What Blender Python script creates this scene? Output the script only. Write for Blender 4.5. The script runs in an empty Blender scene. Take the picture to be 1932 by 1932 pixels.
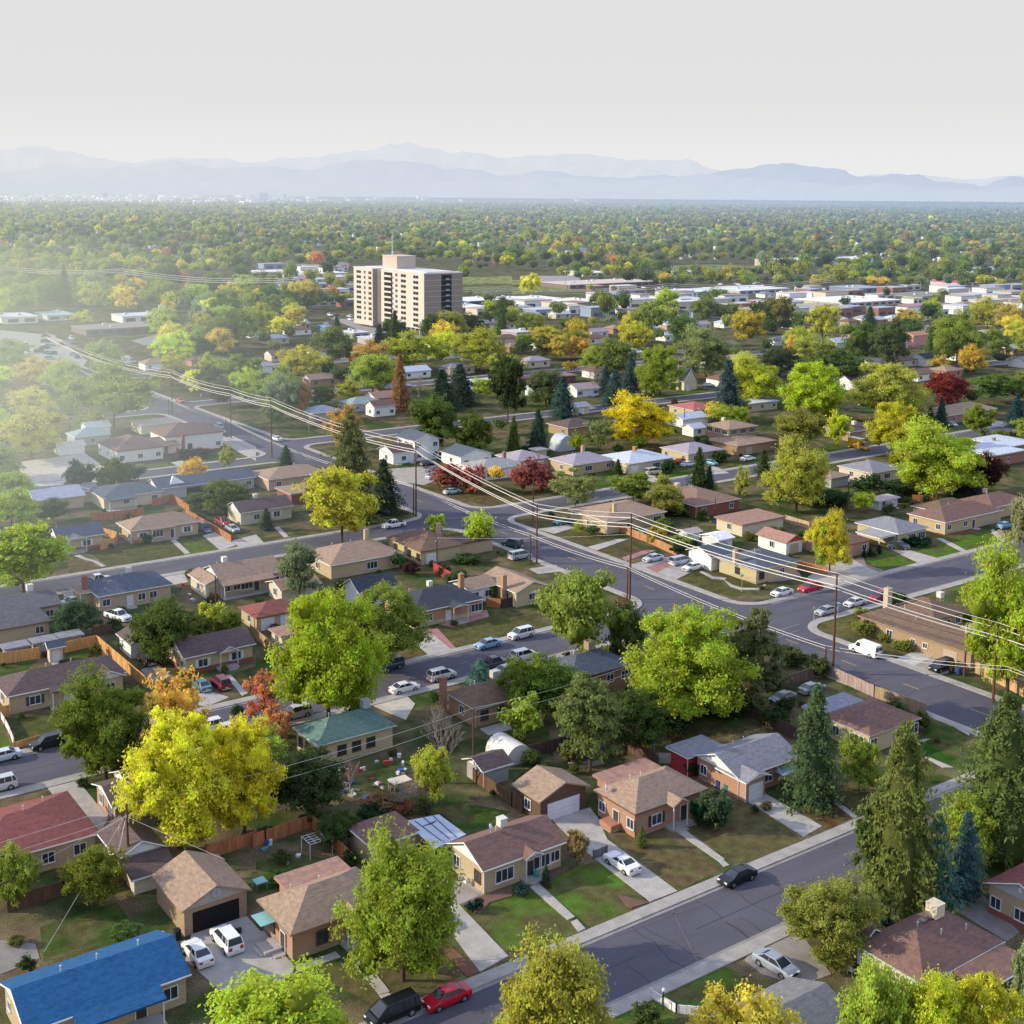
import bpy, bmesh, math, random
import numpy as np
from mathutils import Vector, Matrix
R = math.radians
rnd = random.Random(7)
scene = bpy.context.scene
COL = scene.collection
# ------------------------------------------------------------------ camera
FOC, YH, AA, ROLL, HC, PX = 2424.0, 368.0, 350.0, .008, 75.0, 966.0
PY = YH + AA; PIT = math.atan2(AA, FOC); YAW = R(54.5)
SA, CA = math.sin(YAW), math.cos(YAW)
def G(x, y, z=0.0):
    """ground survey: picture position (1932 units) at height z -> street grid metres"""
    u, v = x - PX, y - PY; c, s = math.cos(ROLL), math.sin(ROLL)
    u2, v2 = u*c + v*s, -u*s + v*c
    d = (u2, FOC*math.cos(PIT) - v2*math.sin(PIT), -FOC*math.sin(PIT) - v2*math.cos(PIT))
    t = (z - HC)/d[2]; X, Y = d[0]*t, d[1]*t
    return (X*SA + Y*CA, -X*CA + Y*SA)
def Q(q, x, y, z=0.0):
    r, c = divmod(q, 10)
    return G(483*c + x/4, 483*r + y/4, z)
def PJ(X, Y, Z):
    xr = X*SA - Y*CA; yf = X*CA + Y*SA; zz = Z - HC
    dep = yf*math.cos(PIT) - zz*math.sin(PIT); up = yf*math.sin(PIT) + zz*math.cos(PIT)
    u2 = FOC*xr/dep; v2 = -FOC*up/dep; c, s = math.cos(ROLL), math.sin(ROLL)
    return (PX + u2*c - v2*s, PY + u2*s + v2*c, dep)
def hgt(X, Y, ytop):
    lo, hi = 0.0, 70.0
    for _ in range(40):
        m = (lo+hi)/2
        if PJ(X, Y, m)[1] > ytop: lo = m
        else: hi = m
    return lo
cam_d = bpy.data.cameras.new('camera'); cam = bpy.data.objects.new('camera', cam_d); COL.objects.link(cam)
right0 = Vector((SA, -CA, 0)); fwd0 = Vector((CA, SA, 0)); zz = Vector((0, 0, 1))
fw = fwd0*math.cos(PIT) - zz*math.sin(PIT); up0 = fwd0*math.sin(PIT) + zz*math.cos(PIT)
c_, s_ = math.cos(ROLL), math.sin(ROLL)
rt = right0*c_ - up0*s_; up = right0*s_ + up0*c_
# picture-right = c*right0 + (-s)*down0 ... down0 = -up0
rt = right0*c_ + up0*s_; up = -right0*s_ + up0*c_
cam.matrix_world = Matrix((( rt.x, up.x, -fw.x, 0), (rt.y, up.y, -fw.y, 0), (rt.z, up.z, -fw.z, HC), (0, 0, 0, 1)))
cam_d.sensor_width = 36; cam_d.lens = 36*FOC/1932; cam_d.shift_y = -(966-PY)/1932
cam_d.clip_start = 1; cam_d.clip_end = 90000
scene.camera = cam
scene.view_settings.view_transform = 'Standard'; scene.view_settings.look = 'None'
scene.view_settings.exposure = 0
scene.cycles.use_denoising = True
scene.cycles.max_bounces = 5; scene.cycles.diffuse_bounces = 3; scene.cycles.glossy_bounces = 2
scene.cycles.transmission_bounces = 3; scene.cycles.transparent_max_bounces = 4
scene.cycles.sample_clamp_indirect = 4
# ------------------------------------------------------------------ light
SUN_AZ, SUN_EL = R(-90), R(22)      # measured from the view direction, clockwise
sd = (fwd0*math.cos(SUN_AZ) + right0*math.sin(SUN_AZ))*math.cos(SUN_EL) + zz*math.sin(SUN_EL)
sl = bpy.data.lights.new('sun', 'SUN'); sl.energy = 5.0; sl.angle = R(.6); sl.color = (1, .88, .62)
so = bpy.data.objects.new('sun', sl); COL.objects.link(so)
so.rotation_euler = (-sd).to_track_quat('-Z', 'Y').to_euler()
W = bpy.data.worlds.new('World'); scene.world = W; W.use_nodes = True
nt = W.node_tree; nt.nodes.clear()
def N(nt, typ, **k):
    n = nt.nodes.new(typ)
    for a, b in k.items():
        if a.startswith('i_'): n.inputs[a[2:].replace('_', ' ')].default_value = b
        else: setattr(n, a, b)
    return n
sky = N(nt, 'ShaderNodeTexSky', sky_type='NISHITA', sun_disc=False)
sky.sun_elevation = SUN_EL; sky.sun_rotation = math.atan2(sd.x, sd.y)
sky.dust_density = 2.5; sky.air_density = 1.0
bg1 = N(nt, 'ShaderNodeBackground'); bg1.inputs['Strength'].default_value = .15
nt.links.new(sky.outputs[0], bg1.inputs[0])
tc = N(nt, 'ShaderNodeTexCoord'); sp = N(nt, 'ShaderNodeSeparateXYZ'); nt.links.new(tc.outputs['Generated'], sp.inputs[0])
rp = N(nt, 'ShaderNodeValToRGB'); nt.links.new(sp.outputs['Z'], rp.inputs[0])
e = rp.color_ramp.elements; e[0].position = 0.0; e[0].color = (.83, .84, .86, 1); e[1].position = .5; e[1].color = (.90, 1.05, 1.50, 1)  # upper sky, out of view, brightened past a natural sky for ambient fill
for p, c in ((.03, (.835, .835, .83, 1)), (.07, (.77, .77, .765, 1)), (.19, (.74, .74, .742, 1)), (.26, (.80, .84, .95, 1))):
    k = e.new(p); k.color = c
bg2 = N(nt, 'ShaderNodeBackground'); nt.links.new(rp.outputs[0], bg2.inputs[0])
mr = N(nt, 'ShaderNodeMapRange', interpolation_type='SMOOTHSTEP'); nt.links.new(sp.outputs['Z'], mr.inputs[0])
mr.inputs[1].default_value = .22; mr.inputs[2].default_value = .75; mr.inputs[3].default_value = 1; mr.inputs[4].default_value = .55
mx = N(nt, 'ShaderNodeMixShader'); nt.links.new(mr.outputs[0], mx.inputs[0]); nt.links.new(bg1.outputs[0], mx.inputs[1]); nt.links.new(bg2.outputs[0], mx.inputs[2])
wo = N(nt, 'ShaderNodeOutputWorld'); nt.links.new(mx.outputs[0], wo.inputs[0])
# ------------------------------------------------------------------ haze: painted emission in the materials, by camera distance, plus glow painted at left
painted_haze = bpy.data.node_groups.new('haze', 'ShaderNodeTree')
painted_haze.interface.new_socket('Shader', in_out='INPUT', socket_type='NodeSocketShader')
painted_haze.interface.new_socket('Shader', in_out='OUTPUT', socket_type='NodeSocketShader')
def MA(nt, op, a, b=None, c=None, clamp=False):
    n = nt.nodes.new('ShaderNodeMath'); n.operation = op; n.use_clamp = clamp
    for i, v in enumerate((a, b, c)):
        if v is None: continue
        if isinstance(v, (int, float)): n.inputs[i].default_value = v
        else: nt.links.new(v, n.inputs[i])
    return n.outputs[0]
def build_painted_haze():
    t = painted_haze; gi = N(t, 'NodeGroupInput'); go = N(t, 'NodeGroupOutput')
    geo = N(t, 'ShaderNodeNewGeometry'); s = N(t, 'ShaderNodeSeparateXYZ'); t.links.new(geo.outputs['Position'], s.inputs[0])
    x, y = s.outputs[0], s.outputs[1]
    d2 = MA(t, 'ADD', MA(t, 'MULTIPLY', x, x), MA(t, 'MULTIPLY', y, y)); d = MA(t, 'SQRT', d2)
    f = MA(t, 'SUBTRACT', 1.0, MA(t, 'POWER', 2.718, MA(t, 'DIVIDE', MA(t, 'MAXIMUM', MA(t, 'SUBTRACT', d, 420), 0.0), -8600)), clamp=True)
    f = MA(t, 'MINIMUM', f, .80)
    # bearing left of the view direction, for the painted sunward glow
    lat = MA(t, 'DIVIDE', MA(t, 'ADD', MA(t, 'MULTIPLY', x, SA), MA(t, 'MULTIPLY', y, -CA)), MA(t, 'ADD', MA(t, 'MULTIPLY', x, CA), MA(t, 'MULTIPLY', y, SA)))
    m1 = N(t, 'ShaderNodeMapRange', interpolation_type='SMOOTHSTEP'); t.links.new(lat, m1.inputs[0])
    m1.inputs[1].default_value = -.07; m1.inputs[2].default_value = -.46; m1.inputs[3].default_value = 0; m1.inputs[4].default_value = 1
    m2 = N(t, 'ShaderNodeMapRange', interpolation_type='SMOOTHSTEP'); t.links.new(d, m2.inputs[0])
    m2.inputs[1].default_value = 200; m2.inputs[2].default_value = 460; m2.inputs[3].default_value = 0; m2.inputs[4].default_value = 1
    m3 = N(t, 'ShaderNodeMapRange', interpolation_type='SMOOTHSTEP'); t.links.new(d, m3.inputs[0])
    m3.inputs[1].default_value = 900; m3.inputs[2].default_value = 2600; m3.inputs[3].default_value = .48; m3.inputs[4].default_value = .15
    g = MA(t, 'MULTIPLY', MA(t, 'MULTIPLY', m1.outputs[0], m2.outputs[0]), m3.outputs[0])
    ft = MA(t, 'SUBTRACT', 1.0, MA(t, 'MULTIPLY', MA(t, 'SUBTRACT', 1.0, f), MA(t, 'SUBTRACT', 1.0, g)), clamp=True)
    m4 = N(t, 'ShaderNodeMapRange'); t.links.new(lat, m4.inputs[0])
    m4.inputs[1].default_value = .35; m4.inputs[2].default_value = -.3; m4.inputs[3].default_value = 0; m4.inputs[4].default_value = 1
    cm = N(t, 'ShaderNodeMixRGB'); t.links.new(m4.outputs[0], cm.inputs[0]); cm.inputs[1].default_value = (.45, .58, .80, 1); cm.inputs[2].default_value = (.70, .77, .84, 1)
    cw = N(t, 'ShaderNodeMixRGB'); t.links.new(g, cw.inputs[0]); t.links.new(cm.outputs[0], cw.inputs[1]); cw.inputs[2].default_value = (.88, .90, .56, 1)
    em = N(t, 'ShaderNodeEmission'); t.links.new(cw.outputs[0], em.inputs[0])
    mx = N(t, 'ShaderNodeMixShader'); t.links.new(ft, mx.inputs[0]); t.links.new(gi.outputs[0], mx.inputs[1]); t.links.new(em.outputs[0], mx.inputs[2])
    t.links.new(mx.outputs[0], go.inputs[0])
build_painted_haze()
# ------------------------------------------------------------------ materials
def mat(name, col=None, rough=.85, var=.18, scale=1.5, stretch=(1, 1, 1), c2=None, c2s=.3, kind='p', spec=.3, attr=False, metal=0, hue=0, bump=0, coat=0, dark=None, fine=0):
    """col None -> the colour of the object itself; var: lightness mottling; c2: a second colour in broad patches"""
    m = bpy.data.materials.new(name); m.use_nodes = True; t = m.node_tree; t.nodes.clear()
    out = N(t, 'ShaderNodeOutputMaterial'); gr = N(t, 'ShaderNodeGroup'); gr.node_tree = painted_haze; t.links.new(gr.outputs[0], out.inputs[0])
    if col is not None:
        rg = N(t, 'ShaderNodeRGB'); rg.outputs[0].default_value = (*col, 1); c = rg.outputs[0]
    elif attr:
        at = N(t, 'ShaderNodeAttribute', attribute_name='Col'); c = at.outputs['Color']
    else:
        oi = N(t, 'ShaderNodeObjectInfo'); c = oi.outputs['Color']
    tcn = N(t, 'ShaderNodeTexCoord'); mp = N(t, 'ShaderNodeMapping'); t.links.new(tcn.outputs['Object'], mp.inputs[0]); mp.inputs['Scale'].default_value = stretch
    if c2 is not None:
        n2 = N(t, 'ShaderNodeTexNoise'); t.links.new(mp.outputs[0], n2.inputs[0]); n2.inputs['Scale'].default_value = c2s; n2.inputs['Detail'].default_value = 5
        r2 = N(t, 'ShaderNodeMapRange'); t.links.new(n2.outputs[0], r2.inputs[0]); r2.inputs[1].default_value = .42; r2.inputs[2].default_value = .6
        mm = N(t, 'ShaderNodeMixRGB'); t.links.new(r2.outputs[0], mm.inputs[0]); t.links.new(c, mm.inputs[1]); mm.inputs[2].default_value = (*c2, 1); c = mm.outputs[0]
    if var:
        n1 = N(t, 'ShaderNodeTexNoise'); t.links.new(mp.outputs[0], n1.inputs[0]); n1.inputs['Scale'].default_value = scale; n1.inputs['Detail'].default_value = 4
        if hue:
            hs = N(t, 'ShaderNodeHueSaturation'); t.links.new(c, hs.inputs['Color'])
            oi2 = N(t, 'ShaderNodeObjectInfo')
            w = N(t, 'ShaderNodeMapRange'); t.links.new(n1.outputs[0], w.inputs[0]); w.inputs[1].default_value = .3; w.inputs[2].default_value = .7; w.inputs[3].default_value = .5-hue; w.inputs[4].default_value = .5+hue
            t.links.new(w.outputs[0], hs.inputs['Hue'])
            c = hs.outputs[0]
        w2 = N(t, 'ShaderNodeMapRange'); t.links.new(n1.outputs[0], w2.inputs[0]); w2.inputs[1].default_value = .3; w2.inputs[2].default_value = .7; w2.inputs[3].default_value = 1-var; w2.inputs[4].default_value = 1+var
        vm = N(t, 'ShaderNodeVectorMath', operation='SCALE'); t.links.new(c, vm.inputs[0]); t.links.new(w2.outputs[0], vm.inputs['Scale']); c = vm.outputs[0]
    if fine:
        nf = N(t, 'ShaderNodeTexNoise'); t.links.new(tcn.outputs['Object'], nf.inputs[0]); nf.inputs['Scale'].default_value = 5.5; nf.inputs['Detail'].default_value = 2
        wf = N(t, 'ShaderNodeMapRange'); t.links.new(nf.outputs[0], wf.inputs[0]); wf.inputs[1].default_value = .32; wf.inputs[2].default_value = .68; wf.inputs[3].default_value = 1-fine; wf.inputs[4].default_value = 1+fine
        vf = N(t, 'ShaderNodeVectorMath', operation='SCALE'); t.links.new(c, vf.inputs[0]); t.links.new(wf.outputs[0], vf.inputs['Scale']); c = vf.outputs[0]
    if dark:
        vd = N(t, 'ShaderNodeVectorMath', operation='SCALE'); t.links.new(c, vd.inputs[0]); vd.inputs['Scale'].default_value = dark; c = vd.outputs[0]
    if kind == 'leaf':
        a = N(t, 'ShaderNodeBsdfDiffuse'); b = N(t, 'ShaderNodeBsdfTranslucent'); t.links.new(c, a.inputs[0])
        hs = N(t, 'ShaderNodeHueSaturation'); t.links.new(c, hs.inputs['Color']); hs.inputs['Saturation'].default_value = 1.0; hs.inputs['Value'].default_value = 1.5
        t.links.new(hs.outputs[0], b.inputs[0]); mx = N(t, 'ShaderNodeMixShader'); mx.inputs[0].default_value = .38
        t.links.new(a.outputs[0], mx.inputs[1]); t.links.new(b.outputs[0], mx.inputs[2]); sh = mx.outputs[0]
    elif kind == 'd':
        a = N(t, 'ShaderNodeBsdfDiffuse'); t.links.new(c, a.inputs[0]); sh = a.outputs[0]
    else:
        p = N(t, 'ShaderNodeBsdfPrincipled'); t.links.new(c, p.inputs['Base Color']); p.inputs['Roughness'].default_value = rough
        p.inputs['Specular IOR Level'].default_value = spec; p.inputs['Metallic'].default_value = metal; p.inputs['Coat Weight'].default_value = coat
        if bump:
            bp = N(t, 'ShaderNodeBump'); bp.inputs['Strength'].default_value = bump; bp.inputs['Distance'].default_value = .05
            nb = N(t, 'ShaderNodeTexNoise'); nb.inputs['Scale'].default_value = 9; t.links.new(mp.outputs[0], nb.inputs[0]); t.links.new(nb.outputs[0], bp.inputs['Height']); t.links.new(bp.outputs[0], p.inputs['Normal'])
        sh = p.outputs[0]
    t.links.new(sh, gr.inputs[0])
    return m
M = dict(
    ground=mat('dry soil', (.15, .118, .07), var=.34, scale=.4, c2=(.055, .082, .028), c2s=.12, kind='d', fine=.38),
    lawn=mat('lawn grass', None, var=.28, scale=.7, c2=(.105, .10, .042), c2s=.22, kind='d', hue=.02, fine=.25),
    asphalt=mat('asphalt', (.092, .090, .118), fine=.10, var=.12, scale=.22, rough=.9, c2=(.108, .102, .128), c2s=.05, stretch=(.5, 1.6, 1)),
    concrete=mat('concrete', None, var=.15, scale=.6, rough=.9, fine=.10),
    paint=mat('road paint', (.55, .40, .12), var=.2, scale=2),
    roof=mat('roof shingles', None, var=.2, scale=1.3, stretch=(1, 1, 5), rough=.95, bump=.5, fine=.13),
    wall=mat('brick wall', None, var=.13, scale=2.5, stretch=(1, 1, 4), rough=.9, fine=.10),
    flat=mat('painted surface', None, var=.06, scale=1.0, rough=.6),
    wood=mat('fence wood', None, var=.25, scale=3, stretch=(1, 1, .15), rough=.85),
    glass=mat('window glass', (.035, .045, .06), var=.3, scale=.8, rough=.12, spec=.7),
    car=mat('car paint', None, var=0, rough=.3, spec=.45, coat=.25),
    tyre=mat('tyre rubber', (.02, .02, .022), var=0, rough=.9),
    chrome=mat('wheel metal', (.45, .46, .48), var=0, rough=.35, metal=.7),
    lamp=mat('lamp lens', None, var=0, rough=.2, spec=.6),
    leaf=mat('leaves', None, var=.42, scale=8, kind='leaf', hue=.022),
    leafshade=mat('inner leaf shade', None, var=.3, scale=9, kind='d', dark=.42),  # crown cores: inner shade painted by darkening the leaf colour
    needle=mat('needles', None, var=.3, scale=9, kind='leaf', hue=.015),
    far=mat('far leaves', None, var=.2, scale=.05, kind='leaf', attr=True),
    faratt=mat('far walls', None, var=0, kind='d', attr=True),
    bark=mat('bark', (.10, .075, .055), var=.3, scale=6, rough=.95),
    twig=mat('bare twigs', None, var=.2, scale=4, rough=.95),
    pole=mat('pole wood', (.12, .06, .04), var=.2, scale=2, rough=.9),
    wire=mat('wire metal', (.74, .70, .66), var=0, rough=.45),
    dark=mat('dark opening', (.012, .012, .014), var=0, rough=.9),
)
# ------------------------------------------------------------------ object helpers
def tag(o, label=None, cat=None, group=None, kind=None):
    if label: o['label'] = label
    if cat: o['category'] = cat
    if group: o['group'] = group
    if kind: o['kind'] = kind
    return o
def empty(name, loc, rz=0, **k):
    o = bpy.data.objects.new(name, None); COL.objects.link(o); o.location = loc; o.rotation_euler = (0, 0, rz); o.empty_display_size = .2
    return tag(o, **k)
class MB:
    def __init__(s): s.v = []; s.f = []; s.mi = []
    def add(s, vs, fs, mi=0):
        n = len(s.v); s.v += [tuple(p) for p in vs]; s.f += [tuple(i+n for i in f) for f in fs]; s.mi += [mi]*len(fs); return s
    def box(s, x0, y0, z0, x1, y1, z1, mi=0):
        return s.add([(x0,y0,z0),(x1,y0,z0),(x1,y1,z0),(x0,y1,z0),(x0,y0,z1),(x1,y0,z1),(x1,y1,z1),(x0,y1,z1)],
            [(0,3,2,1),(4,5,6,7),(0,1,5,4),(1,2,6,5),(2,3,7,6),(3,0,4,7)], mi)
    def bar(s, a, b, r0, r1=None, n=6, mi=0, caps=True):
        r1 = r0 if r1 is None else r1; a = Vector(a); b = Vector(b); d = (b-a).normalized()
        u = d.cross(Vector((0, 0, 1)) if abs(d.z) < .9 else Vector((1, 0, 0))).normalized(); w = d.cross(u)
        vs = []
        for p, r in ((a, r0), (b, r1)):
            for i in range(n):
                t = 2*math.pi*i/n; vs.append(p + u*math.cos(t)*r + w*math.sin(t)*r)
        fs = [(i, (i+1) % n, n+(i+1) % n, n+i) for i in range(n)]
        if caps: fs += [tuple(range(n))[::-1], tuple(range(n, 2*n))]
        return s.add(vs, fs, mi)
    def poly(s, pts, z, mi=0):
        return s.add([(x, y, z) for x, y in pts], [tuple(range(len(pts)))], mi)
    def slab(s, pts, z0, z1, mi=0):
        n = len(pts)
        return s.add([(x, y, z0) for x, y in pts] + [(x, y, z1) for x, y in pts], [tuple(range(n))[::-1], tuple(range(n, 2*n))] + [(i, (i+1) % n, n+(i+1) % n, n+i) for i in range(n)], mi)
    def mesh(s, name, mats, smooth=False):
        me = bpy.data.meshes.new(name); me.from_pydata(s.v, [], s.f)
        for m in (mats if isinstance(mats, (list, tuple)) else [mats]): me.materials.append(M[m])
        if any(s.mi): me.polygons.foreach_set('material_index', s.mi)
        if smooth: me.polygons.foreach_set('use_smooth', [True]*len(s.f))
        me.update(); return me
    def obj(s, name, mats, color=None, parent=None, smooth=False, loc=None):
        """parent: vertices are in world space, shifted to the parent"""
        if parent is not None and loc is None:
            lx, ly, lz = parent.get('_o', (0, 0, 0)) if '_o' in parent else (0, 0, 0)
            s.v = [(x-lx, y-ly, z-lz) for x, y, z in s.v]
        o = bpy.data.objects.new(name, s.mesh(name, mats, smooth)); COL.objects.link(o)
        if loc is not None: o.location = loc
        if parent is not None: o.parent = parent
        if color is not None: o.color = (*color, 1)
        return o
def root(name, x, y, **k):
    o = empty(name, (x, y, 0), **k); o['_o'] = (x, y, 0.0); return o
def ccw(p):
    a = sum(p[i][0]*p[(i+1) % len(p)][1] - p[(i+1) % len(p)][0]*p[i][1] for i in range(len(p)))
    return p if a > 0 else p[::-1]
# ------------------------------------------------------------------ the setting
def struct(o): o['kind'] = 'structure'; return o
m = MB(); m.poly([(-3000, -3000), (45000, -3000), (45000, 45000), (-3000, 45000)], 0)
struct(m.obj('ground', 'ground'))
STS = [(84.4, 93.8, -60, 420), (161, 171.2, -60, 155), (148.8, 160, 168, 520), (240.5, 249.5, -60, 155), (240.5, 249, 168, 620),
       (328, 336, -60, 155), (346, 354, 168, 700), (432, 440, 168, 800), (424, 432, -60, 155), (512, 520, -60, 155), (512, 520, 168, 330)]
AX0, AX1 = 155.2, 167.6
RC = 6.0
m = MB()
m.poly([(AX0, 97), (AX1, 97), (AX1, 2600), (AX0, 2600)], .015)
m.poly([(AX0, -40), (AX1, -40), (AX1, 97), (AX0, 97)], .015)
struct(m.obj('arterial_road', 'asphalt'))
walk = MB()
def band(m, x0, y0, x1, y1, z=.13): m.box(min(x0, x1), min(y0, y1), -.05, max(x0, x1), max(y0, y1), z)
def corner(mr, mw, cx, cy, sx, sy, r=RC, w=1.6):
    """fillet where a side street meets the arterial; (cx,cy) the square corner, block lies towards (sx,sy)"""
    ox, oy = cx+sx*r, cy+sy*r; n = 10
    arc = [(ox - sx*r*math.cos(i*math.pi/2/n), oy - sy*r*math.sin(i*math.pi/2/n)) for i in range(n+1)]
    inn = [(ox - sx*(r-w)*math.cos(i*math.pi/2/n), oy - sy*(r-w)*math.sin(i*math.pi/2/n)) for i in range(n+1)]
    mr.poly(ccw([(cx, cy)] + arc), .015)
    mw.slab(ccw(arc + inn[::-1]), -.05, .13)
CL = (.37, .345, .325)
gapsL = sorted([(s[0], s[1]) for s in STS if s[3] == 155]); gapsR = sorted([(s[0], s[1]) for s in STS if s[2] == 168])
for (y0, y1, x0, x1) in STS:
    m = MB(); X0, X1 = (x0, AX0) if x1 == 155 else ((AX1, x1) if x0 == 168 else (x0, x1))
    m.poly([(X0, y0), (X1, y0), (X1, y1), (X0, y1)], .015)
    w0, w1 = X0, X1
    if x1 == 155:
        corner(m, walk, AX0, y0, -1, -1); corner(m, walk, AX0, y1, -1, 1); w1 = AX0-RC
    elif x0 == 168:
        corner(m, walk, AX1, y0, 1, -1); corner(m, walk, AX1, y1, 1, 1); w0 = AX1+RC
    struct(m.obj('side_street', 'asphalt'))
    band(walk, w0, y0-1.6, w1, y0); band(walk, w0, y1, w1, y1+1.6)
    # gutter line
def along(gaps, x, sx):
    y = -40
    for a, b in gaps + [(2600, 2600)]:
        band(walk, x, y, x+sx*1.6, a-RC if a < 2600 else a); y = b+RC
along(gapsL, AX0, -1); along(gapsR, AX1, 1)
o = struct(walk.obj('pavement', 'concrete', CL))
m = MB()
for (y0, y1, x0, x1) in STS[:5]:
    X0, X1 = (x0, AX0-RC) if x1 == 155 else ((AX1+RC, x1) if x0 == 168 else (x0, x1))
    m.poly([(X0, y0), (X1, y0), (X1, y0+.5), (X0, y0+.5)], .035); m.poly([(X0, y1-.5), (X1, y1-.5), (X1, y1), (X0, y1)], .035)
struct(m.obj('gutter', 'concrete', (.27, .255, .25)))
m = MB(); y = 94.6-24.4
while y < 620:
    if not any(a-5 < y < b+5 for a, b in [(148.8, 171.2), (240, 249.8)]): m.poly([(161.32, y-1.5), (161.47, y-1.5), (161.47, y+1.5), (161.32, y+1.5)], .04)
    y += 12.2
struct(m.obj('lane_marking', 'paint'))
# patched cracks on the near street
m = MB()
for (a, b) in (((3410, 0), (0, 0)),):
    pass
for pts in (((32, 1580, 1140), (32, 1900, 1270)), ((33, 470, 560), (33, 620, 630)), ((23, 1400, 405), (23, 1600, 450)), ((32, 600, 1330), (32, 1500, 1000)), ((32, 1500, 1000), (32, 1930, 830)), ((32, 1180, 1020), (32, 1420, 1500)), ((33, 100, 720), (33, 560, 560)), ((22, 560, 380), (22, 1400, 700)), ((23, 500, 1190), (23, 1500, 1560)), ((21, 900, 1290), (21, 1400, 1160)), ((20, 560, 480), (20, 1900, 290)), ((23, 760, 590), (23, 1600, 380)), ((22, 1750, 640), (22, 1930, 760)), ((22, 1080, 715), (22, 1320, 760))):
    a = Q(*pts[0]); b = Q(*pts[1]); dx, dy = b[0]-a[0], b[1]-a[1]; l = math.hypot(dx, dy); nx, ny = -dy/l*.08, dx/l*.08
    m.poly(ccw([(a[0]-nx, a[1]-ny), (b[0]-nx, b[1]-ny), (b[0]+nx, b[1]+ny), (a[0]+nx, a[1]+ny)]), .03)
struct(m.obj('road_patch', 'concrete', (.135, .115, .125)))
# tar seams, oil stains and manhole lids
m = MB(); rc_ = random.Random(3)
def seam(pts, w=.035):
    for a, b in zip(pts, pts[1:]):
        l = math.dist(a, b) or 1; nx, ny = -(b[1]-a[1])/l*w, (b[0]-a[0])/l*w; m.poly(ccw([(a[0]-nx, a[1]-ny), (b[0]-nx, b[1]-ny), (b[0]+nx, b[1]+ny), (a[0]+nx, a[1]+ny)]), .027)
for (y0, y1, xa, xb, n) in ((84.4, 93.8, 55, 150, 16), (161, 171.2, 25, 150, 18), (148.8, 160, 172, 300, 16), (240.5, 249.5, 50, 150, 12)):
    for k in range(n):
        x = rc_.uniform(xa, xb); pts = [(x, y0+.5)]
        for j in range(5): x += rc_.uniform(-.5, .5); pts.append((x, y0+.5+(y1-y0-1)*(j+1)/5))
        seam(pts[:rc_.choice([3, 4, 6, 6])])
    x = xa
    while x < xb: l = rc_.uniform(6, 22); yy = (y0+y1)/2+rc_.uniform(-.15, .15); seam([(x, yy), (x+l, yy+rc_.uniform(-.1, .1))]); x += l+rc_.uniform(2, 12)
for k in range(26):
    y = rc_.uniform(98, 330); pts = [(155.7, y)]
    for j in range(5): y += rc_.uniform(-.5, .5); pts.append((155.7+2.3*(j+1), y))
    seam(pts[:rc_.choice([3, 4, 6])])
struct(m.obj('tar_seam', 'concrete', (.045, .045, .055)))
m = MB()
for (x, y) in ((72, 87.5), (101, 90.5), (118, 166), (85, 167), (160, 141), (163.5, 186), (190, 155), (133, 245)): m.bar((x, y, 0), (x, y, .03), .36, n=14)
struct(m.obj('manhole_cover', 'concrete', (.06, .058, .06)))
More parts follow.
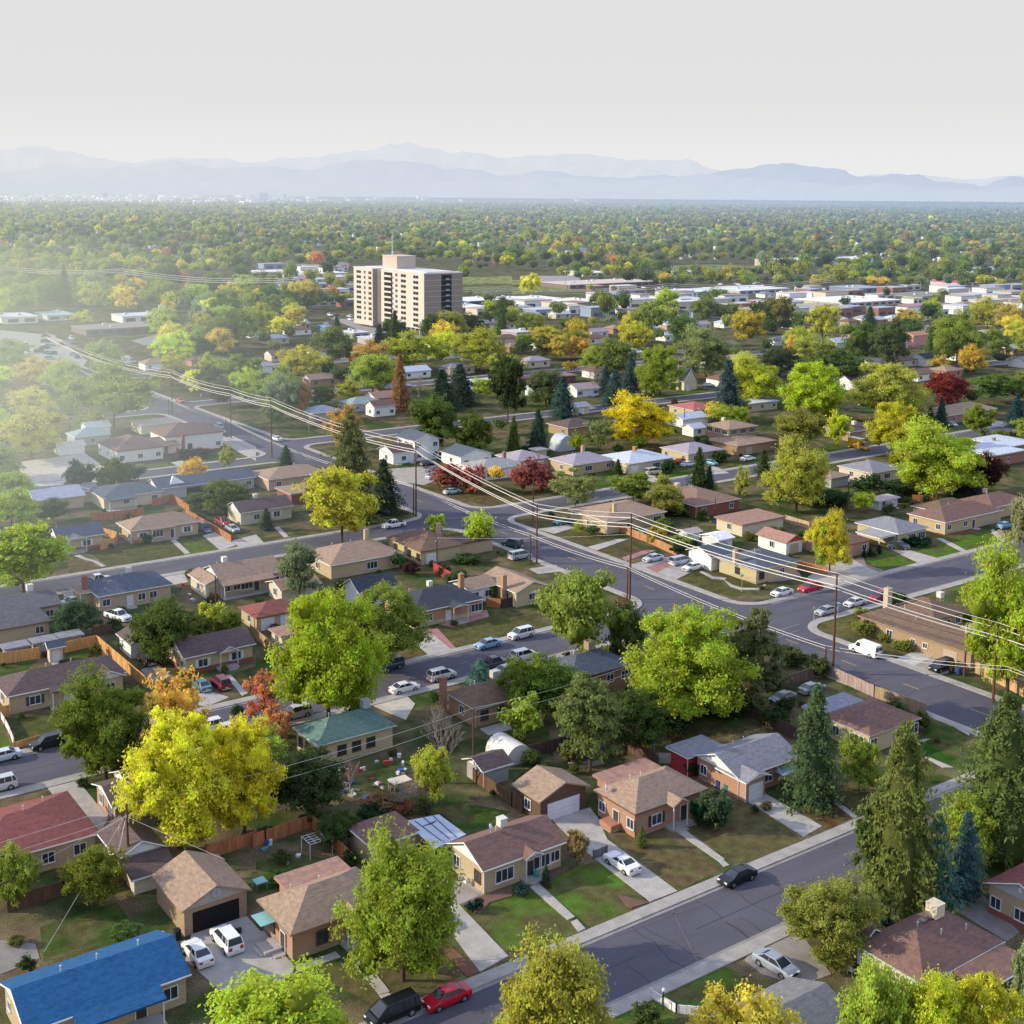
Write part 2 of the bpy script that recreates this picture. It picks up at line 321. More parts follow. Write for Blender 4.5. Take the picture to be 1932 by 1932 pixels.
# lawns, drives, paths, gravel: (quadrant, points)
LG, LD, LB = (.085, .15, .025), (.05, .09, .02), (.125, .098, .05)
LAWNS = [
 (32, [(1000,780),(690,700),(760,650),(1035,1020)], (.12,.09,.05)),
 (32, [(0,960),(150,900),(520,1190),(560,1215),(215,1365),(0,1400),(-470,1010),(-230,960)], LG), (32, [(230,900),(370,790),(680,690),(1035,1020),(600,1210)], LG),
 (30, [(300,1200),(880,1010),(1060,1250),(680,1380),(330,1460)], LD), (31, [(150,1640),(420,1480),(620,1470),(720,1500),(560,1620),(330,1700)], LD),
 (31, [(560,1620),(720,1500),(960,1745),(900,1790)], LB), (31, [(760,1420),(1380,1330),(1560,1570),(1150,1745),(1030,1700)], LB),
 (31, [(0,700),(330,640),(720,730),(300,860),(0,960)], LD), (31, [(1000,370),(1560,260),(1932,330),(1590,490),(1400,340)], (.045,.085,.018)),
 (32, [(700,480),(1150,500),(1590,760),(1255,925),(900,640)], LB), (32, [(1340,470),(1760,230),(1932,330),(2200,560),(1680,720)], LB),
 (33, [(160,240),(400,190),(650,370),(440,475)], (.11,.065,.035)), (33, [(410,190),(600,120),(760,260),(620,320)], (.09,.06,.035)),
 (32, [(1130,1720),(1600,1490),(1880,1640),(1420,1845)], LG), (32, [(700,1932),(760,1860),(1100,1740),(1240,1870),(1150,2000)], LG),
 (33, [(80,1290),(500,1270),(700,1400),(600,1500),(440,1480)], (.13,.12,.035)), (33, [(880,1160),(1000,1140),(860,1220),(760,1260)], LG),
 (20, [(640,310),(900,240),(1290,220),(1395,325),(1000,385),(820,405),(690,320)], (.085,.092,.035)), (20, [(1360,215),(1520,180),(1650,290),(1440,315)], LG),
 (20, [(510,360),(570,340),(740,420),(520,470)], LB), (20, [(30,1560),(440,1510),(520,1560),(440,1690),(110,1740)], (.075,.085,.03)),
 (20, [(490,1070),(720,1020),(780,1085),(490,1130)], LD), (20, [(0,1150),(290,1120),(180,1210),(0,1240)], LD), (20, [(1720,1230),(1932,1160),(1932,1330),(1830,1370)], (.07,.075,.03)),
 (21, [(1370,880),(1740,790),(1932,770),(2150,860),(1790,990),(1510,1035)], (.085,.09,.035)), (21, [(900,1010),(1130,970),(1300,1085),(1140,1140),(900,1100)], (.14,.095,.045)),
 (21, [(0,1100),(150,1090),(150,1260),(0,1290)], LD), (21, [(560,690),(700,640),(720,760),(600,740)], LD), (21, [(1430,150),(1560,150),(1610,210),(1560,250)], (.08,.10,.03)),
 (21, [(1480,1740),(1932,1620),(2200,1600),(2250,1850),(1932,1880),(1600,1932)], (.055,.075,.025)), (20, [(0,1640),(20,1620),(90,1770),(0,1800)], LG),
 (22, [(1000,1750),(1150,1650),(1540,1560),(1800,1640),(1480,1720),(1360,1830),(1120,1810)], (.085,.075,.035)),
 (22, [(60,60),(300,10),(400,40),(330,100),(180,130)], (.10,.08,.05)), (22, [(320,165),(560,110),(800,205),(570,265)], (.10,.085,.045)), (22, [(640,290),(860,230),(1040,280),(830,345)], (.10,.08,.045)),
 (22, [(1260,510),(1440,440),(1932,460),(2040,560),(1700,640),(1580,620)], (.085,.085,.03)), (22, [(0,780),(230,730),(220,860),(60,900),(0,850)], (.08,.075,.035)),
 (23, [(735,360),(860,290),(1165,380),(1000,440),(880,450)], (.075,.155,.02)), (23, [(1070,290),(1300,220),(1490,300),(1290,355)], (.075,.155,.02)), (23, [(1240,180),(1660,140),(1800,240),(1530,305)], (.075,.155,.02)),
 (23, [(340,850),(480,770),(680,720),(820,850),(1100,1050),(970,1110),(640,960)], (.13,.12,.045)), (23, [(760,720),(990,660),(1060,700),(820,765)], (.075,.10,.03)), (23, [(1370,570),(1610,500),(1650,540),(1400,600)], LG),
 (23, [(420,1400),(570,1345),(690,1390),(500,1460),(430,1455)], (.05,.095,.018)), (23, [(1190,1560),(1520,1680),(1400,1932),(1130,1800),(1190,1700)], (.028,.085,.012)), (33, [(1130,-50),(1400,80),(1250,130),(1000,40)], (.03,.085,.015)),
 (10, [(1370,1550),(1480,1510),(1700,1490),(1932,1545),(1480,1595)], (.08,.16,.02)), (10, [(1050,1600),(1330,1570),(1390,1590),(1110,1640)], (.08,.16,.02)), (10, [(1650,1410),(1740,1440),(1800,1480),(1650,1470)], (.05,.10,.015)),
 (10, [(1400,1060),(1800,1080),(1810,1160),(1640,1150)], (.12,.12,.05)), (10, [(1200,970),(1450,980),(1500,1030),(1330,1040)], (.10,.10,.04)),
 (11, [(1270,1720),(1700,1680),(1932,1760),(1932,1870),(1700,1880)], (.11,.08,.04)), (11, [(150,1310),(380,1290),(520,1350),(300,1370)], (.05,.09,.02)),
 (12, [(600,1650),(770,1640),(790,1740),(650,1760)], (.04,.10,.012)), (12, [(1110,1610),(1330,1600),(1340,1665),(1200,1680)], (.045,.10,.012)), (12, [(1500,1560),(1700,1530),(1830,1560),(1620,1610)], (.07,.08,.03)), (12, [(1060,1040),(1420,1010),(1510,1050),(1230,1090),(1080,1080)], (.05,.10,.015)), (12, [(110,1110),(290,1080),(300,1140),(190,1160)], (.05,.11,.015)),
 (13, [(420,1420),(620,1410),(640,1460),(480,1490)], (.05,.10,.015)), (13, [(1470,1280),(1620,1240),(1770,1290),(1540,1330)], (.05,.11,.012)), (13, [(1380,1310),(1460,1320),(1430,1350),(1380,1350)], (.05,.11,.012)), (13, [(600,1740),(720,1720),(730,1790),(620,1800)], LG), (13, [(1800,1240),(1932,1230),(1932,1260),(1830,1260)], (.10,.10,.03)),
 (11, [(1555,160),(1932,150),(1932,210),(1555,215)], (.30,.34,.11)), (11, [(1555,235),(1932,220),(1932,265),(1600,290)], (.20,.22,.09)), (12, [(0,180),(180,180),(120,215),(0,215)], (.30,.34,.11)), (12, [(0,235),(500,230),(700,262),(230,270),(0,288)], (.26,.30,.10)), (12, [(1150,75),(1500,65),(1932,80),(1932,125),(1600,130),(1250,140)], (.30,.33,.12)),
]
for i, (q, pts, c) in enumerate(LAWNS):
    m = MB(); m.poly(ccw([Q(q, *p) for p in pts]), .002+.00016*i); struct(m.obj('lawn', 'lawn', c))
DR = (.42, .395, .37)
DRIVES = [
 ('driveway', 32, [(540,620),(720,540),(1250,930),(1040,1010)], DR), ('driveway', 32, [(290,380),(590,300),(650,380),(720,540),(540,620),(410,500)], DR),
 ('driveway', 32, [(1730,225),(1860,165),(2340,440),(2200,520)], DR), ('driveway', 31, [(1480,1000),(1540,1040),(1905,1420),(1690,1540),(1440,1200)], DR),
 ('driveway', 31, [(1440,850),(1620,860),(1715,960),(1540,1040),(1480,1000)], DR),
 ('driveway', 30, [(1450,1230),(1860,1120),(2200,1480),(1932,1640),(1680,1700),(1400,1450)], (.38,.36,.345)), ('driveway', 31, [(0,1240),(60,1230),(290,1500),(280,1540),(150,1640),(90,1640),(0,1660)], (.39,.37,.35)),
 ('driveway', 30, [(340,130),(575,80),(820,380),(740,520),(650,500)], DR), ('driveway', 30, [(0,1300),(270,1330),(300,1440),(0,1560)], (.24,.22,.2)),
 ('driveway', 33, [(0,1280),(240,1240),(480,1560),(240,1640),(-40,1560),(-180,1450)], (.30,.27,.25)), ('driveway', 33, [(1380,1060),(1620,960),(1900,1240),(1800,1310)], (.27,.25,.24)),
 ('driveway', 20, [(1530,180),(1620,150),(1780,250),(1665,290)], DR), ('driveway', 20, [(1740,220),(1932,170),(2000,240),(1820,270)], DR), ('driveway', 20, [(1060,1190),(1200,1150),(1290,1240),(1150,1300)], (.34,.31,.29)),
 ('driveway', 20, [(1480,1350),(1600,1360),(1730,1400),(1560,1470),(1500,1460)], (.40,.38,.37)), ('driveway', 21, [(1150,950),(1290,900),(1500,1040),(1310,1085)], DR), ('driveway', 21, [(830,1440),(1120,1370),(1200,1450),(1130,1570),(1010,1520)], (.5,.46,.4)),
 ('driveway', 20, [(480,620),(620,590),(640,680),(480,700)], DR), ('driveway', 20, [(1200,480),(1390,460),(1420,530),(1260,560)], (.45,.42,.4)),
 ('driveway', 22, [(190,130),(420,95),(470,120),(320,165)], DR), ('driveway', 22, [(570,265),(800,205),(880,205),(640,290)], DR), ('driveway', 22, [(890,400),(1000,370),(1250,330),(1460,400),(1240,510),(1110,460)], (.38,.355,.34)),
 ('driveway', 22, [(830,345),(1000,290),(1090,290),(860,370)], (.36,.19,.19)), ('driveway', 22, [(1010,420),(1170,370),(1210,400),(1090,460)], (.36,.17,.16)),
 ('driveway', 22, [(130,430),(330,400),(380,450),(200,470)], (.36,.33,.31)), ('driveway', 23, [(440,400),(640,350),(870,465),(620,550),(420,550),(290,500)], (.42,.39,.37)), ('driveway', 23, [(900,270),(1050,285),(1300,355),(1165,400)], (.42,.39,.37)),
 ('driveway', 23, [(970,1110),(1110,1050),(1260,1080),(1110,1160)], (.48,.47,.46)), ('driveway', 23, [(1110,1160),(1260,1080),(1470,1200),(1290,1230)], (.36,.31,.28)), ('driveway', 23, [(1680,160),(1760,130),(1810,200),(1770,220)], (.36,.22,.2)),
 ('driveway', 12, [(930,1625),(1020,1620),(1120,1700),(1030,1700)], DR), ('driveway', 12, [(1480,1580),(1560,1600),(1640,1640),(1510,1650)], DR), ('driveway', 13, [(1560,1260),(1640,1230),(1880,1270),(1770,1290)], DR),
 ('driveway', 12, [(470,1120),(540,1110),(640,1150),(500,1170)], DR), ('driveway', 11, [(980,1610),(1250,1590),(1390,1680),(1270,1730),(1080,1700)], (.36,.33,.3)),
 ('car_park', 10, [(110,1560),(640,1490),(830,1620),(820,1700),(240,1745)], (.52,.47,.42)), ('car_park', 10, [(0,560),(420,600),(660,790),(620,840),(0,820)], (.36,.34,.32)), ('car_park', 10, [(990,640),(1230,580),(1470,650),(1440,690),(1170,700)], (.26,.25,.25)),
 ('car_park', 10, [(1650,1390),(1760,1360),(1932,1440),(1932,1545),(1800,1480)], (.42,.38,.35)), ('car_park', 11, [(560,470),(760,480),(1290,610),(1290,650),(880,600)], (.30,.28,.28)), ('car_park', 12, [(0,300),(800,360),(1932,400),(1932,440),(900,400),(0,390)], (.34,.33,.34)),
 ('car_park', 12, [(60,150),(500,150),(540,225),(180,215)], (.30,.29,.33)), ('car_park', 10, [(1650,445),(1932,430),(1932,520),(1700,500)], (.34,.33,.32)),
 ('footpath', 32, [(1250,490),(1300,465),(1605,690),(1570,715)], DR), ('footpath', 32, [(1565,715),(1600,700),(1640,735),(1600,750)], DR), ('footpath', 32, [(130,900),(210,880),(475,1125),(420,1150)], DR), ('footpath', 32, [(445,1165),(490,1145),(555,1215),(500,1240)], DR),
 ('footpath', 31, [(710,1450),(800,1420),(1010,1690),(930,1715)], DR), ('footpath', 31, [(930,1720),(1000,1700),(1040,1730),(970,1770)], (.44,.42,.4)), ('footpath', 33, [(400,200),(440,190),(680,370),(650,385)], DR), ('footpath', 20, [(1285,215),(1320,205),(1435,312),(1400,320)], DR),
 ('footpath', 20, [(560,330),(600,325),(650,350),(740,375),(800,410),(770,415),(700,375),(610,350)], DR), ('footpath', 20, [(1700,1240),(1740,1230),(1870,1370),(1830,1390)], DR), ('footpath', 20, [(440,1490),(480,1480),(530,1540),(490,1550)], DR),
 ('footpath', 21, [(140,120),(175,115),(250,190),(215,195)], DR), ('footpath', 23, [(1270,200),(1310,200),(1400,240),(1520,305),(1490,312),(1370,255)], DR), ('footpath', 23, [(1680,140),(1700,130),(1760,190),(1810,225),(1790,240),(1730,200)], DR),
 ('footpath', 23, [(1100,1740),(1150,1720),(1225,1715),(1140,1750)], DR), ('footpath', 23, [(1180,1850),(1230,1860),(1400,1932),(1320,1932)], DR), ('footpath', 23, [(1190,1510),(1240,1530),(1520,1640),(1520,1690)], DR),
 ('footpath', 31, [(300,1500),(600,1390),(640,1430),(330,1540)], (.36,.34,.33)), ('footpath', 10, [(1290,1560),(1370,1545),(1480,1600),(1400,1610)], DR),
 ('footpath', 22, [(1410,450),(1440,450),(1520,490),(1620,500),(1600,515),(1510,505)], DR), ('footpath', 22, [(1590,505),(1660,550),(1740,575),(1850,575),(1910,545),(1920,555),(1860,590),(1730,590),(1650,565)], DR),
 ('patio', 31, [(1530,1040),(1700,960),(1560,880),(1480,980)], (.34,.30,.28)), ('patio', 21, [(1380,850),(1740,740),(1760,790),(1480,870)], (.40,.20,.19)), ('patio', 21, [(1290,890),(1370,880),(1515,1035),(1480,1045)], (.36,.17,.17)), ('patio', 22, [(970,1850),(1110,1820),(1330,1830),(1310,1900),(1000,1900)], (.33,.30,.28)),
 ('patio', 21, [(1690,1640),(1900,1580),(1932,1640),(1760,1690)], (.40,.38,.36)),
 ('mulch_bed', 31, [(1370,1340),(1440,1320),(1690,1540),(1590,1580)], (.19,.085,.06)), ('mulch_bed', 31, [(1720,960),(1932,890),(1932,970),(1760,1020),(1690,1110),(1560,1040)], (.17,.10,.08)), ('mulch_bed', 32, [(800,960),(1035,1020),(900,1060),(860,1040)], (.16,.09,.07)),
 ('mulch_bed', 32, [(200,870),(300,770),(410,740),(440,760),(340,820),(250,900)], (.14,.08,.06)), ('mulch_bed', 23, [(640,360),(720,340),(740,400),(870,440),(850,460),(690,390)], (.24,.19,.16)), ('mulch_bed', 23, [(1230,160),(1440,150),(1650,130),(1500,160),(1300,185)], (.17,.07,.05)),
 ('mulch_bed', 22, [(790,700),(830,650),(890,690),(860,740),(790,740)], (.26,.09,.06)), ('gravel_bed', 22, [(420,1880),(500,1830),(640,1850),(700,1900),(560,1932),(440,1932)], (.30,.27,.26)), ('gravel_bed', 23, [(0,470),(110,440),(230,450),(250,490),(120,520),(0,530)], (.33,.29,.28)),
]
for i, (nm, q, pts, c) in enumerate(DRIVES):
    m = MB(); m.slab(ccw([Q(q, *p) for p in pts]), -.05, .045+.0007*i); struct(m.obj(nm, 'concrete', c))
# ------------------------------------------------------------------ hills: three ranges, real relief far away
def F2dir(x, y, D):
    """point at horizontal distance D seen at (x, y)"""
    u, v = x-PX, y-PY; c, s = math.cos(ROLL), math.sin(ROLL); u2, v2 = u*c+v*s, -u*s+v*c
    d = (u2, FOC*math.cos(PIT)-v2*math.sin(PIT), -FOC*math.sin(PIT)-v2*math.cos(PIT)); k = D/d[1]
    return (d[0]*k*SA + d[1]*k*CA, -d[0]*k*CA + d[1]*k*SA, HC + d[2]*k)
def ridge(name, prof, D, depth, col, seed, rough):
    r = random.Random(seed); n = 230; rows = 9; vs = []
    xs = [-260 + i*(2450)/(n-1) for i in range(n)]
    ph = [r.random()*6 for _ in range(8)]
    for x in xs:
        for k in range(len(prof)-1):
            if prof[k][0] <= x <= prof[k+1][0]: break
        else: k = 0 if x < prof[0][0] else len(prof)-2
        t = min(1, max(0, (x-prof[k][0])/(prof[k+1][0]-prof[k][0]))); t = t*t*(3-2*t); y = prof[k][1]*(1-t)+prof[k+1][1]*t
        y += rough*(math.sin(x*.055+ph[0])+.6*math.sin(x*.13+ph[1])+.35*math.sin(x*.31+ph[2])+.3*math.sin(x*.71+ph[7])*r.uniform(.2,1))
        top = F2dir(x, y, D)
        for j in range(rows):
            q = j/(rows-1); dd = D - depth*(1-q); b = F2dir(x, 380, dd)
            hh = top[2]*(q**.85)*(1 + (.16*math.sin(x*.045+q*5+ph[3])+.11*math.sin(x*.10-q*7+ph[4])+.09*math.sin(x*.27+q*9+ph[5])+.06*math.sin(x*.5-q*14+ph[6]))*math.sin(q*math.pi))
            vs.append((b[0], b[1], hh*1.0 if j else -20))
    fs = [(i*rows+j, i*rows+rows+j, i*rows+rows+j+1, i*rows+j+1) for i in range(n-1) for j in range(rows-1)]
    m = MB(); m.add(vs, fs); o = m.obj(name, 'hill'+name[-1] if False else 'faratt', smooth=True)
    return o
def hillmat(nm, base, hazec, f, leftc):  # distance haze painted as emission over the hill colour, whiter at left
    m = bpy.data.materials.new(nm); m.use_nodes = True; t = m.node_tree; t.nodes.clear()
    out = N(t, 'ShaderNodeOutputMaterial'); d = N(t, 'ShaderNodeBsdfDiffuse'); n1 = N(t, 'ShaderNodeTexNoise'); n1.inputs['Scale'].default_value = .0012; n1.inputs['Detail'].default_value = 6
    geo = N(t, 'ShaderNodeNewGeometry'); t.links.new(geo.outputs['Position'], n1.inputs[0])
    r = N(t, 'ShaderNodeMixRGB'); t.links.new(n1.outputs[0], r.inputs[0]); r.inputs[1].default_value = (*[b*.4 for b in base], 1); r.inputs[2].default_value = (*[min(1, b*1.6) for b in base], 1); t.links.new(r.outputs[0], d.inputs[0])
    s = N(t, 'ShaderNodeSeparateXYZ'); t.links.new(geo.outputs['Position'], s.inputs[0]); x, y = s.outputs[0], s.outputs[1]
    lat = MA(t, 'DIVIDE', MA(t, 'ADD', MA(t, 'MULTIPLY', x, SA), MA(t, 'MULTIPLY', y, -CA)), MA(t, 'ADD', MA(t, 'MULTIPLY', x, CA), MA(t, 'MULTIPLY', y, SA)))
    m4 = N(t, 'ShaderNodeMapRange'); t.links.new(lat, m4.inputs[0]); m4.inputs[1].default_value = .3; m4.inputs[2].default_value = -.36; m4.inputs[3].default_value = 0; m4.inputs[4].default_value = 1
    # low mist painted into the emission colour, paler towards the foot
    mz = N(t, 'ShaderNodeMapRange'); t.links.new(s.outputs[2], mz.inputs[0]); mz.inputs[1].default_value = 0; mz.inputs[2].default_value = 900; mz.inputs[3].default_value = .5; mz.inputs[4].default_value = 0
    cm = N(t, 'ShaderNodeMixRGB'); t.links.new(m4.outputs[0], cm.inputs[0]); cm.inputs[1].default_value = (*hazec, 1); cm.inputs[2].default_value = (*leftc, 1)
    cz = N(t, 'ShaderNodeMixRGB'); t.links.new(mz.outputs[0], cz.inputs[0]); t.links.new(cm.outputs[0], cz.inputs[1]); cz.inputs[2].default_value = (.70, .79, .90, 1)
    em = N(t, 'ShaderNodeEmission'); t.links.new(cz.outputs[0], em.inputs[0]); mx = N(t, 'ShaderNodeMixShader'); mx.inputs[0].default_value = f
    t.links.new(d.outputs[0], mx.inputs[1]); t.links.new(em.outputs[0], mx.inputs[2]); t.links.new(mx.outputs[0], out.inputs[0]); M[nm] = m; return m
P1 = [(-260,290),(0,281),(70,277),(130,284),(190,300),(260,306),(340,297),(420,300),(480,306),(560,297),(620,293),(680,284),(740,274),(775,271),(815,278),(860,290),(900,288),(960,298),(1010,293),(1060,290),(1130,293),(1200,303),(1290,300),(1350,322),(1500,330),(1740,330),(1800,338),(1932,332),(2190,325)]
P2 = [(-260,330),(0,322),(120,312),(200,318),(330,305),(430,318),(500,312),(570,322),(650,306),(720,300),(790,308),(860,318),(960,330),(1040,322),(1120,335),(1250,332),(1330,330),(1390,318),(1440,311),(1500,309),(1560,317),(1620,332),(1680,330),(1730,330),(1780,344),(1850,350),(1880,340),(1905,332),(1940,342),(2190,350)]
P3 = [(-260,352),(0,345),(150,340),(300,348),(420,342),(560,340),(640,347),(780,348),(900,338),(960,342),(1010,330),(1060,336),(1160,345),(1260,336),(1330,328),(1400,336),(1490,342),(1580,350),(1680,346),(1760,356),(1870,358),(1932,352),(2190,360)]
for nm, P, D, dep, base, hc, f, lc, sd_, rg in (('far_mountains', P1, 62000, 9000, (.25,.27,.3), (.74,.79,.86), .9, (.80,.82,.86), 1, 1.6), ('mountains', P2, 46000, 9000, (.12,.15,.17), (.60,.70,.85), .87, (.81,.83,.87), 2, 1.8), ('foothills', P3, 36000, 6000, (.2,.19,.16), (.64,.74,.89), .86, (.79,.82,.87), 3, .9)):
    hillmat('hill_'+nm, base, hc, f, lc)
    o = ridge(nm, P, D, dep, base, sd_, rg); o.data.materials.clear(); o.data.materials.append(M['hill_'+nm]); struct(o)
# ------------------------------------------------------------------ houses
TAN, TANB, RED, BRK, WHT, CRM, GRY, PNK, YEL = (.46,.36,.24), (.36,.25,.165), (.34,.17,.12), (.40,.235,.165), (.74,.75,.76), (.58,.52,.40), (.36,.36,.36), (.46,.27,.22), (.50,.42,.26)
rTAN, rBRN, rMAU, rPUR, rGRY, rSLA, rRED, rGRN, rBLU, rDRK, rLIL, rPAL, rPNK = (.33,.235,.175), (.175,.115,.085), (.195,.115,.10), (.125,.09,.09), (.23,.235,.27), (.10,.12,.16), (.24,.085,.075), (.11,.19,.17), (.018,.10,.25), (.05,.06,.08), (.36,.31,.37), (.50,.56,.66), (.34,.20,.165)
HB = []
BOX = []   # footprints of houses, to keep planted things out
def roof_mesh(m, x0, y0, x1, y1, z, rh, kind, th=.2):
    """closed roof solid; returns gable triangles as list of 3-point lists"""
    g = []
    if kind == 'flat':
        m.box(x0, y0, z-th, x1, y1, z+rh*.0+.12); return g
    if kind == 'lean':   # high at the back
        v = [(x0,y0,z-th),(x1,y0,z-th),(x1,y1,z+rh-th),(x0,y1,z+rh-th),(x0,y0,z),(x1,y0,z),(x1,y1,z+rh),(x0,y1,z+rh)]
        m.add(v, [(0,3,2,1),(4,5,6,7),(0,1,5,4),(1,2,6,5),(2,3,7,6),(3,0,4,7)]); return g
    b = [(x0,y0,z-th),(x1,y0,z-th),(x1,y1,z-th),(x0,y1,z-th)]; e = [(x0,y0,z),(x1,y0,z),(x1,y1,z),(x0,y1,z)]
    w, d = x1-x0, y1-y0
    side = [(0,1,5,4),(1,2,6,5),(2,3,7,6),(3,0,4,7)]
    if kind == 'hip':
        if w >= d:
            r = [(x0+d/2, (y0+y1)/2, z+rh), (x1-d/2+.01, (y0+y1)/2, z+rh)]; top = [(4,5,9,8),(5,6,9),(6,7,8,9),(7,4,8)]
        else:
            r = [((x0+x1)/2, y0+w/2, z+rh), ((x0+x1)/2, y1-w/2+.01, z+rh)]; top = [(4,5,8),(5,6,9,8),(6,7,9),(7,4,8,9)]
        m.add(b+e+r, side + top + [(3,2,1,0)])
    elif kind == 'gx':
        ym = (y0+y1)/2; r = [(x0, ym, z+rh), (x1, ym, z+rh)]
        m.add(b+e+r+[(x0, ym, z+rh-th), (x1, ym, z+rh-th)], [(0,1,5,4),(2,3,7,6),(4,5,9,8),(6,7,8,9),(0,4,8,10),(7,3,10,8),(5,1,11,9),(2,6,9,11),(1,0,10,11),(3,2,11,10)])
        g = [[(x0+.3,y0+.3,z-.1),(x0+.3,ym,z+rh-.18),(x0+.3,y1-.3,z-.1)], [(x1-.3,y1-.3,z-.1),(x1-.3,ym,z+rh-.18),(x1-.3,y0+.3,z-.1)]]
    elif kind == 'gy':
        xm = (x0+x1)/2; r = [(xm, y0, z+rh), (xm, y1, z+rh)]
        m.add(b+e+r+[(xm, y0, z+rh-th), (xm, y1, z+rh-th)], [(3,0,4,7),(1,2,6,5),(7,4,8,9),(5,6,9,8),(1,5,8,10),(4,0,10,8),(3,7,9,11),(6,2,11,9),(0,3,11,10),(2,1,10,11)])
        g = [[(x1-.3,y0+.3,z-.1),(xm,y0+.3,z+rh-.18),(x0+.3,y0+.3,z-.1)], [(x0+.3,y1-.3,z-.1),(xm,y1-.3,z+rh-.18),(x1-.3,y1-.3,z-.1)]]
    return g
def opening(rt, side, p, s, z0, w, h, kind, far=False):
    """side 'F' (faces -Y, p=x centre, s=y of wall) or 'L' (faces -X, p=y centre, s=x of wall)"""
    def bx(m, a0, a1, b0, b1, out0, out1, mi=0):
        if side == 'F': m.box(a0, s-out1, b0, a1, s-out0, b1, mi)
        else: m.box(s-out1, a0, b0, s-out0, a1, b1, mi)
    fr = MB(); a0, a1 = p-w/2, p+w/2
    if kind in 'wsbtv':
        t = .09
        bx(fr, a0-t, a1+t, z0-t-.04, z0, -.02, .12); bx(fr, a0-t, a1+t, z0+h, z0+h+t, -.02, .07); bx(fr, a0-t, a0, z0, z0+h, -.02, .07); bx(fr, a1, a1+t, z0, z0+h, -.02, .07)
        nm = 3 if kind == 'b' else 2
        for i in range(1, nm): xx = a0 + w*i/nm; bx(fr, xx-.035, xx+.035, z0, z0+h, -.02, .055)
        f = fr.obj('window', 'flat', (.72,.74,.78) if kind not in 'v' else (.10,.07,.05), rt)
        pn = MB(); bx(pn, a0, a1, z0, z0+h, -.02, .03); f['_o'] = rt['_o']; pn.obj('pane', 'glass', None, f)
        if kind == 's':
            for k in (-1, 1):
                sh = MB(); c = p + k*(w/2+.09+.22); bx(sh, c-.2, c+.2, z0-.05, z0+h+.05, -.02, .06); sh.obj('shutter', 'flat', (.7,.7,.7) if rt.get('_sh') is None else tuple(rt['_sh']), f)
    elif kind in 'dD':
        bx(fr, a0-.09, a0, 0.1, z0+h+.09, -.02, .07); bx(fr, a1, a1+.09, 0.1, z0+h+.09, -.02, .07); bx(fr, a0, a1, z0+h, z0+h+.09, -.02, .07)
        f = fr.obj('door_frame', 'flat', (.7,.7,.72), rt); f['_o'] = rt['_o']
        pn = MB(); bx(pn, a0, a1, 0.1, z0+h, -.02, .04); pn.obj('door', 'flat', (.06,.05,.05) if kind == 'd' else (.62,.66,.7), f)
        st = MB(); bx(st, a0-.4, a1+.4, 0, .18, .1, 1.3); bx(st, a0-.2, a1+.2, 0, .09, 1.3, 1.6); st.obj('step', 'concrete', (.38,.36,.35), rt)
    elif kind in 'gGhO':
        if kind == 'O':
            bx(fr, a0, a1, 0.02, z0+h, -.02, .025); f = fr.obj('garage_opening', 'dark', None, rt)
            return
        for i in range(4): bx(fr, a0, a1, .05+i*h/4, .05+(i+1)*h/4-.03, -.02, .05)
        fr.obj('garage_door', 'flat', (.70,.72,.78) if kind in 'gG' else (.45,.38,.3), rt)
def front(rt, s, y, xa, xb, z=0, far=False):
    if not s: return
    n = len(s); W_ = xb-xa
    for i, k in enumerate(s):
        if k in '-.': continue
        p = xa + W_*(i+.5)/n; w, h, z0 = dict(w=(1.3,1.15,.95), s=(1.5,1.2,.9), b=(2.3,1.35,.8), t=(.9,.9,1.1), v=(1.2,1.3,.9), d=(1,2.05,.05), D=(1,2.05,.05), g=(2.5,2.15,0), h=(2.6,2.15,0), G=(min(4.9, W_*.72),2.15,0), O=(min(5.4, W_*.76),2.3,0))[k]
        opening(rt, 'F', p, y, z+(z0 if k not in 'dDgGhO' else 0), min(w, W_*.9), h, k, far)
def side(rt, s, x, ya, yb, z=0, far=False):
    if not s: return
    n = len(s)
    for i, k in enumerate(s):    # from the back (far left in view) to the front
        if k in '-.': continue
        p = yb - (yb-ya)*(i+.5)/n; w, h, z0 = dict(w=(1.1,1.15,.95), s=(1.2,1.2,.9), b=(2.3,1.35,.8), t=(.8,.8,1.15), v=(1.1,1.2,.95), d=(1,2.05,.05), D=(1,2.05,.05), g=(2.5,2.15,0), h=(2.6,2.15,0))[k]
        opening(rt, 'L', p, x, z+(z0 if k not in 'dDgh' else 0), w, h, k, far)
BN = 0
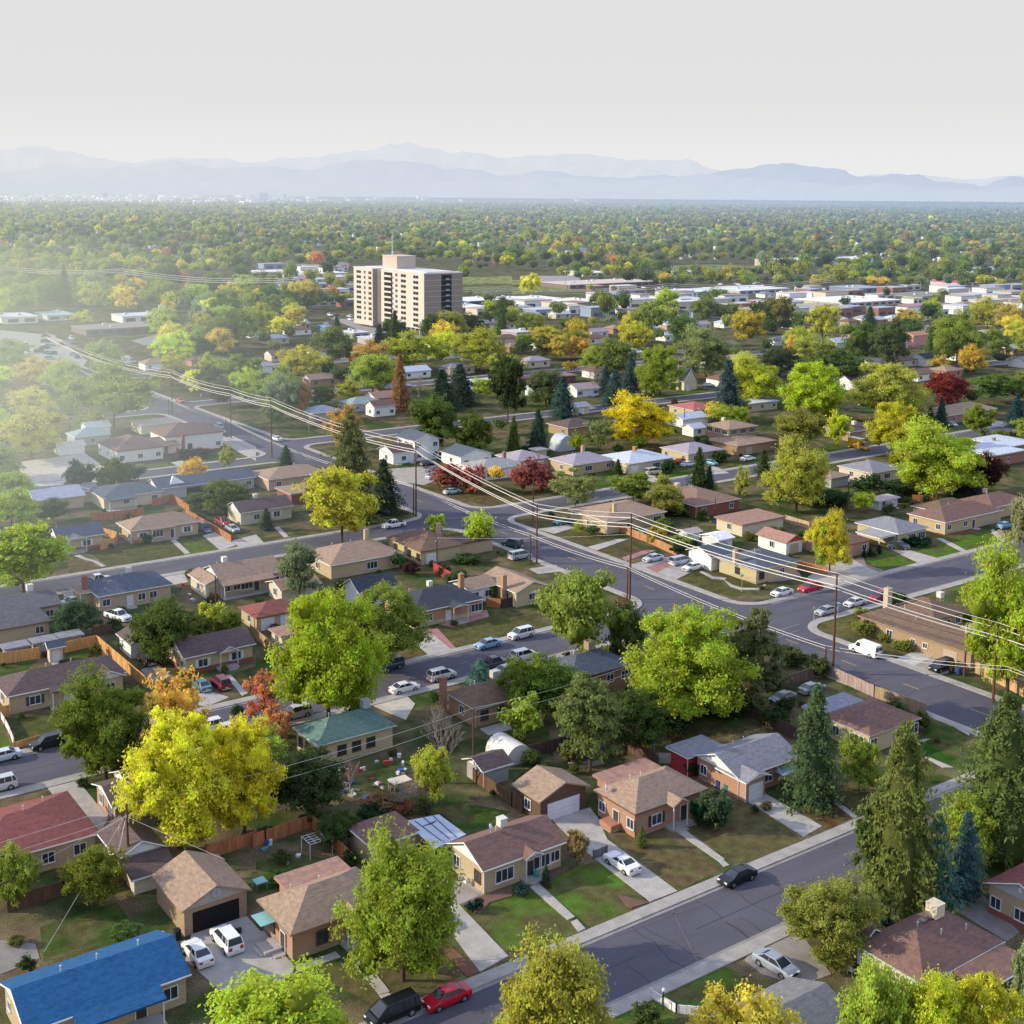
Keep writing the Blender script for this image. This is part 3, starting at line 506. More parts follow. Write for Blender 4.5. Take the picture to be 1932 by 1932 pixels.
def block(rt, x0, y0, w, d, kind, roof, wall, z=3.0, rh=1.5, zb=0, ov=.4, gable=WHT, trim=WHT, band=False, posts=False):
    global BN; BN += 1
    x1, y1 = x0+w, y0+d
    m = MB(); o = ov+.011*(BN % 9)
    if posts:
        for px in (x0+.3, x1-.3): MB().box(px-.07, y0+.25, zb, px+.07, y0+.39, z-.1).obj('post', 'flat', WHT, rt)
    else:
        m.box(x0+o, y0+o, zb, x1-o, y1-o, z-.12); m.obj('wall', 'wall', wall, rt)
        if band:
            m = MB(); m.box(x0+o-.03, y0+o-.03, zb, x1-o+.03, y1-o+.03, zb+.75); m.obj('plinth', 'wall', band, rt)
    m = MB(); g = roof_mesh(m, x0, y0, x1, y1, z, rh, kind); ro = m.obj('roof', 'roof', roof, rt); ro['_o'] = rt['_o']
    if g and gable:
        for t in g: MB().add(t, [(0, 1, 2)]).obj('gable', 'flat', gable, rt)
    if trim:
        m = MB(); t = .07
        if kind in ('hip', 'gx', 'flat', 'lean'): m.box(x0-(t if kind != 'gx' else 0), y0-t, z-.17, x1+(t if kind != 'gx' else 0), y0-.005, z-.02)
        if kind in ('hip', 'gy', 'flat'): m.box(x0-t, y0+.005, z-.17, x0-.005, y1, z-.02)
        if kind == 'gy':
            xm = (x0+x1)/2
            for a, b in ((x0, xm), (x1, xm)): m.bar((a, y0-.05, z-.09), (b, y0-.05, z+rh-.09), .075, n=4)
        if kind == 'gx':
            ym = (y0+y1)/2
            for a, b in ((y0, ym), (y1, ym)): m.bar((x0-.05, a, z-.09), (x0-.05, b, z+rh-.09), .075, n=4)
        m.bar((x0+o-.08, y0+o-.08, .1), (x0+o-.08, y0+o-.08, z-.15), .05, n=5)
        m.obj('gutter', 'flat', trim, rt)
    return ro
def rtop(x0, y0, w, d, kind, z, rh, px, py):
    """roof height above a point"""
    a, b = px-x0, py-y0
    sx = min(a, w-a); sy = min(b, d-b)
    if kind == 'flat': return z+.1
    if kind == 'lean': return z+rh*b/d
    if kind == 'gx': return z+rh*sy/(d/2)
    if kind == 'gy': return z+rh*sx/(w/2)
    return z+rh*min(sx, sy)/(min(w, d)/2)
def cooler(rt, x, y, zt, col=(.62,.62,.60), s=1.0):
    m = MB(); h = .95*s; a = .48*s
    m.box(x-a, y-a, zt+.35, x+a, y+a, zt+.35+h); m.box(x-a-.04, y-a-.04, zt+.35+h, x+a+.04, y+a+.04, zt+.42+h)
    for i in range(5): m.box(x-a-.03, y-a+.08, zt+.45+i*h*.17, x-a, y+a-.08, zt+.52+i*h*.17); m.box(x-a+.08, y-a-.03, zt+.45+i*h*.17, x+a-.08, y-a, zt+.52+i*h*.17)
    for sx in (-1, 1):
        for sy in (-1, 1): m.bar((x+sx*a*.8, y+sy*a*.8, zt-.5), (x+sx*a*.8, y+sy*a*.8, zt+.36), .03, n=4)
    m.obj('roof_cooler', 'flat', col, rt)
def chimney(rt, x, y, z0, z1, col, s=.45):
    m = MB(); m.box(x-s, y-s*.8, z0, x+s, y+s*.8, z1); m.box(x-s-.06, y-s*.8-.06, z1, x+s+.06, y+s*.8+.06, z1+.1, 0); c = m.obj('chimney', 'wall', col, rt); c['_o'] = rt['_o']
    m = MB(); m.bar((x, y, z1+.1), (x, y, z1+.4), .13, n=8); m.obj('flue', 'flat', (.4,.3,.25), c)
HN = 0
def H(q, A, B, C, kind, label, roof, wall, z=3.0, rh=1.5, w=None, d=None, f='wdw', l='w-w', gable=WHT, trim=WHT, band=False, cool=None, chim=None, vents=((.3,.6),(.55,.7)), porch=None, name='house', cat='house', ext=None, sh=None, far=False, dish=None, zb=0, group=None, patio=None):
    b = Q(q, *B, z); x0, y0 = b
    if A is not None: a = Q(q, *A, z); d = d or a[1]-b[1]
    if C is not None: c = Q(q, *C, z); w = w or c[0]-b[0]
    rt = root(name, x0+w/2, y0+d/2, label=label, cat=cat)
    if group: rt['group'] = group
    if sh: rt['_sh'] = sh
    ro = block(rt, x0, y0, w, d, kind, roof, wall, z, rh, gable=gable, trim=trim, band=band)
    BOX.append((x0-1, y0-1, x0+w+1, y0+d+1)); HB.append(PJ(x0+w*.4, y0, 1.5)[:2])
    front(rt, f, y0+.4, x0+.5, x0+w-.5); side(rt, l, x0+.4, y0+.6, y0+d-.6)
    for vx, vy in vents:
        px, py = x0+w*vx, y0+d*vy; zt = rtop(x0, y0, w, d, kind, z, rh, px, py); m = MB(); m.bar((px, py, zt-.2), (px, py, zt+.5), .06, n=6); m.bar((px, py, zt+.5), (px, py, zt+.58), .1, n=6); m.obj('vent_pipe', 'flat', (.6,.6,.62), rt)
    if cool:
        px, py = x0+w*cool[0], y0+d*cool[1]; cooler(rt, px, py, rtop(x0, y0, w, d, kind, z, rh, px, py), *cool[2:])
    if chim:
        px, py = x0+w*chim[0], y0+d*chim[1]; chimney(rt, px, py, 0 if chim[1] > 1 or chim[0] < 0 or chim[0] > 1 else z-.3, z+rh+chim[2], chim[3])
    if dish:
        px, py = x0+w*dish[0], y0+d*dish[1]; zt = rtop(x0, y0, w, d, kind, z, rh, px, py); m = MB(); m.bar((px, py, zt-.2), (px, py, zt+.7), .03, n=5)
        m.bar((px-.02, py-.02, zt+.75), (px+.06, py-.12, zt+.8), .34, .30, n=12); m.obj('satellite_dish', 'flat', (.62,.64,.68), rt)
    if ext:   # roof carried forward on posts: (u0, u1, depth)
        for u0, u1, dp in ext:
            sl_ = rh/(d/2); xa, xb = x0+w*u0, x0+w*u1; dz = dp*sl_*.6; m = MB()
            m.add([(xa,y0-dp,z-dz-.2),(xb,y0-dp,z-dz-.2),(xb,y0+.02,z-.15),(xa,y0+.02,z-.15),(xa,y0-dp,z-dz),(xb,y0-dp,z-dz),(xb,y0+.02,z+.03),(xa,y0+.02,z+.03)], [(0,3,2,1),(4,5,6,7),(0,1,5,4),(1,2,6,5),(2,3,7,6),(3,0,4,7)])
            m.obj('porch_roof', 'roof', roof, rt); m = MB()
            for px in (xa+.25, xb-.25): MB().box(px-.06, y0-dp+.15, 0, px+.06, y0-dp+.27, z-dz-.18).obj('porch_post', 'flat', WHT, rt)
            m = MB(); m.box(xa, y0-dp, 0, xb, y0+.35, .16); m.obj('porch_floor', 'concrete', (.36,.34,.33), rt)
    if porch:  # small front gable: (u, width, projection, roof height)
        u, pw, pd, ph = porch[:4]; xc = x0+w*u; m = MB(); g = roof_mesh(m, xc-pw/2, y0-pd, xc+pw/2, y0+d*.22, z-.02, ph, 'gy', .14); m.obj('porch_roof', 'roof', roof, rt)
        m = MB(); m.add(g[0], [(0, 1, 2)])
        for a_, b_ in ((xc-pw/2, xc), (xc+pw/2, xc)): m.bar((a_, y0-pd-.04, z-.08), (b_, y0-pd-.04, z+ph-.08), .06, n=4)
        m.obj('porch_gable', 'flat', gable or WHT, rt)
        m = MB()
        for px in (xc-pw/2+.2, xc+pw/2-.2): MB().box(px-.06, y0-pd+.1, .1, px+.06, y0-pd+.22, z-.1).obj('porch_post', 'flat', (.6,.6,.6), rt)
        m = MB(); m.box(xc-pw/2, y0-pd, 0, xc+pw/2, y0+.4, .3); m.box(xc-pw/3, y0-pd-.5, 0, xc+pw/3, y0-pd, .15); m.obj('porch_step', 'concrete', (.36,.34,.33), rt)
    rt['_r'] = (x0, y0, w, d)
    return rt
def B2(rt, q, A, B, C, kind, roof, wall, z=3.0, rh=1.4, w=None, d=None, f='', l='', **k):
    b = Q(q, *B, z)
    if A is not None: d = d or Q(q, *A, z)[1]-b[1]
    if C is not None: w = w or Q(q, *C, z)[0]-b[0]
    block(rt, b[0], b[1], w, d, kind, roof, wall, z, rh, **k); front(rt, f, b[1]+.4, b[0]+.5, b[0]+w-.5); side(rt, l, b[0]+.4, b[1]+.6, b[1]+d-.6)
    BOX.append((b[0]-1, b[1]-1, b[0]+w+1, b[1]+d+1))
def B3(rt, x, y, w, d, kind, roof, wall, z=3.0, rh=1.4, f='', l='', **k):
    block(rt, x, y, w, d, kind, roof, wall, z, rh, **k); front(rt, f, y+.4, x+.5, x+w-.5); side(rt, l, x+.4, y+.6, y+d-.6); BOX.append((x-1, y-1, x+w+1, y+d+1))
# --- nearest row
h = H(30, (10,1610), (190,2000), (1415,1515), 'gx', 'long house with a bright blue shingle roof and tan brick walls, bottom left corner', rBLU, TAN, rh=1.7, f='---dw', l='t-v', ext=[(.27,.80,1.7)], vents=((.3,.55),(.52,.55),(.78,.55)), sh=(.2,.1,.08))
h = H(30, (1120,815), (1370,1090), (1895,910), 'gy', 'tan brick double garage with its door open and a tan gabled roof', rTAN, TANB, z=3, rh=1.7, f='O', l='', gable=(.40,.36,.33), name='garage', cat='garage', trim=None, vents=())
x0, y0, w, d = h['_r']; m = MB(); m.bar((x0+w/2, y0+.27, 3.85), (x0+w/2, y0+.12, 3.85), .52, n=8); o = m.obj('gable_ornament', 'flat', (.42,.46,.52), h)
m = MB(); m.bar((x0+w/2, y0+.115, 3.85), (x0+w/2, y0+.09, 3.85), .36, n=8)
for k in range(4): a = k*math.pi/4; m.bar((x0+w/2-.5*math.cos(a), y0+.1, 3.85-.5*math.sin(a)), (x0+w/2+.5*math.cos(a), y0+.1, 3.85+.5*math.sin(a)), .035, n=4)
m.obj('ornament_star', 'flat', (.30,.33,.38), h)
h = H(30, (830,30), (985,210), None, 'gx', 'brown roofed house with a white gable and railed porch, behind the yellow tree', rPUR, RED, rh=1.7, w=9.5, f='wbw', l='w')
B2(h, 30, (695,115), (850,300), None, 'gx', rPUR, BRK, z=2.7, rh=1.2, w=4.2, f='', l='ww')
h = H(30, (725,490), (890,690), (1250,580), 'gy', 'brown roofed garage with a white gable beside the leaning utility pole', rPUR, CRM, rh=1.4, f='', l='', name='garage', cat='garage')
x0, y0, w, d = h['_r']; B3(h, x0+.3, y0-3.4, w-.2, 3.6, 'lean', rPUR, CRM, z=2.0, rh=.8, trim=WHT)
h = H(30, None, (-300,780), (525,490), 'hip', 'red roofed house with a carport at the left edge', rRED, TAN, rh=2.0, w=15, d=12.5, f='--ww', l='', cool=None, vents=((.75,.75),(.55,.5)))
x0, y0, w, d = h['_r']
h = H(31, (5,990), (260,1260), (960,1010), 'hip', 'tan hip roofed brick house beside the open garage', rTAN, BRK, z=3.2, rh=2.1, w=11.5, f='-v-Dw', l='-v-d-', porch=(.60,2.6,1.2,.7), trim=(.3,.2,.14), band=(.36,.26,.19), vents=((.25,.75),(.5,.65)))
x0, y0, w, d = h['_r']; B3(h, x0+3.4, y0+d-.3, w-4, 3.4, 'flat', rPNK, BRK, z=3.1, trim=(.4,.28,.2))
m = MB(); m.box(x0-1.2, y0+4.2, 2.35, x0+.35, y0+6.6, 2.42); m.obj('awning', 'flat', (.25,.50,.50), h)
m = MB(); m.box(x0-1.6, y0+2.6, 0, x0+.4, y0+4.8, .45); m.box(x0-2.0, y0+2.8, 0, x0-1.6, y0+4.6, .22); m.obj('step', 'concrete', (.42,.39,.38), h)
h = H(31, (1420,570), (1715,780), (2347,575), 'gx', 'mauve brown gabled house in the middle foreground, white gable and roof cooler', rMAU, TAN, rh=1.7, w=11.3, f='-b-dbw', l='w-v', porch=(.57,2.4,.6,.6), cool=(.50,.62,(.66,.64,.60),.95), dish=(.33,.55), vents=((.42,.6),))
x0, y0, w, d = h['_r']
h = H(31, (775,515), (870,600), (1290,500), 'hip', 'low mauve roofed garage joined to a pale panelled patio cover', rMAU, TAN, z=2.8, rh=1.2, w=6.6, d=6.0, f='w', l='', name='garage', cat='garage', vents=())
pt = root('patio_cover', 73.8, 117.5, label='pale blue translucent patio cover with dark bars beside the mauve roofed house', cat='patio cover')
m = MB(); a = [Q(31, 1130, 390, 3), Q(31, 1380, 340, 3), Q(31, 1585, 490, 3), Q(31, 1345, 600, 3)]; m.slab(ccw(a), 2.75, 2.85); m.obj('panel', 'flat', (.44,.50,.60), pt)
m = MB()
for p, r_ in (((1200,400),(1400,550)), ((1260,370),(1460,535)), ((1330,355),(1510,520)), ((1300,430),(1345,410)), ((1360,400),(1260,440))):
    a = Q(31, *p, 2.87); b = Q(31, *r_, 2.87); m.bar((*a, 2.88), (*b, 2.88), .07, n=4)
m.obj('roof_bar', 'flat', (.07,.08,.13), pt)
m = MB()
for p in ((1130,390), (1380,340), (1560,490), (1345,590)): a = Q(31, *p, 3); MB().box(a[0]-.06, a[1]-.06, 0, a[0]+.06, a[1]+.06, 2.75).obj('post', 'flat', WHT, pt)
h = H(32, (0,120), (210,260), (590,130), 'gy', 'brown timber garage with a wide white door and tan gabled roof', rTAN, (.12,.075,.055), rh=1.5, f='G', l='w', gable=(.12,.075,.055), trim=None, name='garage', cat='garage', vents=())
h = H(32, (620,160), (930,350), (1490,155), 'hip', 'orange brick hip roofed house with dark shutters and ivy at its right corner', rTAN, BRK, z=3.3, rh=2.0, f='-s-dw', l='w-d-w', trim=(.13,.08,.06), porch=(.53,2.6,1.2,.7), band=(.42,.22,.14), sh=(.06,.04,.035), gable=BRK, vents=((.32,.7),(.42,.62)), dish=(.03,.75))
x0, y0, w, d = h['_r']; B3(h, x0+2.5, y0+d-.3, w-3.2, 3.6, 'flat', rPNK, BRK, z=3.2, trim=None)
m = MB(); m.box(x0-1.1, y0+3.0, 0, x0+.4, y0+5.2, .8); m.obj('side_step', 'wall', (.40,.19,.13), h)
h = H(32, (1376,-104), (1710,80), None, 'gx', 'grey shingled house with an attached white garage door and blue awning', rGRY, BRK, rh=1.7, w=11.5, f='-wb', l='w--', trim=WHT, vents=((.45,.75),(.66,.8)))
x0, y0, w, d = h['_r']; B3(h, x0, y0-1.3, 4.4, 5.5, 'gy', rGRY, PNK, z=2.9, rh=.8, f='g', l='')
B3(h, x0-1, y0+d-.2, 6.5, 4.2, 'flat', rGRY, (.45,.05,.06), z=2.9)
m = MB(); m.box(x0+6.5, y0-1.6, 2.2, x0+10, y0+.2, 2.27); m.obj('awning', 'flat', (.16,.22,.36), h)
h = H(33, (670,1315), (1180,1640), (1795,1310), 'hip', 'dark mauve hip roofed house at bottom right with a big beige roof cooler', rMAU, CRM, rh=2.1, f='', l='s---w', cool=(.60,.56,(.66,.58,.45),1.35), vents=((.38,.55),(.5,.35),(.75,.28)), trim=(.5,.55,.58))
x0, y0, w, d = h['_r']; B3(h, x0+4.2, y0-3.5, w-4.6, 3.4, 'lean', rMAU, CRM, z=2.7, rh=.25, posts=True)
m = MB(); px, py = x0+w*.46, y0+d*.58; m.bar((px, py, 3.8), (px, py, 5.1), .16, n=10); m.bar((px, py, 5.1), (px, py, 5.25), .3, n=10); m.obj('turbine_vent', 'chrome', None, h)
B3(h, x0+1.5, y0+d-.2, 2.6, 2.2, 'gy', rMAU, CRM, z=2.9, rh=.8)
h = H(33, (1610,870), (2170,1130), None, 'gx', 'tan house with a red roof and grey gable at the right edge', rRED, TAN, z=3.4, rh=1.8, w=12, f='w', l='w-w-w', gable=(.45,.46,.48), band=(.30,.11,.08), vents=())
x0, y0, w, d = h['_r']; m = MB(); m.bar((x0+.28, y0+d/2, 4.3), (x0+.2, y0+d/2, 4.3), .28, n=14); m.obj('gable_vent', 'flat', (.65,.66,.68), h)
a = Q(33, 640, 1970, 3)
h = root('house', 80, 70, label='grey gabled house cut off by the bottom edge, behind the yellow leaved tree', cat='house'); h['_o'] = (80., 70., 0.)
B3(h, 74.5, 66.3, 11.3, 8.6, 'gx', (.19,.19,.20), TAN, z=3, rh=1.7, f='ww', gable=TAN); 
h = H(32, (-30,-20), (-220,30), (110,-60), 'gx', 'small brown roofed shed with a white gable behind the timber garage', rPUR, GRY, z=2.4, rh=1.0, w=4.8, d=4.8, f='', l='', name='shed', cat='shed', vents=())
# --- second row, street with many parked cars
h = H(20, (-60,1300), (50,1395), None, 'hip', 'purple brown roofed tan house inside the new timber fence', rPUR, TAN, rh=1.8, w=17.5, d=8.5, f='-s-Db-w', l='w', vents=((.4,.6),(.62,.65)), ext=[(.34,.62,1.2)], sh=(.07,.07,.10))
x0, y0, w, d = h['_r']; B3(h, x0+12.4, y0-1.2, 4.6, 6, 'gy', rPUR, TAN, z=3, rh=1.1, f='w')
h = H(20, (1250,990), (1385,1105), (1948,1000), 'gx', 'purple brown gabled house with white shutters and a small white porch gable', rPUR, YEL, rh=1.8, f='-s--s-', l='t-w', porch=(.58,3.3,1.3,.9), band=(.28,.10,.08), vents=())
h = H(21, (265,1640), (465,1765), (1065,1610), 'hip', 'tan brick house with a green hip roof and a grey roof cooler', rGRN, YEL, z=3.2, rh=1.9, d=7.4, f='-vvv-', l='vvv', trim=(.5,.56,.55), cool=(.80,.60,(.42,.44,.46),1.15), vents=((.33,.6),(.45,.7),(.2,.3)))
h = H(21, (1500,1340), (1650,1490), None, 'hip', 'brown hip roofed brick house with a brick chimney beside the bare tree', rBRN, TANB, z=3.0, rh=1.9, w=9.8, f='vv-', l='w', trim=(.5,.5,.5), cool=(.72,.7,(.5,.5,.47),1.0), chim=(-.06,.95,.6,RED), vents=((.3,.7),(.42,.8)))
h = H(22, (370,1110), (450,1270), (960,1150), 'hip', 'red brick house under a blue grey hip roof with a bulky tan cooler', rSLA, RED, z=3.0, rh=1.9, d=8.6, f='--ww', l='w', trim=(.12,.08,.07), cool=(.56,.55,(.36,.27,.20),1.3), vents=((.4,.7),))
h = H(21, (650,545), (775,612), (1090,560), 'gx', 'white gabled garage with a slate roof left of the dark roofed corner house', rDRK, WHT, rh=1.9, w=8.6, f='', l='', name='garage', cat='garage', vents=())
h = H(21, None, (1185,765), (1745,660), 'hip', 'brick and yellow house with a dark slate hip roof, chimney and pink patio', rDRK, BRK, z=3, rh=2.0, d=11, f='-w-D--b', l='', cool=(.55,.72,(.66,.64,.60),.9), chim=(.96,.62,.9,(.42,.22,.14)), band=YEL, porch=(.60,3.4,1.6,.5), vents=((.3,.8),))
h = H(21, (1750,490), (1960,610), (2262,580), 'gy', 'yellow ochre gabled house next to the big tree at the crossroads', rTAN, YEL, rh=1.5, w=8, d=12, f='-w-', l='-w--w-', gable=YEL, vents=((.3,.6),))
x0, y0, w, d = h['_r']; B3(h, x0-6.3, y0+6.2, 6.6, 6.5, 'gx', rTAN, WHT, z=3, rh=1.2, f='ww', gable=TAN)
chimney(h, x0-.2, y0+3.5, 0, 5.4, (.42,.25,.17))
h = H(21, (450,240), (560,405), (965,265), 'hip', 'broad tan hip roofed house behind the grey green tree, with a tall chimney', rTAN, TAN, rh=2.2, w=16.5, d=12.5, f='---b-w', l='w', chim=(.82,.8,.8,TAN), vents=((.3,.7),(.6,.8)))
h = H(21, (995,185), (1240,300), (1580,240), 'hip', 'dark brown hip roofed corner house with a carport on its right side', rBRN, YEL, rh=2.0, w=10.5, d=14, f='g-', l='-v--v-v', trim=(.2,.13,.1), chim=(.92,.6,.6,(.5,.36,.33)), vents=((.5,.5),))
x0, y0, w, d = h['_r']; B3(h, x0+w-.3, y0+1, 9, 5.5, 'flat', rPUR, TAN, z=2.8, trim=None)
h = H(20, (650,575), (740,640), None, 'hip', 'blue grey hip roofed house with a tall brick chimney', rSLA, TAN, rh=1.9, w=14, d=10.5, f='w-Dww-', l='', chim=(-.04,.55,.5,(.33,.14,.10)), cool=(.62,.85,(.7,.7,.7),.95), vents=((.4,.7),(.42,.45),(.35,.85)))
x0, y0, w, d = h['_r']; B3(h, x0-2.2, y0+4.0, 4.4, 5.2, 'flat', rTAN, TAN, z=2.9)
h = H(20, (1600,450), (1660,525), None, 'gx', 'tan roofed house with a white gable and a front wing', rTAN, TAN, z=3.2, rh=2.0, w=13, d=9.5, f='wwbd-w', l='', cool=(.26,.62,(.72,.70,.66),.95), ext=[(0,.8,1.8)], vents=((.14,.6),))
B2(h, 20, (1385,460), (1545,550), (1640,530), 'gy', rTAN, CRM, z=2.9, rh=1.0, w=4.6, d=8.5, f='h', l='-w-', gable=TAN)
h = H(20, (865,80), (980,145), (1510,65), 'hip', 'long tan hip roofed house with a recessed porch and lawn on the far left street', rTAN, TAN, rh=1.9, f='-s-b-d-s-', l='v--w', ext=[(.28,.62,.8)], vents=((.2,.9),))
h = H(20, (330,140), (435,215), (755,172), 'gx', 'small slate roofed house with a white porch gable, far left street', rSLA, YEL, rh=1.8, w=10, d=7, f='D-s-', l='', porch=(.38,4,1.2,.8), band=(.32,.13,.10), vents=((.1,.6),))
h = H(20, None, (-160,800), (365,735), 'gx', 'low dark grey house with a white roof cooler at the left edge', (.14,.135,.15), TAN, rh=1.5, w=14, d=10, f='---w', l='', cool=(.72,.6,(.66,.66,.62),1.1), vents=(), gable=(.14,.1,.09), trim=(.15,.12,.1))
B2(h, 20, None, (-260,935), (310,850), 'hip', (.15,.14,.15), TAN, z=2.9, rh=1.6, w=14, d=9, f='---w', trim=(.14,.1,.08))
h = H(21, (-190,730), (0,800), (205,770), 'hip', 'red hip roofed garage with two white doors', rRED, TAN, z=2.7, rh=1.3, w=8.3, d=7.5, f='gg', l='w', trim=(.25,.1,.08), name='garage', cat='garage', vents=())
h = H(21, (60,855), (190,945), (330,900), 'flat', 'pink brown flat roofed shed next to the bright green tree', rPNK, CRM, z=2.4, rh=0, w=4.5, d=5, f='', l='w', trim=(.4,.3,.25), name='shed', cat='shed', vents=())
h = H(20, (835,920), (975,1000), (1130,965), 'gy', 'small brown garage with a white gable behind the parked black car', rPUR, WHT, z=2.7, rh=1.1, w=4.8, d=6.5, f='', l='', name='garage', cat='garage', vents=())
h = H(20, (290,1000), (360,1035), (475,1005), 'gx', 'white garden shed with brown trim and grey roof against the timber fence', rSLA, CRM, z=2.6, rh=.8, w=2.9, d=2.4, f='D', l='', name='shed', cat='shed', vents=(), gable=CRM)
for i, (a, b, c) in enumerate((((20,970),(30,1045),(240,1010)), ((290,930),(250,1000),(430,950)), ((500,900),(450,960),(640,925)))):
    H(20, None, b, c, 'flat', ('low grey flat roofed shed, left of three behind the timber fence', 'low grey flat roofed shed, middle of three behind the timber fence', 'low grey flat roofed shed, right of three behind the timber fence')[i], rGRY, GRY, z=2.1, rh=0, d=3.2, f='', l='', name='shed', cat='shed', vents=(), trim=None)
h = H(21, (40,510), (185,590), (540,540), 'gx', 'tan roofed low garage partly behind the grey green tree', rTAN, CRM, z=2.7, rh=1.0, w=8.5, d=6.5, f='', l='w', name='garage', cat='garage', vents=(), gable=CRM)
# --- across the arterial
h = H(23, (480,1540), (770,1690), (1180,1560), 'hip', 'purple red hip roofed house beside the main road', rMAU, YEL, rh=2.0, d=8.6, f='w--D-b', l='wb', vents=((.35,.75),), trim=(.35,.33,.36))
x0, y0, w, d = h['_r']; B3(h, x0+.5, y0+d-.2, 9, 4.2, 'flat', (.26,.28,.33), YEL, z=2.8)
h = root('house', 180, 128, label='long brown ranch house along the main road with a tall beige chimney', cat='house')
B3(h, 174.6, 117.6, 9.5, 23, 'hip', rBRN, TANB, z=3, rh=1.7, f='-', l='w-w-tt-h-', trim=(.3,.24,.2)); B3(h, 183.9, 131.5, 9, 9.3, 'hip', rBRN, TANB, z=3, rh=1.8, f='wdw', l='', trim=(.3,.24,.2)); B3(h, 184.0, 119.5, 12, 7, 'hip', rTAN, TAN, z=3.1, rh=1.3)
chimney(h, 183.2, 141, 0, 6.2, (.55,.45,.34), .6); cooler(h, 190, 135, 4.6, (.66,.64,.58), 1.0)
for px, py in ((178, 131), (180, 123), (181.5, 136)): m = MB(); m.bar((px, py, 3.8), (px, py, 5.0), .06, n=6); m.obj('vent_pipe', 'flat', (.6,.6,.6), h)
h = H(22, None, (1845,440), (2112,345), 'hip', 'corner house with a blue grey roof, beige chimney and curved white lawn edging', rSLA, YEL, z=3, rh=1.6, w=12.5, d=11, f='v-w-', l='v', chim=(.02,.55,1.0,(.50,.36,.26)), trim=(.5,.5,.55), vents=((.5,.6),))
B2(h, 22, (1365,255), (1505,345), (1720,330), 'gx', rSLA, WHT, z=3, rh=1.5, w=7.5, d=7.5, f='d', l='')
h = H(23, (0,165), (140,235), (330,215), 'gy', 'brown roofed garage with a red gable and cream door', rPNK, WHT, z=2.8, rh=1.3, d=9, w=5.8, f='h', l='w', gable=(.5,.07,.04), name='garage', cat='garage', vents=(), trim=None)
h = H(23, (430,160), (540,262), (785,205), 'hip', 'brick house with a brown roof and red eaves behind the yellow and orange tree', rMAU, PNK, z=3, rh=1.9, w=10.5, d=10, f='--w', l='', trim=(.45,.06,.04), vents=())
h = H(23, (665,75), (985,165), (1225,115), 'hip', 'grey beige hip roofed house with a white post carport', rGRY, YEL, z=3, rh=1.7, f='-bb', l='', vents=((.4,.5),))
x0, y0, w, d = h['_r']; B3(h, x0-5.5, y0+.6, 5.8, 6.5, 'flat', (.34,.33,.33), YEL, z=2.7, posts=True)
h = H(23, (1060,20), (1340,80), (1810,10), 'hip', 'long mauve hip roofed tan brick house on the right with an attached garage', rMAU, TAN, z=3, rh=1.9, w=22, d=10.5, f='w-wd-h-', l='w-w', vents=((.5,.7),))
h = H(22, (448,-44), (716,76), (1124,-16), 'hip', 'tan hip roofed house on the corner beyond the main road with a cream chimney', rTAN, TAN, z=3, rh=1.8, d=14, w=18, f='-w-b', l='w', chim=(.28,.25,1.0,YEL), vents=((.5,.6),), trim=WHT)
h = H(12, (1060,1780), (1390,1890), (1735,1830), 'hip', 'dark red brick house with a wide brown hip roof and roof cooler', (.26,.165,.125), (.24,.095,.08), z=3, rh=1.9, f='w-w', l='w-w', cool=(.35,.72,(.6,.52,.45),1.1), trim=WHT, vents=((.55,.6),(.6,.7)))
h = H(22, (1610,70), (1740,100), (1900,60), 'flat', 'tan flat roofed outbuilding behind the dark red brick house', rPNK, CRM, z=2.8, rh=0, w=14, d=9, f='--', l='w', name='outbuilding', cat='outbuilding', vents=(), trim=(.3,.2,.17))
h = H(22, (1290,120), (1320,165), (1435,140), 'gx', 'small pale green garden shed by the tan corner house', (.45,.36,.33), (.55,.62,.62), z=2.2, rh=.6, d=3.5, f='D', l='', name='shed', cat='shed', vents=())
h = H(22, (1520,175), (1560,215), (1690,190), 'gx', 'white canopy tent roof behind the blue grey corner house', (.78,.8,.86), (.6,.62,.68), z=2.3, rh=.8, d=6, f='', l='', name='canopy', cat='canopy', vents=(), trim=None)
h = H(23, None, (840,-80), (1010,-110), 'flat', 'white and pink garden shed with two small windows, right of the swing set', (.5,.42,.42), (.62,.62,.68), z=2.4, rh=0, d=4, f='wD', l='', name='shed', cat='shed', vents=(), trim=WHT)
h = H(13, (1100,1870), (1320,1940), (1530,1870), 'hip', 'brown roofed house behind the carport house', rBRN, TAN, z=3, rh=1.6, w=14, d=9, f='w-w', l='', vents=())
h = H(13, (1500,1850), (1700,1900), (1932,1830), 'hip', 'maroon hip roofed house at the right edge beyond the tan brick house', rMAU, TAN, z=3, rh=1.8, w=15, d=10, f='w-w', l='', vents=((.4,.6),), cool=(.55,.8,(.6,.55,.5),.9))
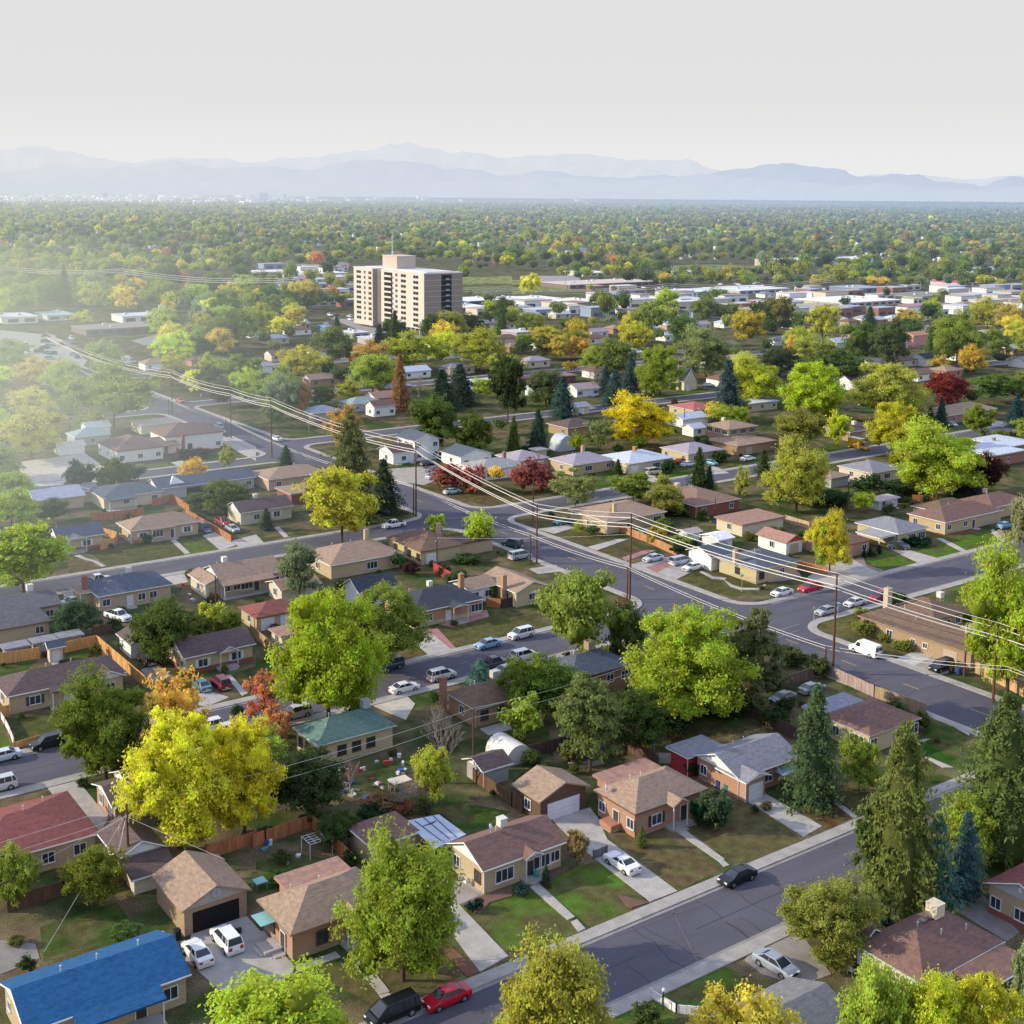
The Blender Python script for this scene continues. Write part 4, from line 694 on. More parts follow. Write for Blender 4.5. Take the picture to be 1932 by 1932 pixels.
# --- houses along the street beyond
h = H(12, (290,1530), (460,1580), (755,1560), 'hip', 'lilac grey hip roofed house above the red shrubs', rLIL, TAN, z=3, rh=1.9, w=15, d=11, f='-b-w', l='w', chim=(.75,.9,.6,(.45,.3,.2)), vents=((.45,.8),))
h = H(12, (-150,1500), (40,1550), (250,1520), 'hip', 'lilac hip roofed house left of its twin by the red shrubs', rLIL, TAN, z=3, rh=1.8, w=11, d=11, f='wg', l='w', vents=())
h = H(12, (630,1480), (880,1570), (1155,1500), 'hip', 'white roofed low house with a brown roof cooler and drive', rPAL, CRM, z=3, rh=1.8, w=17, d=14, f='g-b-', l='-w-', cool=(.45,.45,(.45,.22,.10),1.0), vents=())
h = H(12, (1120,1430), (1330,1495), (1530,1440), 'hip', 'lilac and slate roofed house with cream walls by the dark conical tree', rLIL, YEL, z=3, rh=1.8, w=14, d=12, f='bw', l='w-w', vents=())
h = H(12, (1460,1365), (1700,1435), (1932,1400), 'hip', 'two storey brown brick house with a ribbon of upper windows', rTAN, TANB, z=3, rh=1.2, w=17, d=14, f='-h--w', l='', vents=(), trim=(.4,.3,.25))
B2(h, 12, (1445,1250), (1640,1310), (1855,1285), 'hip', rTAN, TANB, z=6.2, rh=1.5, w=12.5, d=11, trim=(.4,.3,.25), ov=.5); x0, y0, w, d = h['_r']
bb = Q(12, 1640, 1310, 6.2); front(h, 'bbb', bb[1]+.5, bb[0]+.6, bb[0]+12, 3.6); side(h, 'bbb', bb[0]+.5, bb[1]+.6, bb[1]+10.4, 3.6); cooler(h, bb[0]+5, bb[1]+7.5, 7.0, (.6,.55,.45), 1)
h = H(12, (240,1260), (420,1300), (620,1270), 'hip', 'dark roofed tan house between two spruces', rPUR, TANB, z=3, rh=1.9, w=14, d=11, f='w-w', l='-w', vents=())
h = H(12, (430,965), (490,1010), (670,1000), 'gx', 'white bungalow with blue shutters beside the blue spruces', (.42,.34,.33), WHT, z=3, rh=1.8, w=11.5, d=8, f='s-Ds', l='', sh=(.12,.2,.5), vents=())
h = H(12, (1190,1115), (1370,1165), (1470,1145), 'hip', 'red roofed cream house behind the yellow tree', (.42,.13,.13), YEL, z=3, rh=1.7, w=13, d=13, f='www', l='ww', vents=())
h = H(12, (1195,1200), (1290,1235), (1445,1215), 'gx', 'pale blue white roofed outbuilding below the red roofed house', rPAL, WHT, z=2.8, rh=1.4, w=12, d=8, f='', l='', name='outbuilding', cat='outbuilding', vents=())
h = H(12, (1300,1275), (1370,1305), (1460,1290), 'gx', 'small white garage left of the two storey brown house', rPAL, WHT, z=2.7, rh=1.2, w=6, d=6, f='w', l='', name='garage', cat='garage', vents=())
h = H(12, (1290,870), (1300,950), (1380,940), 'gy', 'cream cottage with a very steep dark gable', rDRK, CRM, z=3.5, rh=5.0, w=7.5, d=10, f='D-', l='w', gable=CRM, vents=(), chim=(-.02,.3,1.0,(.5,.45,.4)))
h = H(12, (1740,1060), (1775,1120), (1960,1110), 'flat', 'long low white roofed house behind the blue spruce', rPAL, CRM, z=3, rh=0, w=16, d=12, f='w-w-w', l='', vents=())
h = H(12, (0,0), (460,1145), (600,1180), 'gx', 'grey roofed garage beside the dark roofed house and spruce', (.30,.33,.40), CRM, z=2.8, rh=1.2, w=8, d=6, f='g', l='', name='garage', cat='garage', vents=())
h = H(12, (170,1440), (185,1470), (260,1460), 'flat', 'cream flat roofed shed in front of the domed shed', (.55,.52,.46), CRM, z=2.4, rh=0, w=4.5, d=4, f='', l='', name='shed', cat='shed', vents=(), trim=None)
h = H(13, (1095,1185), (1300,1215), (1560,1195), 'hip', 'tan roofed brick ranch house behind two spruces on the right', rTAN, BRK, z=3, rh=1.6, w=16, d=10, f='-w-', l='w', cool=(.65,.8,(.7,.7,.68),.9), vents=())
B2(h, 13, None, (1480,1185), (1820,1150), 'hip', rTAN, BRK, z=3.1, rh=2, w=19, d=13, f='h-w-')
h = H(13, (535,1590), (790,1640), (965,1635), 'hip', 'grey roofed house with white bay windows left of the large lime green tree', (.24,.24,.28), CRM, z=3, rh=1.7, w=13, d=12, f='bb-', l='-w-w', vents=((.5,.6),))
h = H(13, (370,1590), (480,1680), (610,1640), 'hip', 'tan roofed garage beside the tall pole', rTAN, GRY, z=2.7, rh=1.1, w=8, d=8, f='', l='', name='garage', cat='garage', vents=(), trim=(.3,.25,.2))
h = H(13, (545,1290), (620,1330), (800,1290), 'hip', 'dark brown roofed house with two beige roof coolers', rPUR, TANB, z=3, rh=1.8, w=15, d=11, f='-h-', l='w', cool=(.15,.55,(.6,.5,.3),1.1), vents=()); x0, y0, w, d = h['_r']; cooler(h, x0+w*.35, y0+3, 4.1, (.6,.55,.45), 1.2)
h = H(13, (1490,1440), (1700,1510), (1880,1480), 'flat', 'white flat roofed red brick building at the right edge', rPAL, RED, z=3.4, rh=0, w=16, d=14, f='-w-', l='ww', vents=((.3,.5),))
h = H(13, (1640,1395), (1830,1440), (1990,1430), 'flat', 'white flat roofed brick building behind its neighbour at the right edge', rPAL, RED, z=3.4, rh=0, w=14, d=14, f='-w-', l='', vents=(), chim=(.3,.6,.8,RED))
h = H(13, (1140,745), (1190,780), (1340,760), 'gx', 'white house with a dark blue roof and twin gables', rDRK, WHT, z=3.4, rh=2.0, w=14, d=10, f='w', l='w', vents=(), porch=(.75,5,1,1.8))
h = H(13, (1085,585), (1100,600), (1210,585), 'gx', 'two storey salmon pink house with an orange roof', (.45,.22,.12), (.62,.30,.28), z=5.5, rh=1.3, w=15, d=10, f='', l='w', vents=(), gable=(.62,.30,.28))
h = H(13, (1620,560), (1640,590), (1810,580), 'hip', 'cream house right of the wide green tree', (.42,.40,.36), CRM, z=4.5, rh=1.5, w=16, d=12, f='w-w', l='', vents=())
h = H(13, (490,640), (520,655), (615,640), 'gx', 'pale blue house with a red chimney among green trees', rPAL, (.45,.48,.55), z=3, rh=2, w=12, d=9, f='w', l='', vents=(), chim=(.5,.2,1.2,RED))
h = H(13, (600,930), (640,960), (730,940), 'gx', 'dark roofed house with a white gable left of the pale willow', rPUR, WHT, z=3, rh=2.5, w=12, d=9, f='w', l='w', vents=())
h = H(13, (90,820), (110,855), (280,830), 'flat', 'blue grey flat roofed building among trees above the lime green tree', (.36,.38,.46), (.2,.2,.25), z=3.2, rh=0, w=17, d=9, f='', l='', vents=())
# --- left, beyond
h = root('church', 125, 355, label='white walled church with a long brown roof and a lawn on the corner', cat='church')
a = Q(10, 875, 1475, 3.6); B3(h, a[0], a[1], 14, 17, 'hip', (.20,.135,.12), (.72,.71,.68), z=3.6, rh=2.6, f='w-w-w', l='w-w-w', trim=None)
a = Q(10, 1240, 1368, 5.0); B3(h, a[0], a[1], 18.5, 13, 'hip', (.20,.135,.12), (.72,.71,.68), z=5, rh=2.4, f='--v--w', l='', trim=None)
a = Q(10, 1190, 1440, 3.2); B3(h, a[0]-.3, a[1], 7, 9, 'lean', (.20,.135,.12), (.72,.71,.68), z=3.2, rh=1.2, posts=True, trim=None)
for p in ((1338,1530), (1385,1490), (1255,1500)):
    a = Q(10, *p); m = MB(); m.box(a[0]-.4, a[1]-.3, 0, a[0]+.4, a[1]+.3, 3.3 if p[0] != 1385 else 5.6); m.obj('pillar', 'wall', (.30,.10,.09), h)
h = H(10, (1085,1690), (1190,1760), (1640,1720), 'gx', 'long blue roofed house with a white triangular dormer below the church', rSLA, (.40,.42,.44), z=3, rh=1.7, w=26, d=9, f='---O--w-w', l='w', vents=(), sh=None)
x0, y0, w, d = h['_r']; m = MB(); m.add([(x0+3.5, y0+1.2, 3.5), (x0+7.5, y0+1.2, 3.5), (x0+5.0, y0+2.4, 5.3)], [(0, 1, 2)]); m.add([(x0+3.5, y0+1.2, 3.5), (x0+5.0, y0+2.4, 5.3), (x0+5.4, y0+5, 4.6)], [(0, 1, 2)]); m.obj('dormer', 'flat', WHT, h)
h = H(10, (650,1750), (775,1830), (1130,1800), 'hip', 'grey blue house with a white pillared porch at the left', rSLA, CRM, z=3, rh=1.7, w=15, d=13, f='-w-w', l='', ext=[(.05,.5,2.2)], vents=((.4,.6),))
h = H(10, (180,1760), (260,1850), (390,1820), 'gx', 'pale blue grey roofed house at the left behind the round green tree', (.36,.40,.50), TAN, z=3, rh=1.6, w=12, d=10, f='', l='', vents=()); B2(h, 10, (380,1740), (440,1800), (570,1780), 'gx', rLIL, TAN, z=2.9, rh=1.2, w=10, d=8)
h = H(10, (540,1320), (560,1370), (730,1360), 'hip', 'pale teal roofed house left of the church', (.32,.40,.42), GRY, z=3, rh=1.8, w=11, d=9, f='w', l='', vents=())
h = H(10, (600,1260), (650,1300), (760,1290), 'gx', 'pale garage with a white gable behind the teal roofed house', rPAL, WHT, z=2.8, rh=1.4, w=8, d=7, f='', l='', name='garage', cat='garage', vents=())
h = H(10, (1010,1240), (1060,1280), (1200,1215), 'flat', 'pinkish flat roofed building at the foot of the wide olive tree', (.55,.45,.40), CRM, z=3, rh=0, w=13, d=10, f='', l='', vents=())
h = H(10, (405,1400), (440,1445), (540,1440), 'gx', 'small white roofed garage by the pale gravel yard', (.62,.6,.56), WHT, z=2.6, rh=1, w=8, d=6, f='', l='', name='garage', cat='garage', vents=())
h = H(11, (-60,1600), (90,1690), (440,1660), 'hip', 'tan roofed house left of the tall spruce by the main road', rTAN, TAN, z=3, rh=1.7, w=17, d=12, f='w-w', l='', vents=((.6,.5),))
h = H(11, (140,1740), (260,1800), (420,1760), 'flat', 'brown flat roofed garage below the tan roofed house', rTAN, (.25,.1,.08), z=2.7, rh=0, w=8, d=9, f='', l='', name='garage', cat='garage', vents=(), trim=(.5,.45,.4))
h = H(20, (1720,-40), (1810,10), None, 'gx', 'purple brown roofed house with a white gable behind the parked trucks', rPUR, CRM, z=3, rh=1.8, w=13.5, d=8.5, f='-w-s-', l='', cool=(.45,.6,(.66,.64,.6),.9), vents=())
# two storey white house
h = H(11, (1060,1310), (1195,1402), (1392,1395), 'gy', 'two storey white house with a blue roof beside the tall spruce', rSLA, WHT, z=5.8, rh=1.9, w=9, d=11, f='w-w', l='', vents=(), gable=WHT)
x0, y0, w, d = h['_r']; front(h, 'w-w', y0+.4, x0+.5, x0+w-.5, 2.9); side(h, 'www', x0+.4, y0+.6, y0+d-.6, 2.9)
B3(h, x0-7.3, y0-.5, 7.6, 9, 'gx', rPUR, WHT, z=3.3, rh=1.7, f='DwD', l='w')
for (A, B, C, kind, lab, rc, wc, z, w, d) in [
 ((1500,1440),(1545,1520),(1730,1490),'gy','slate roofed house with a white gable right of the white two storey house', rSLA, WHT, 3.2, 11, 11),
 ((1570,1560),(1700,1620),(1900,1590),'hip','grey roofed house with a brick chimney behind the red bushes', (.33,.32,.33), WHT, 3, 15, 11),
 ((700,1090),(720,1120),(880,1090),'hip','green grey roofed house in the trees above the orange shrub', (.28,.34,.34), GRY, 3, 13, 9),
 ((880,1050),(900,1075),(1040,1060),'gx','salmon roofed house beyond the green grey roofed one', rPNK, GRY, 3, 12, 9),
 ((860,1110),(890,1140),(1000,1130),'gx','small brown roofed house with white trim near the brown conifer', rMAU, WHT, 3.6, 9, 7),
 ((405,1150),(420,1190),(550,1190),'hip','blue grey roofed house under the orange leaved tree', (.36,.40,.48), TAN, 3, 12, 10),
 ((1600,960),(1640,975),(1770,945),'gx','white roofed shed in the dark trees', (.75,.77,.8), (.3,.4,.6), 3, 12, 9)]:
    hh = H(11, A, B, C, kind, lab, rc, wc, z=z, rh=1.7, w=w, d=d, f='w-w', l='w', vents=(), chim=((.8,.6,.8,RED) if 'chimney' in lab else None))
h = H(12, (170,990), (180,1010), (260,1000), 'gy', 'small white gabled garage left of the blue spruce', rPAL, (.6,.66,.75), z=3, rh=1.4, w=7, d=8, f='', l='', name='garage', cat='garage', vents=())
h = H(12, (230,885), (240,920), (430,930), 'flat', 'dark red building with a white roof edge in the trees', (.30,.16,.16), (.18,.07,.07), z=3, rh=0, w=17, d=9, f='', l='', vents=(), name='house')
# ------------------------------------------------------------------ apartment tower
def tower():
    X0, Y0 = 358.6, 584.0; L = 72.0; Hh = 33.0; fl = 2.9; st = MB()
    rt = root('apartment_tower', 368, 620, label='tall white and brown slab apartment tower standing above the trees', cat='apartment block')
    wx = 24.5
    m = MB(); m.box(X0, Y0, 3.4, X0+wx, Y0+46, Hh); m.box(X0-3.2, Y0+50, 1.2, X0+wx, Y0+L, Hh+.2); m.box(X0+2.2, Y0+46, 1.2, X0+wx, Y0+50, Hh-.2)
    m.obj('wall', 'wall', (.60,.55,.50), rt); MB().box(X0+.15, Y0-.05, 3.4, X0+wx, Y0-.002, Hh-.1).obj('end_wall', 'wall', (.30,.25,.225), rt); MB().box(X0-3.05, Y0+49.95, 1.2, X0-.05, Y0+49.998, Hh).obj('end_wall', 'wall', (.27,.23,.21), rt)  # end_wall skins: shade of the faces turned from the sun, painted brown
    m = MB()
    # open ground floor: columns
    for i in range(11): m.box(X0+.1, Y0+.1+i*4.5, 0, X0+.8, Y0+.8+i*4.5, 3.4)
    for i in range(1, 6): m.box(X0+i*4.4, Y0+.1, 0, X0+i*4.4+.7, Y0+.8, 3.4)
    m.obj('column', 'flat', (.45,.40,.36), rt)
    m = MB(); m.box(X0+3.5, Y0+3, 0, X0+wx-2, Y0+46, 3.4); m.obj('ground_floor', 'flat', (.10,.11,.12), rt)
    m = MB(); m.box(X0-.2, Y0-.2, Hh, X0+wx+.2, Y0+46, Hh+.5); m.box(X0-3.4, Y0+50, Hh+.2, X0+wx+.2, Y0+L+.2, Hh+.7); m.box(X0+3, Y0+3, Hh+.5, X0+wx-3, Y0+L-3, Hh+.9); m.obj('roof', 'flat', (.66,.64,.62), rt)
    m = MB(); m.box(X0+4.5, Y0+36, Hh+.5, X0+16.5, Y0+52, Hh+7.6); m.obj('penthouse', 'flat', (.52,.43,.38), rt)
    m = MB(); m.box(X0+4.2, Y0+35.7, Hh+7.6, X0+16.8, Y0+52.3, Hh+8.0); m.obj('penthouse_roof', 'flat', (.6,.55,.5), rt)
    m = MB(); m.bar((X0+8, Y0+47, Hh+8), (X0+8, Y0+47, Hh+21), .3, .1, n=6); m.bar((X0+8, Y0+47, Hh+18), (X0+8, Y0+47, Hh+18.2), .9, n=8); m.obj('antenna', 'flat', (.6,.65,.65), rt)
    m = MB()
    for k in range(10): z = 3.4+k*fl; m.box(X0-.06, Y0, z+.0, X0, Y0+46, z+.14); m.box(X0-3.26, Y0+50, z, X0-3.2, Y0+L, z+.14); m.box(X0, Y0-.06, z, X0+wx, Y0, z+.14)
    m.obj('floor_band', 'flat', (.60,.56,.52), rt)
    nwin = 0
    for k in range(10):
        z = 3.4+k*fl+.8
        for (yc, w, xf) in ((8.5, 5.2, X0), (21.5, 5.2, X0), (29, 2.2, X0), (53, 3.4, X0-3.2), (59, 1.8, X0-3.2), (66, 5.2, X0-3.2)):
            if not w: continue
            f = MB(); f.box(xf-.12, Y0+yc-w/2-.1, z-.1, xf+.02, Y0+yc+w/2+.1, z); f.box(xf-.05, Y0+yc-.08, z, xf+.02, Y0+yc+.08, z+1.5)
            fo = f.obj('window', 'flat', (.5,.48,.46), rt); fo['_o'] = rt['_o']; p = MB(); p.box(xf-.035, Y0+yc-w/2, z, xf+.02, Y0+yc+w/2, z+1.5); p.obj('pane', 'dark', None, fo)
        # balconies in the recess on the long side and the end
        z0 = 3.4+k*fl
        b = MB(); b.box(X0-1.3, Y0+33, z0, X0+.0, Y0+43, z0+.16); b.box(X0-1.3, Y0+33, z0+.16, X0-1.22, Y0+43, z0+1.0); bo = b.obj('balcony', 'flat', (.60,.57,.54), rt); bo['_o'] = rt['_o']
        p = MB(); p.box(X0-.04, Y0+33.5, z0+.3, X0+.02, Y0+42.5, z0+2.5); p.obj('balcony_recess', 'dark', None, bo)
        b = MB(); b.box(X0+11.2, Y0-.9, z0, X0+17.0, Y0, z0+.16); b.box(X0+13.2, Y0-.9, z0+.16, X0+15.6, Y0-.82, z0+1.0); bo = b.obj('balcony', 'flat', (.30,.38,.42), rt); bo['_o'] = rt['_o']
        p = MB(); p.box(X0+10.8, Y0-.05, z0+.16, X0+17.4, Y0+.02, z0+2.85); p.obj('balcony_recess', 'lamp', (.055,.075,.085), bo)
    BOX.append((X0-8, Y0-3, X0+wx+3, Y0+L+3))
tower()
# ------------------------------------------------------------------ larger buildings farther off
def shed_at(x0f, x1f, yb, hpx, deep, wall, roof, label, name='commercial_building', cat='commercial building', l=''):
    a = G(x0f, yb+0); dep = PJ(*a, 0)[2]; mpp = dep/FOC
    w = (x1f-x0f)*mpp/abs(SA*1.0)*.82; h = max(3, hpx*mpp*1.0)
    rt = root(name, a[0]+w/2, a[1]+deep/2, label=label, cat=cat)
    m = MB(); m.box(a[0], a[1], 0, a[0]+w, a[1]+deep, h); m.obj('wall', 'wall', wall, rt)
    m = MB(); m.box(a[0]-.4, a[1]-.4, h, a[0]+w+.4, a[1]+deep+.4, h+.35)
    m.obj('roof', 'flat', roof, rt); m = MB(); r = random.Random(int(x0f*7+yb))
    for i in range(max(2, int(w/14))):
        px, py = a[0]+w*r.uniform(.08, .9), a[1]+deep*r.uniform(.15, .85); MB().box(px, py, h+.35, px+1.8, py+1.6, h+1.5).obj('roof_unit', 'flat', (.55,.57,.6), rt)
    n = max(2, min(12, int(w/7)))
    for i in range(n): px = a[0]+w*(i+.5)/n; MB().box(px-w/n*.32, a[1]-.06, .8, px+w/n*.32, a[1]+.02, min(h-.8, 3)).obj('window', 'glass', None, rt)
    BOX.append((a[0]-2, a[1]-2, a[0]+w+2, a[1]+deep+2))
    return rt
BK, DKB = (.10,.13,.22), (.02,.10,.42)
for a in [
 (163,298,634,10,26,(.20,.16,.15),(.28,.24,.22),'dark flat roofed commercial building on the left with a raised white box'),
 (232,320,610,12,20,(.66,.66,.66),(.62,.64,.68),'white flat roofed motel left of the dark commercial building'),
 (10,70,612,12,30,(.7,.7,.68),(.7,.72,.72),'bright white roofed store far left under the wires'),
 (90,142,606,10,26,(.5,.52,.55),(.42,.48,.55),'grey blue roofed store right of the bright white store'),
 (490,560,521,7,30,(.66,.64,.6),(.74,.74,.76),'white roofed warehouse left of the tower, nearer one'),
 (556,668,525,7,36,(.55,.5,.48),(.78,.77,.78),'long white roofed warehouse directly left of the tower'),
 (622,662,567,8,26,(.34,.12,.11),(.42,.2,.18),'dark red shop at the foot of the tower, left side'),
 (560,650,580,8,26,(.55,.52,.5),(.72,.72,.74),'white roofed shop behind the yellow tree left of the tower'),
 (667,700,640,9,14,(.40,.43,.48),(.62,.64,.70),'pale grey flat roofed block in front of the tower, left one'),
 (700,740,652,9,14,(.42,.44,.50),(.60,.62,.68),'pale grey flat roofed block in front of the tower, right one'),
 (615,632,628,11,10,(.10,.24,.42),(.3,.4,.5),'small blue shed roofed building left of the tower forecourt'),
 (568,586,622,12,9,(.50,.54,.56),(.6,.6,.6),'narrow pale block among trees left of the tower'),
 (975,1010,645,17,14,(.40,.34,.36),(.6,.58,.56),'brown apartment block half hidden by trees, left one'),
 (1030,1060,640,10,14,(.42,.38,.36),(.6,.58,.56),'brown apartment block half hidden by trees, right one'),
 (886,960,577,8,30,(.05,.13,.42),(.78,.78,.82),'blue and white store right of the tower'),
 (870,930,590,9,20,(.5,.14,.13),(.80,.78,.78),'white roofed store with a red wall right of the tower'),
 (966,1010,574,8,26,(.12,.13,.2),(.62,.64,.72),'dark shop with a pale roof in the long shopping row'),
 (1012,1075,575,9,30,(.55,.58,.66),(.80,.80,.80),'white shop in the long shopping row below the playing field'),
 (1078,1150,579,8,30,(.16,.17,.28),(.80,.78,.76),'dark fronted shop with a white roof at the middle of the shopping row'),
 (1120,1170,584,8,20,(.42,.46,.55),(.62,.66,.74),'grey blue gabled store at the end of the shopping row'),
 (1075,1290,546,8,40,(.22,.16,.15),(.62,.52,.45),'long low brown store behind the playing field'),
 (1238,1275,590,13,16,(.14,.16,.2),(.3,.33,.38),'dark block with white panels among trees'),
 (1300,1400,560,8,30,(.66,.66,.68),(.74,.76,.82),'white gabled store right of the playing field'),
 (1395,1530,557,8,40,(.45,.47,.55),(.80,.80,.80),'long white roofed shopping building on the right'),
 (1590,1760,581,8,45,(.5,.46,.42),(.82,.80,.76),'very long white roofed building on the right in the shopping strip'),
 (1760,1860,590,9,28,(.44,.26,.18),(.34,.20,.18),'red brown long shop at the right below the green roofed building'),
 (1740,1850,568,7,34,(.46,.42,.34),(.20,.24,.20),'green roofed long building on the right'),
 (1620,1700,553,8,30,(.2,.24,.36),(.32,.38,.5),'blue grey roofed hall behind the long white building'),
 (1810,1870,541,7,30,(.6,.5,.5),(.55,.10,.16),'red roofed restaurant on the right'),
 (1880,1975,528,6,30,(.55,.5,.5),(.5,.05,.14),'crimson roofed store at the right edge'),
 (1865,1980,518,8,40,(.30,.40,.40),(.36,.44,.46),'pale green hall at the right edge'),
 (1475,1590,505,13,40,(.55,.44,.38),(.66,.66,.70),'brick school building beyond the white roofs'),
 (1590,1720,500,10,45,(.20,.22,.34),(.80,.80,.84),'long white roofed school hall beyond the blue roofs'),
 (1555,1590,470,4,30,(.8,.2,.12),(.7,.14,.10),'orange red roofed building far off on the right'),
 (1100,1170,522,6,36,(.6,.55,.52),(.8,.78,.76),'small pale store left of the second playing field'),
 (1270,1330,520,6,20,(.6,.6,.62),(.76,.78,.8),'white marquee like building beside the playing field'),
]: shed_at(*a)
rc = random.Random(21); nb = 0
for k in range(420):
    if nb >= 120: break
    if k % 5: px, py = rc.uniform(880, 1930), rc.uniform(548, 603)
    if k % 5 and px < 1120 and py < 568: continue
    if k % 5 == 0: px, py = rc.uniform(470, 665), rc.uniform(505, 590)
    x, y = G(px, py); w, d = rc.uniform(9, 30), rc.uniform(9, 18)
    if any(b[0]-2 < x+w and x < b[2]+2 and b[1]-2 < y+d and y < b[3]+2 for b in BOX): continue
    cn, wc = rc.choice([('white', (.72,.72,.74)), ('white', (.72,.72,.74)), ('blue grey', (.28,.34,.46)), ('red brown', (.30,.14,.11)), ('cream', (.6,.55,.46))]); h = rc.uniform(3.5, 6)
    rt = root('commercial_building', x+w/2, y+d/2, label='small %s shop building in the distant shopping strip around the tower' % cn, cat='commercial building', group='small %s shop buildings of the distant strip' % cn)
    MB().box(x, y, 0, x+w, y+d, h).obj('wall', 'wall', wc, rt); MB().box(x-.3, y-.3, h, x+w+.3, y+d+.3, h+.35).obj('roof', 'flat', rc.choice([(.66,.66,.68), (.5,.53,.6), (.36,.40,.5), (.42,.36,.33), (.3,.2,.18)]), rt)
    for u in (.25, .75): MB().box(x+w*u-w*.15, y-.06, .8, x+w*u+w*.15, y+.02, min(h-.8, 2.8)).obj('window', 'glass', None, rt)
    BOX.append((x-1, y-1, x+w+1, y+d+1)); nb += 1
# ------------------------------------------------------------------ distant bungalows in the blocks beyond
rr = random.Random(31); far_h = 0
fcol = [(rBRN,'brown roofed'), (rGRY,'grey roofed'), (rTAN,'tan roofed'), (rPAL,'pale roofed'), (rLIL,'lilac grey roofed'), (rMAU,'maroon roofed')]
def clear(x, y, mrg=6): return not any(b[0]-mrg < x < b[2]+mrg and b[1]-mrg < y < b[3]+mrg for b in BOX)
NOFAR = [(880,1250,505,585), (1230,1480,490,530), (560,880,560,650), (0,230,560,720)]
ys = [d for s in STS for d in (s[0]-16, s[1]+9)] + [y for k in range(6, 30) for y in (k*84+2, k*84+34)]
for yy in sorted(set(ys)):
    if yy < 330: continue
    xx = -60
    while xx < 1500:
        xx += rr.uniform(17, 24); px, py, dep = PJ(xx+6, yy+4, 0)
        if dep < 0 or not (-20 < px < 1950) or not (455 < py < 760) or not clear(xx+6, yy+4, 5) or 146 < xx+8 < 180: continue
        if any(a < px < b and c < py < d for a, b, c, d in NOFAR): continue
        if any(s[0]-3 < yy+8 and yy < s[1]+3 and s[2] <= xx <= s[3] for s in STS): continue
        if py < 560 and rr.random() < .35: continue
        if far_h >= 110 or rr.random() < .42: continue
        c, nm = rr.choice(fcol); w = rr.uniform(11, 15); d = rr.uniform(8, 10); kd = rr.choice(['hip', 'gx', 'hip'])
        rt = root('house', xx+w/2, yy+d/2, label='small %s bungalow among the trees of the farther blocks' % nm, cat='house'); rt['group'] = '%s bungalows in the farther blocks' % nm
        wc = rr.choice([TAN, WHT, CRM, BRK, WHT]); m = MB(); m.box(xx+.4, yy+.4, 0, xx+w-.4, yy+d-.4, 2.9); m.obj('wall', 'wall', wc, rt)
        m = MB(); g = roof_mesh(m, xx, yy, xx+w, yy+d, 3, 1.7, kd); m.obj('roof', 'roof', c, rt)
        if g:
            [MB().add(t, [(0, 1, 2)]).obj('gable', 'flat', WHT, rt) for t in g]
        [MB().box(xx+w*u-.7, yy+.33, 1, xx+w*u+.7, yy+.42, 2.2).obj('window', 'glass', None, rt) for u in (.2, .75)]
        BOX.append((xx, yy, xx+w, yy+d)); far_h += 1
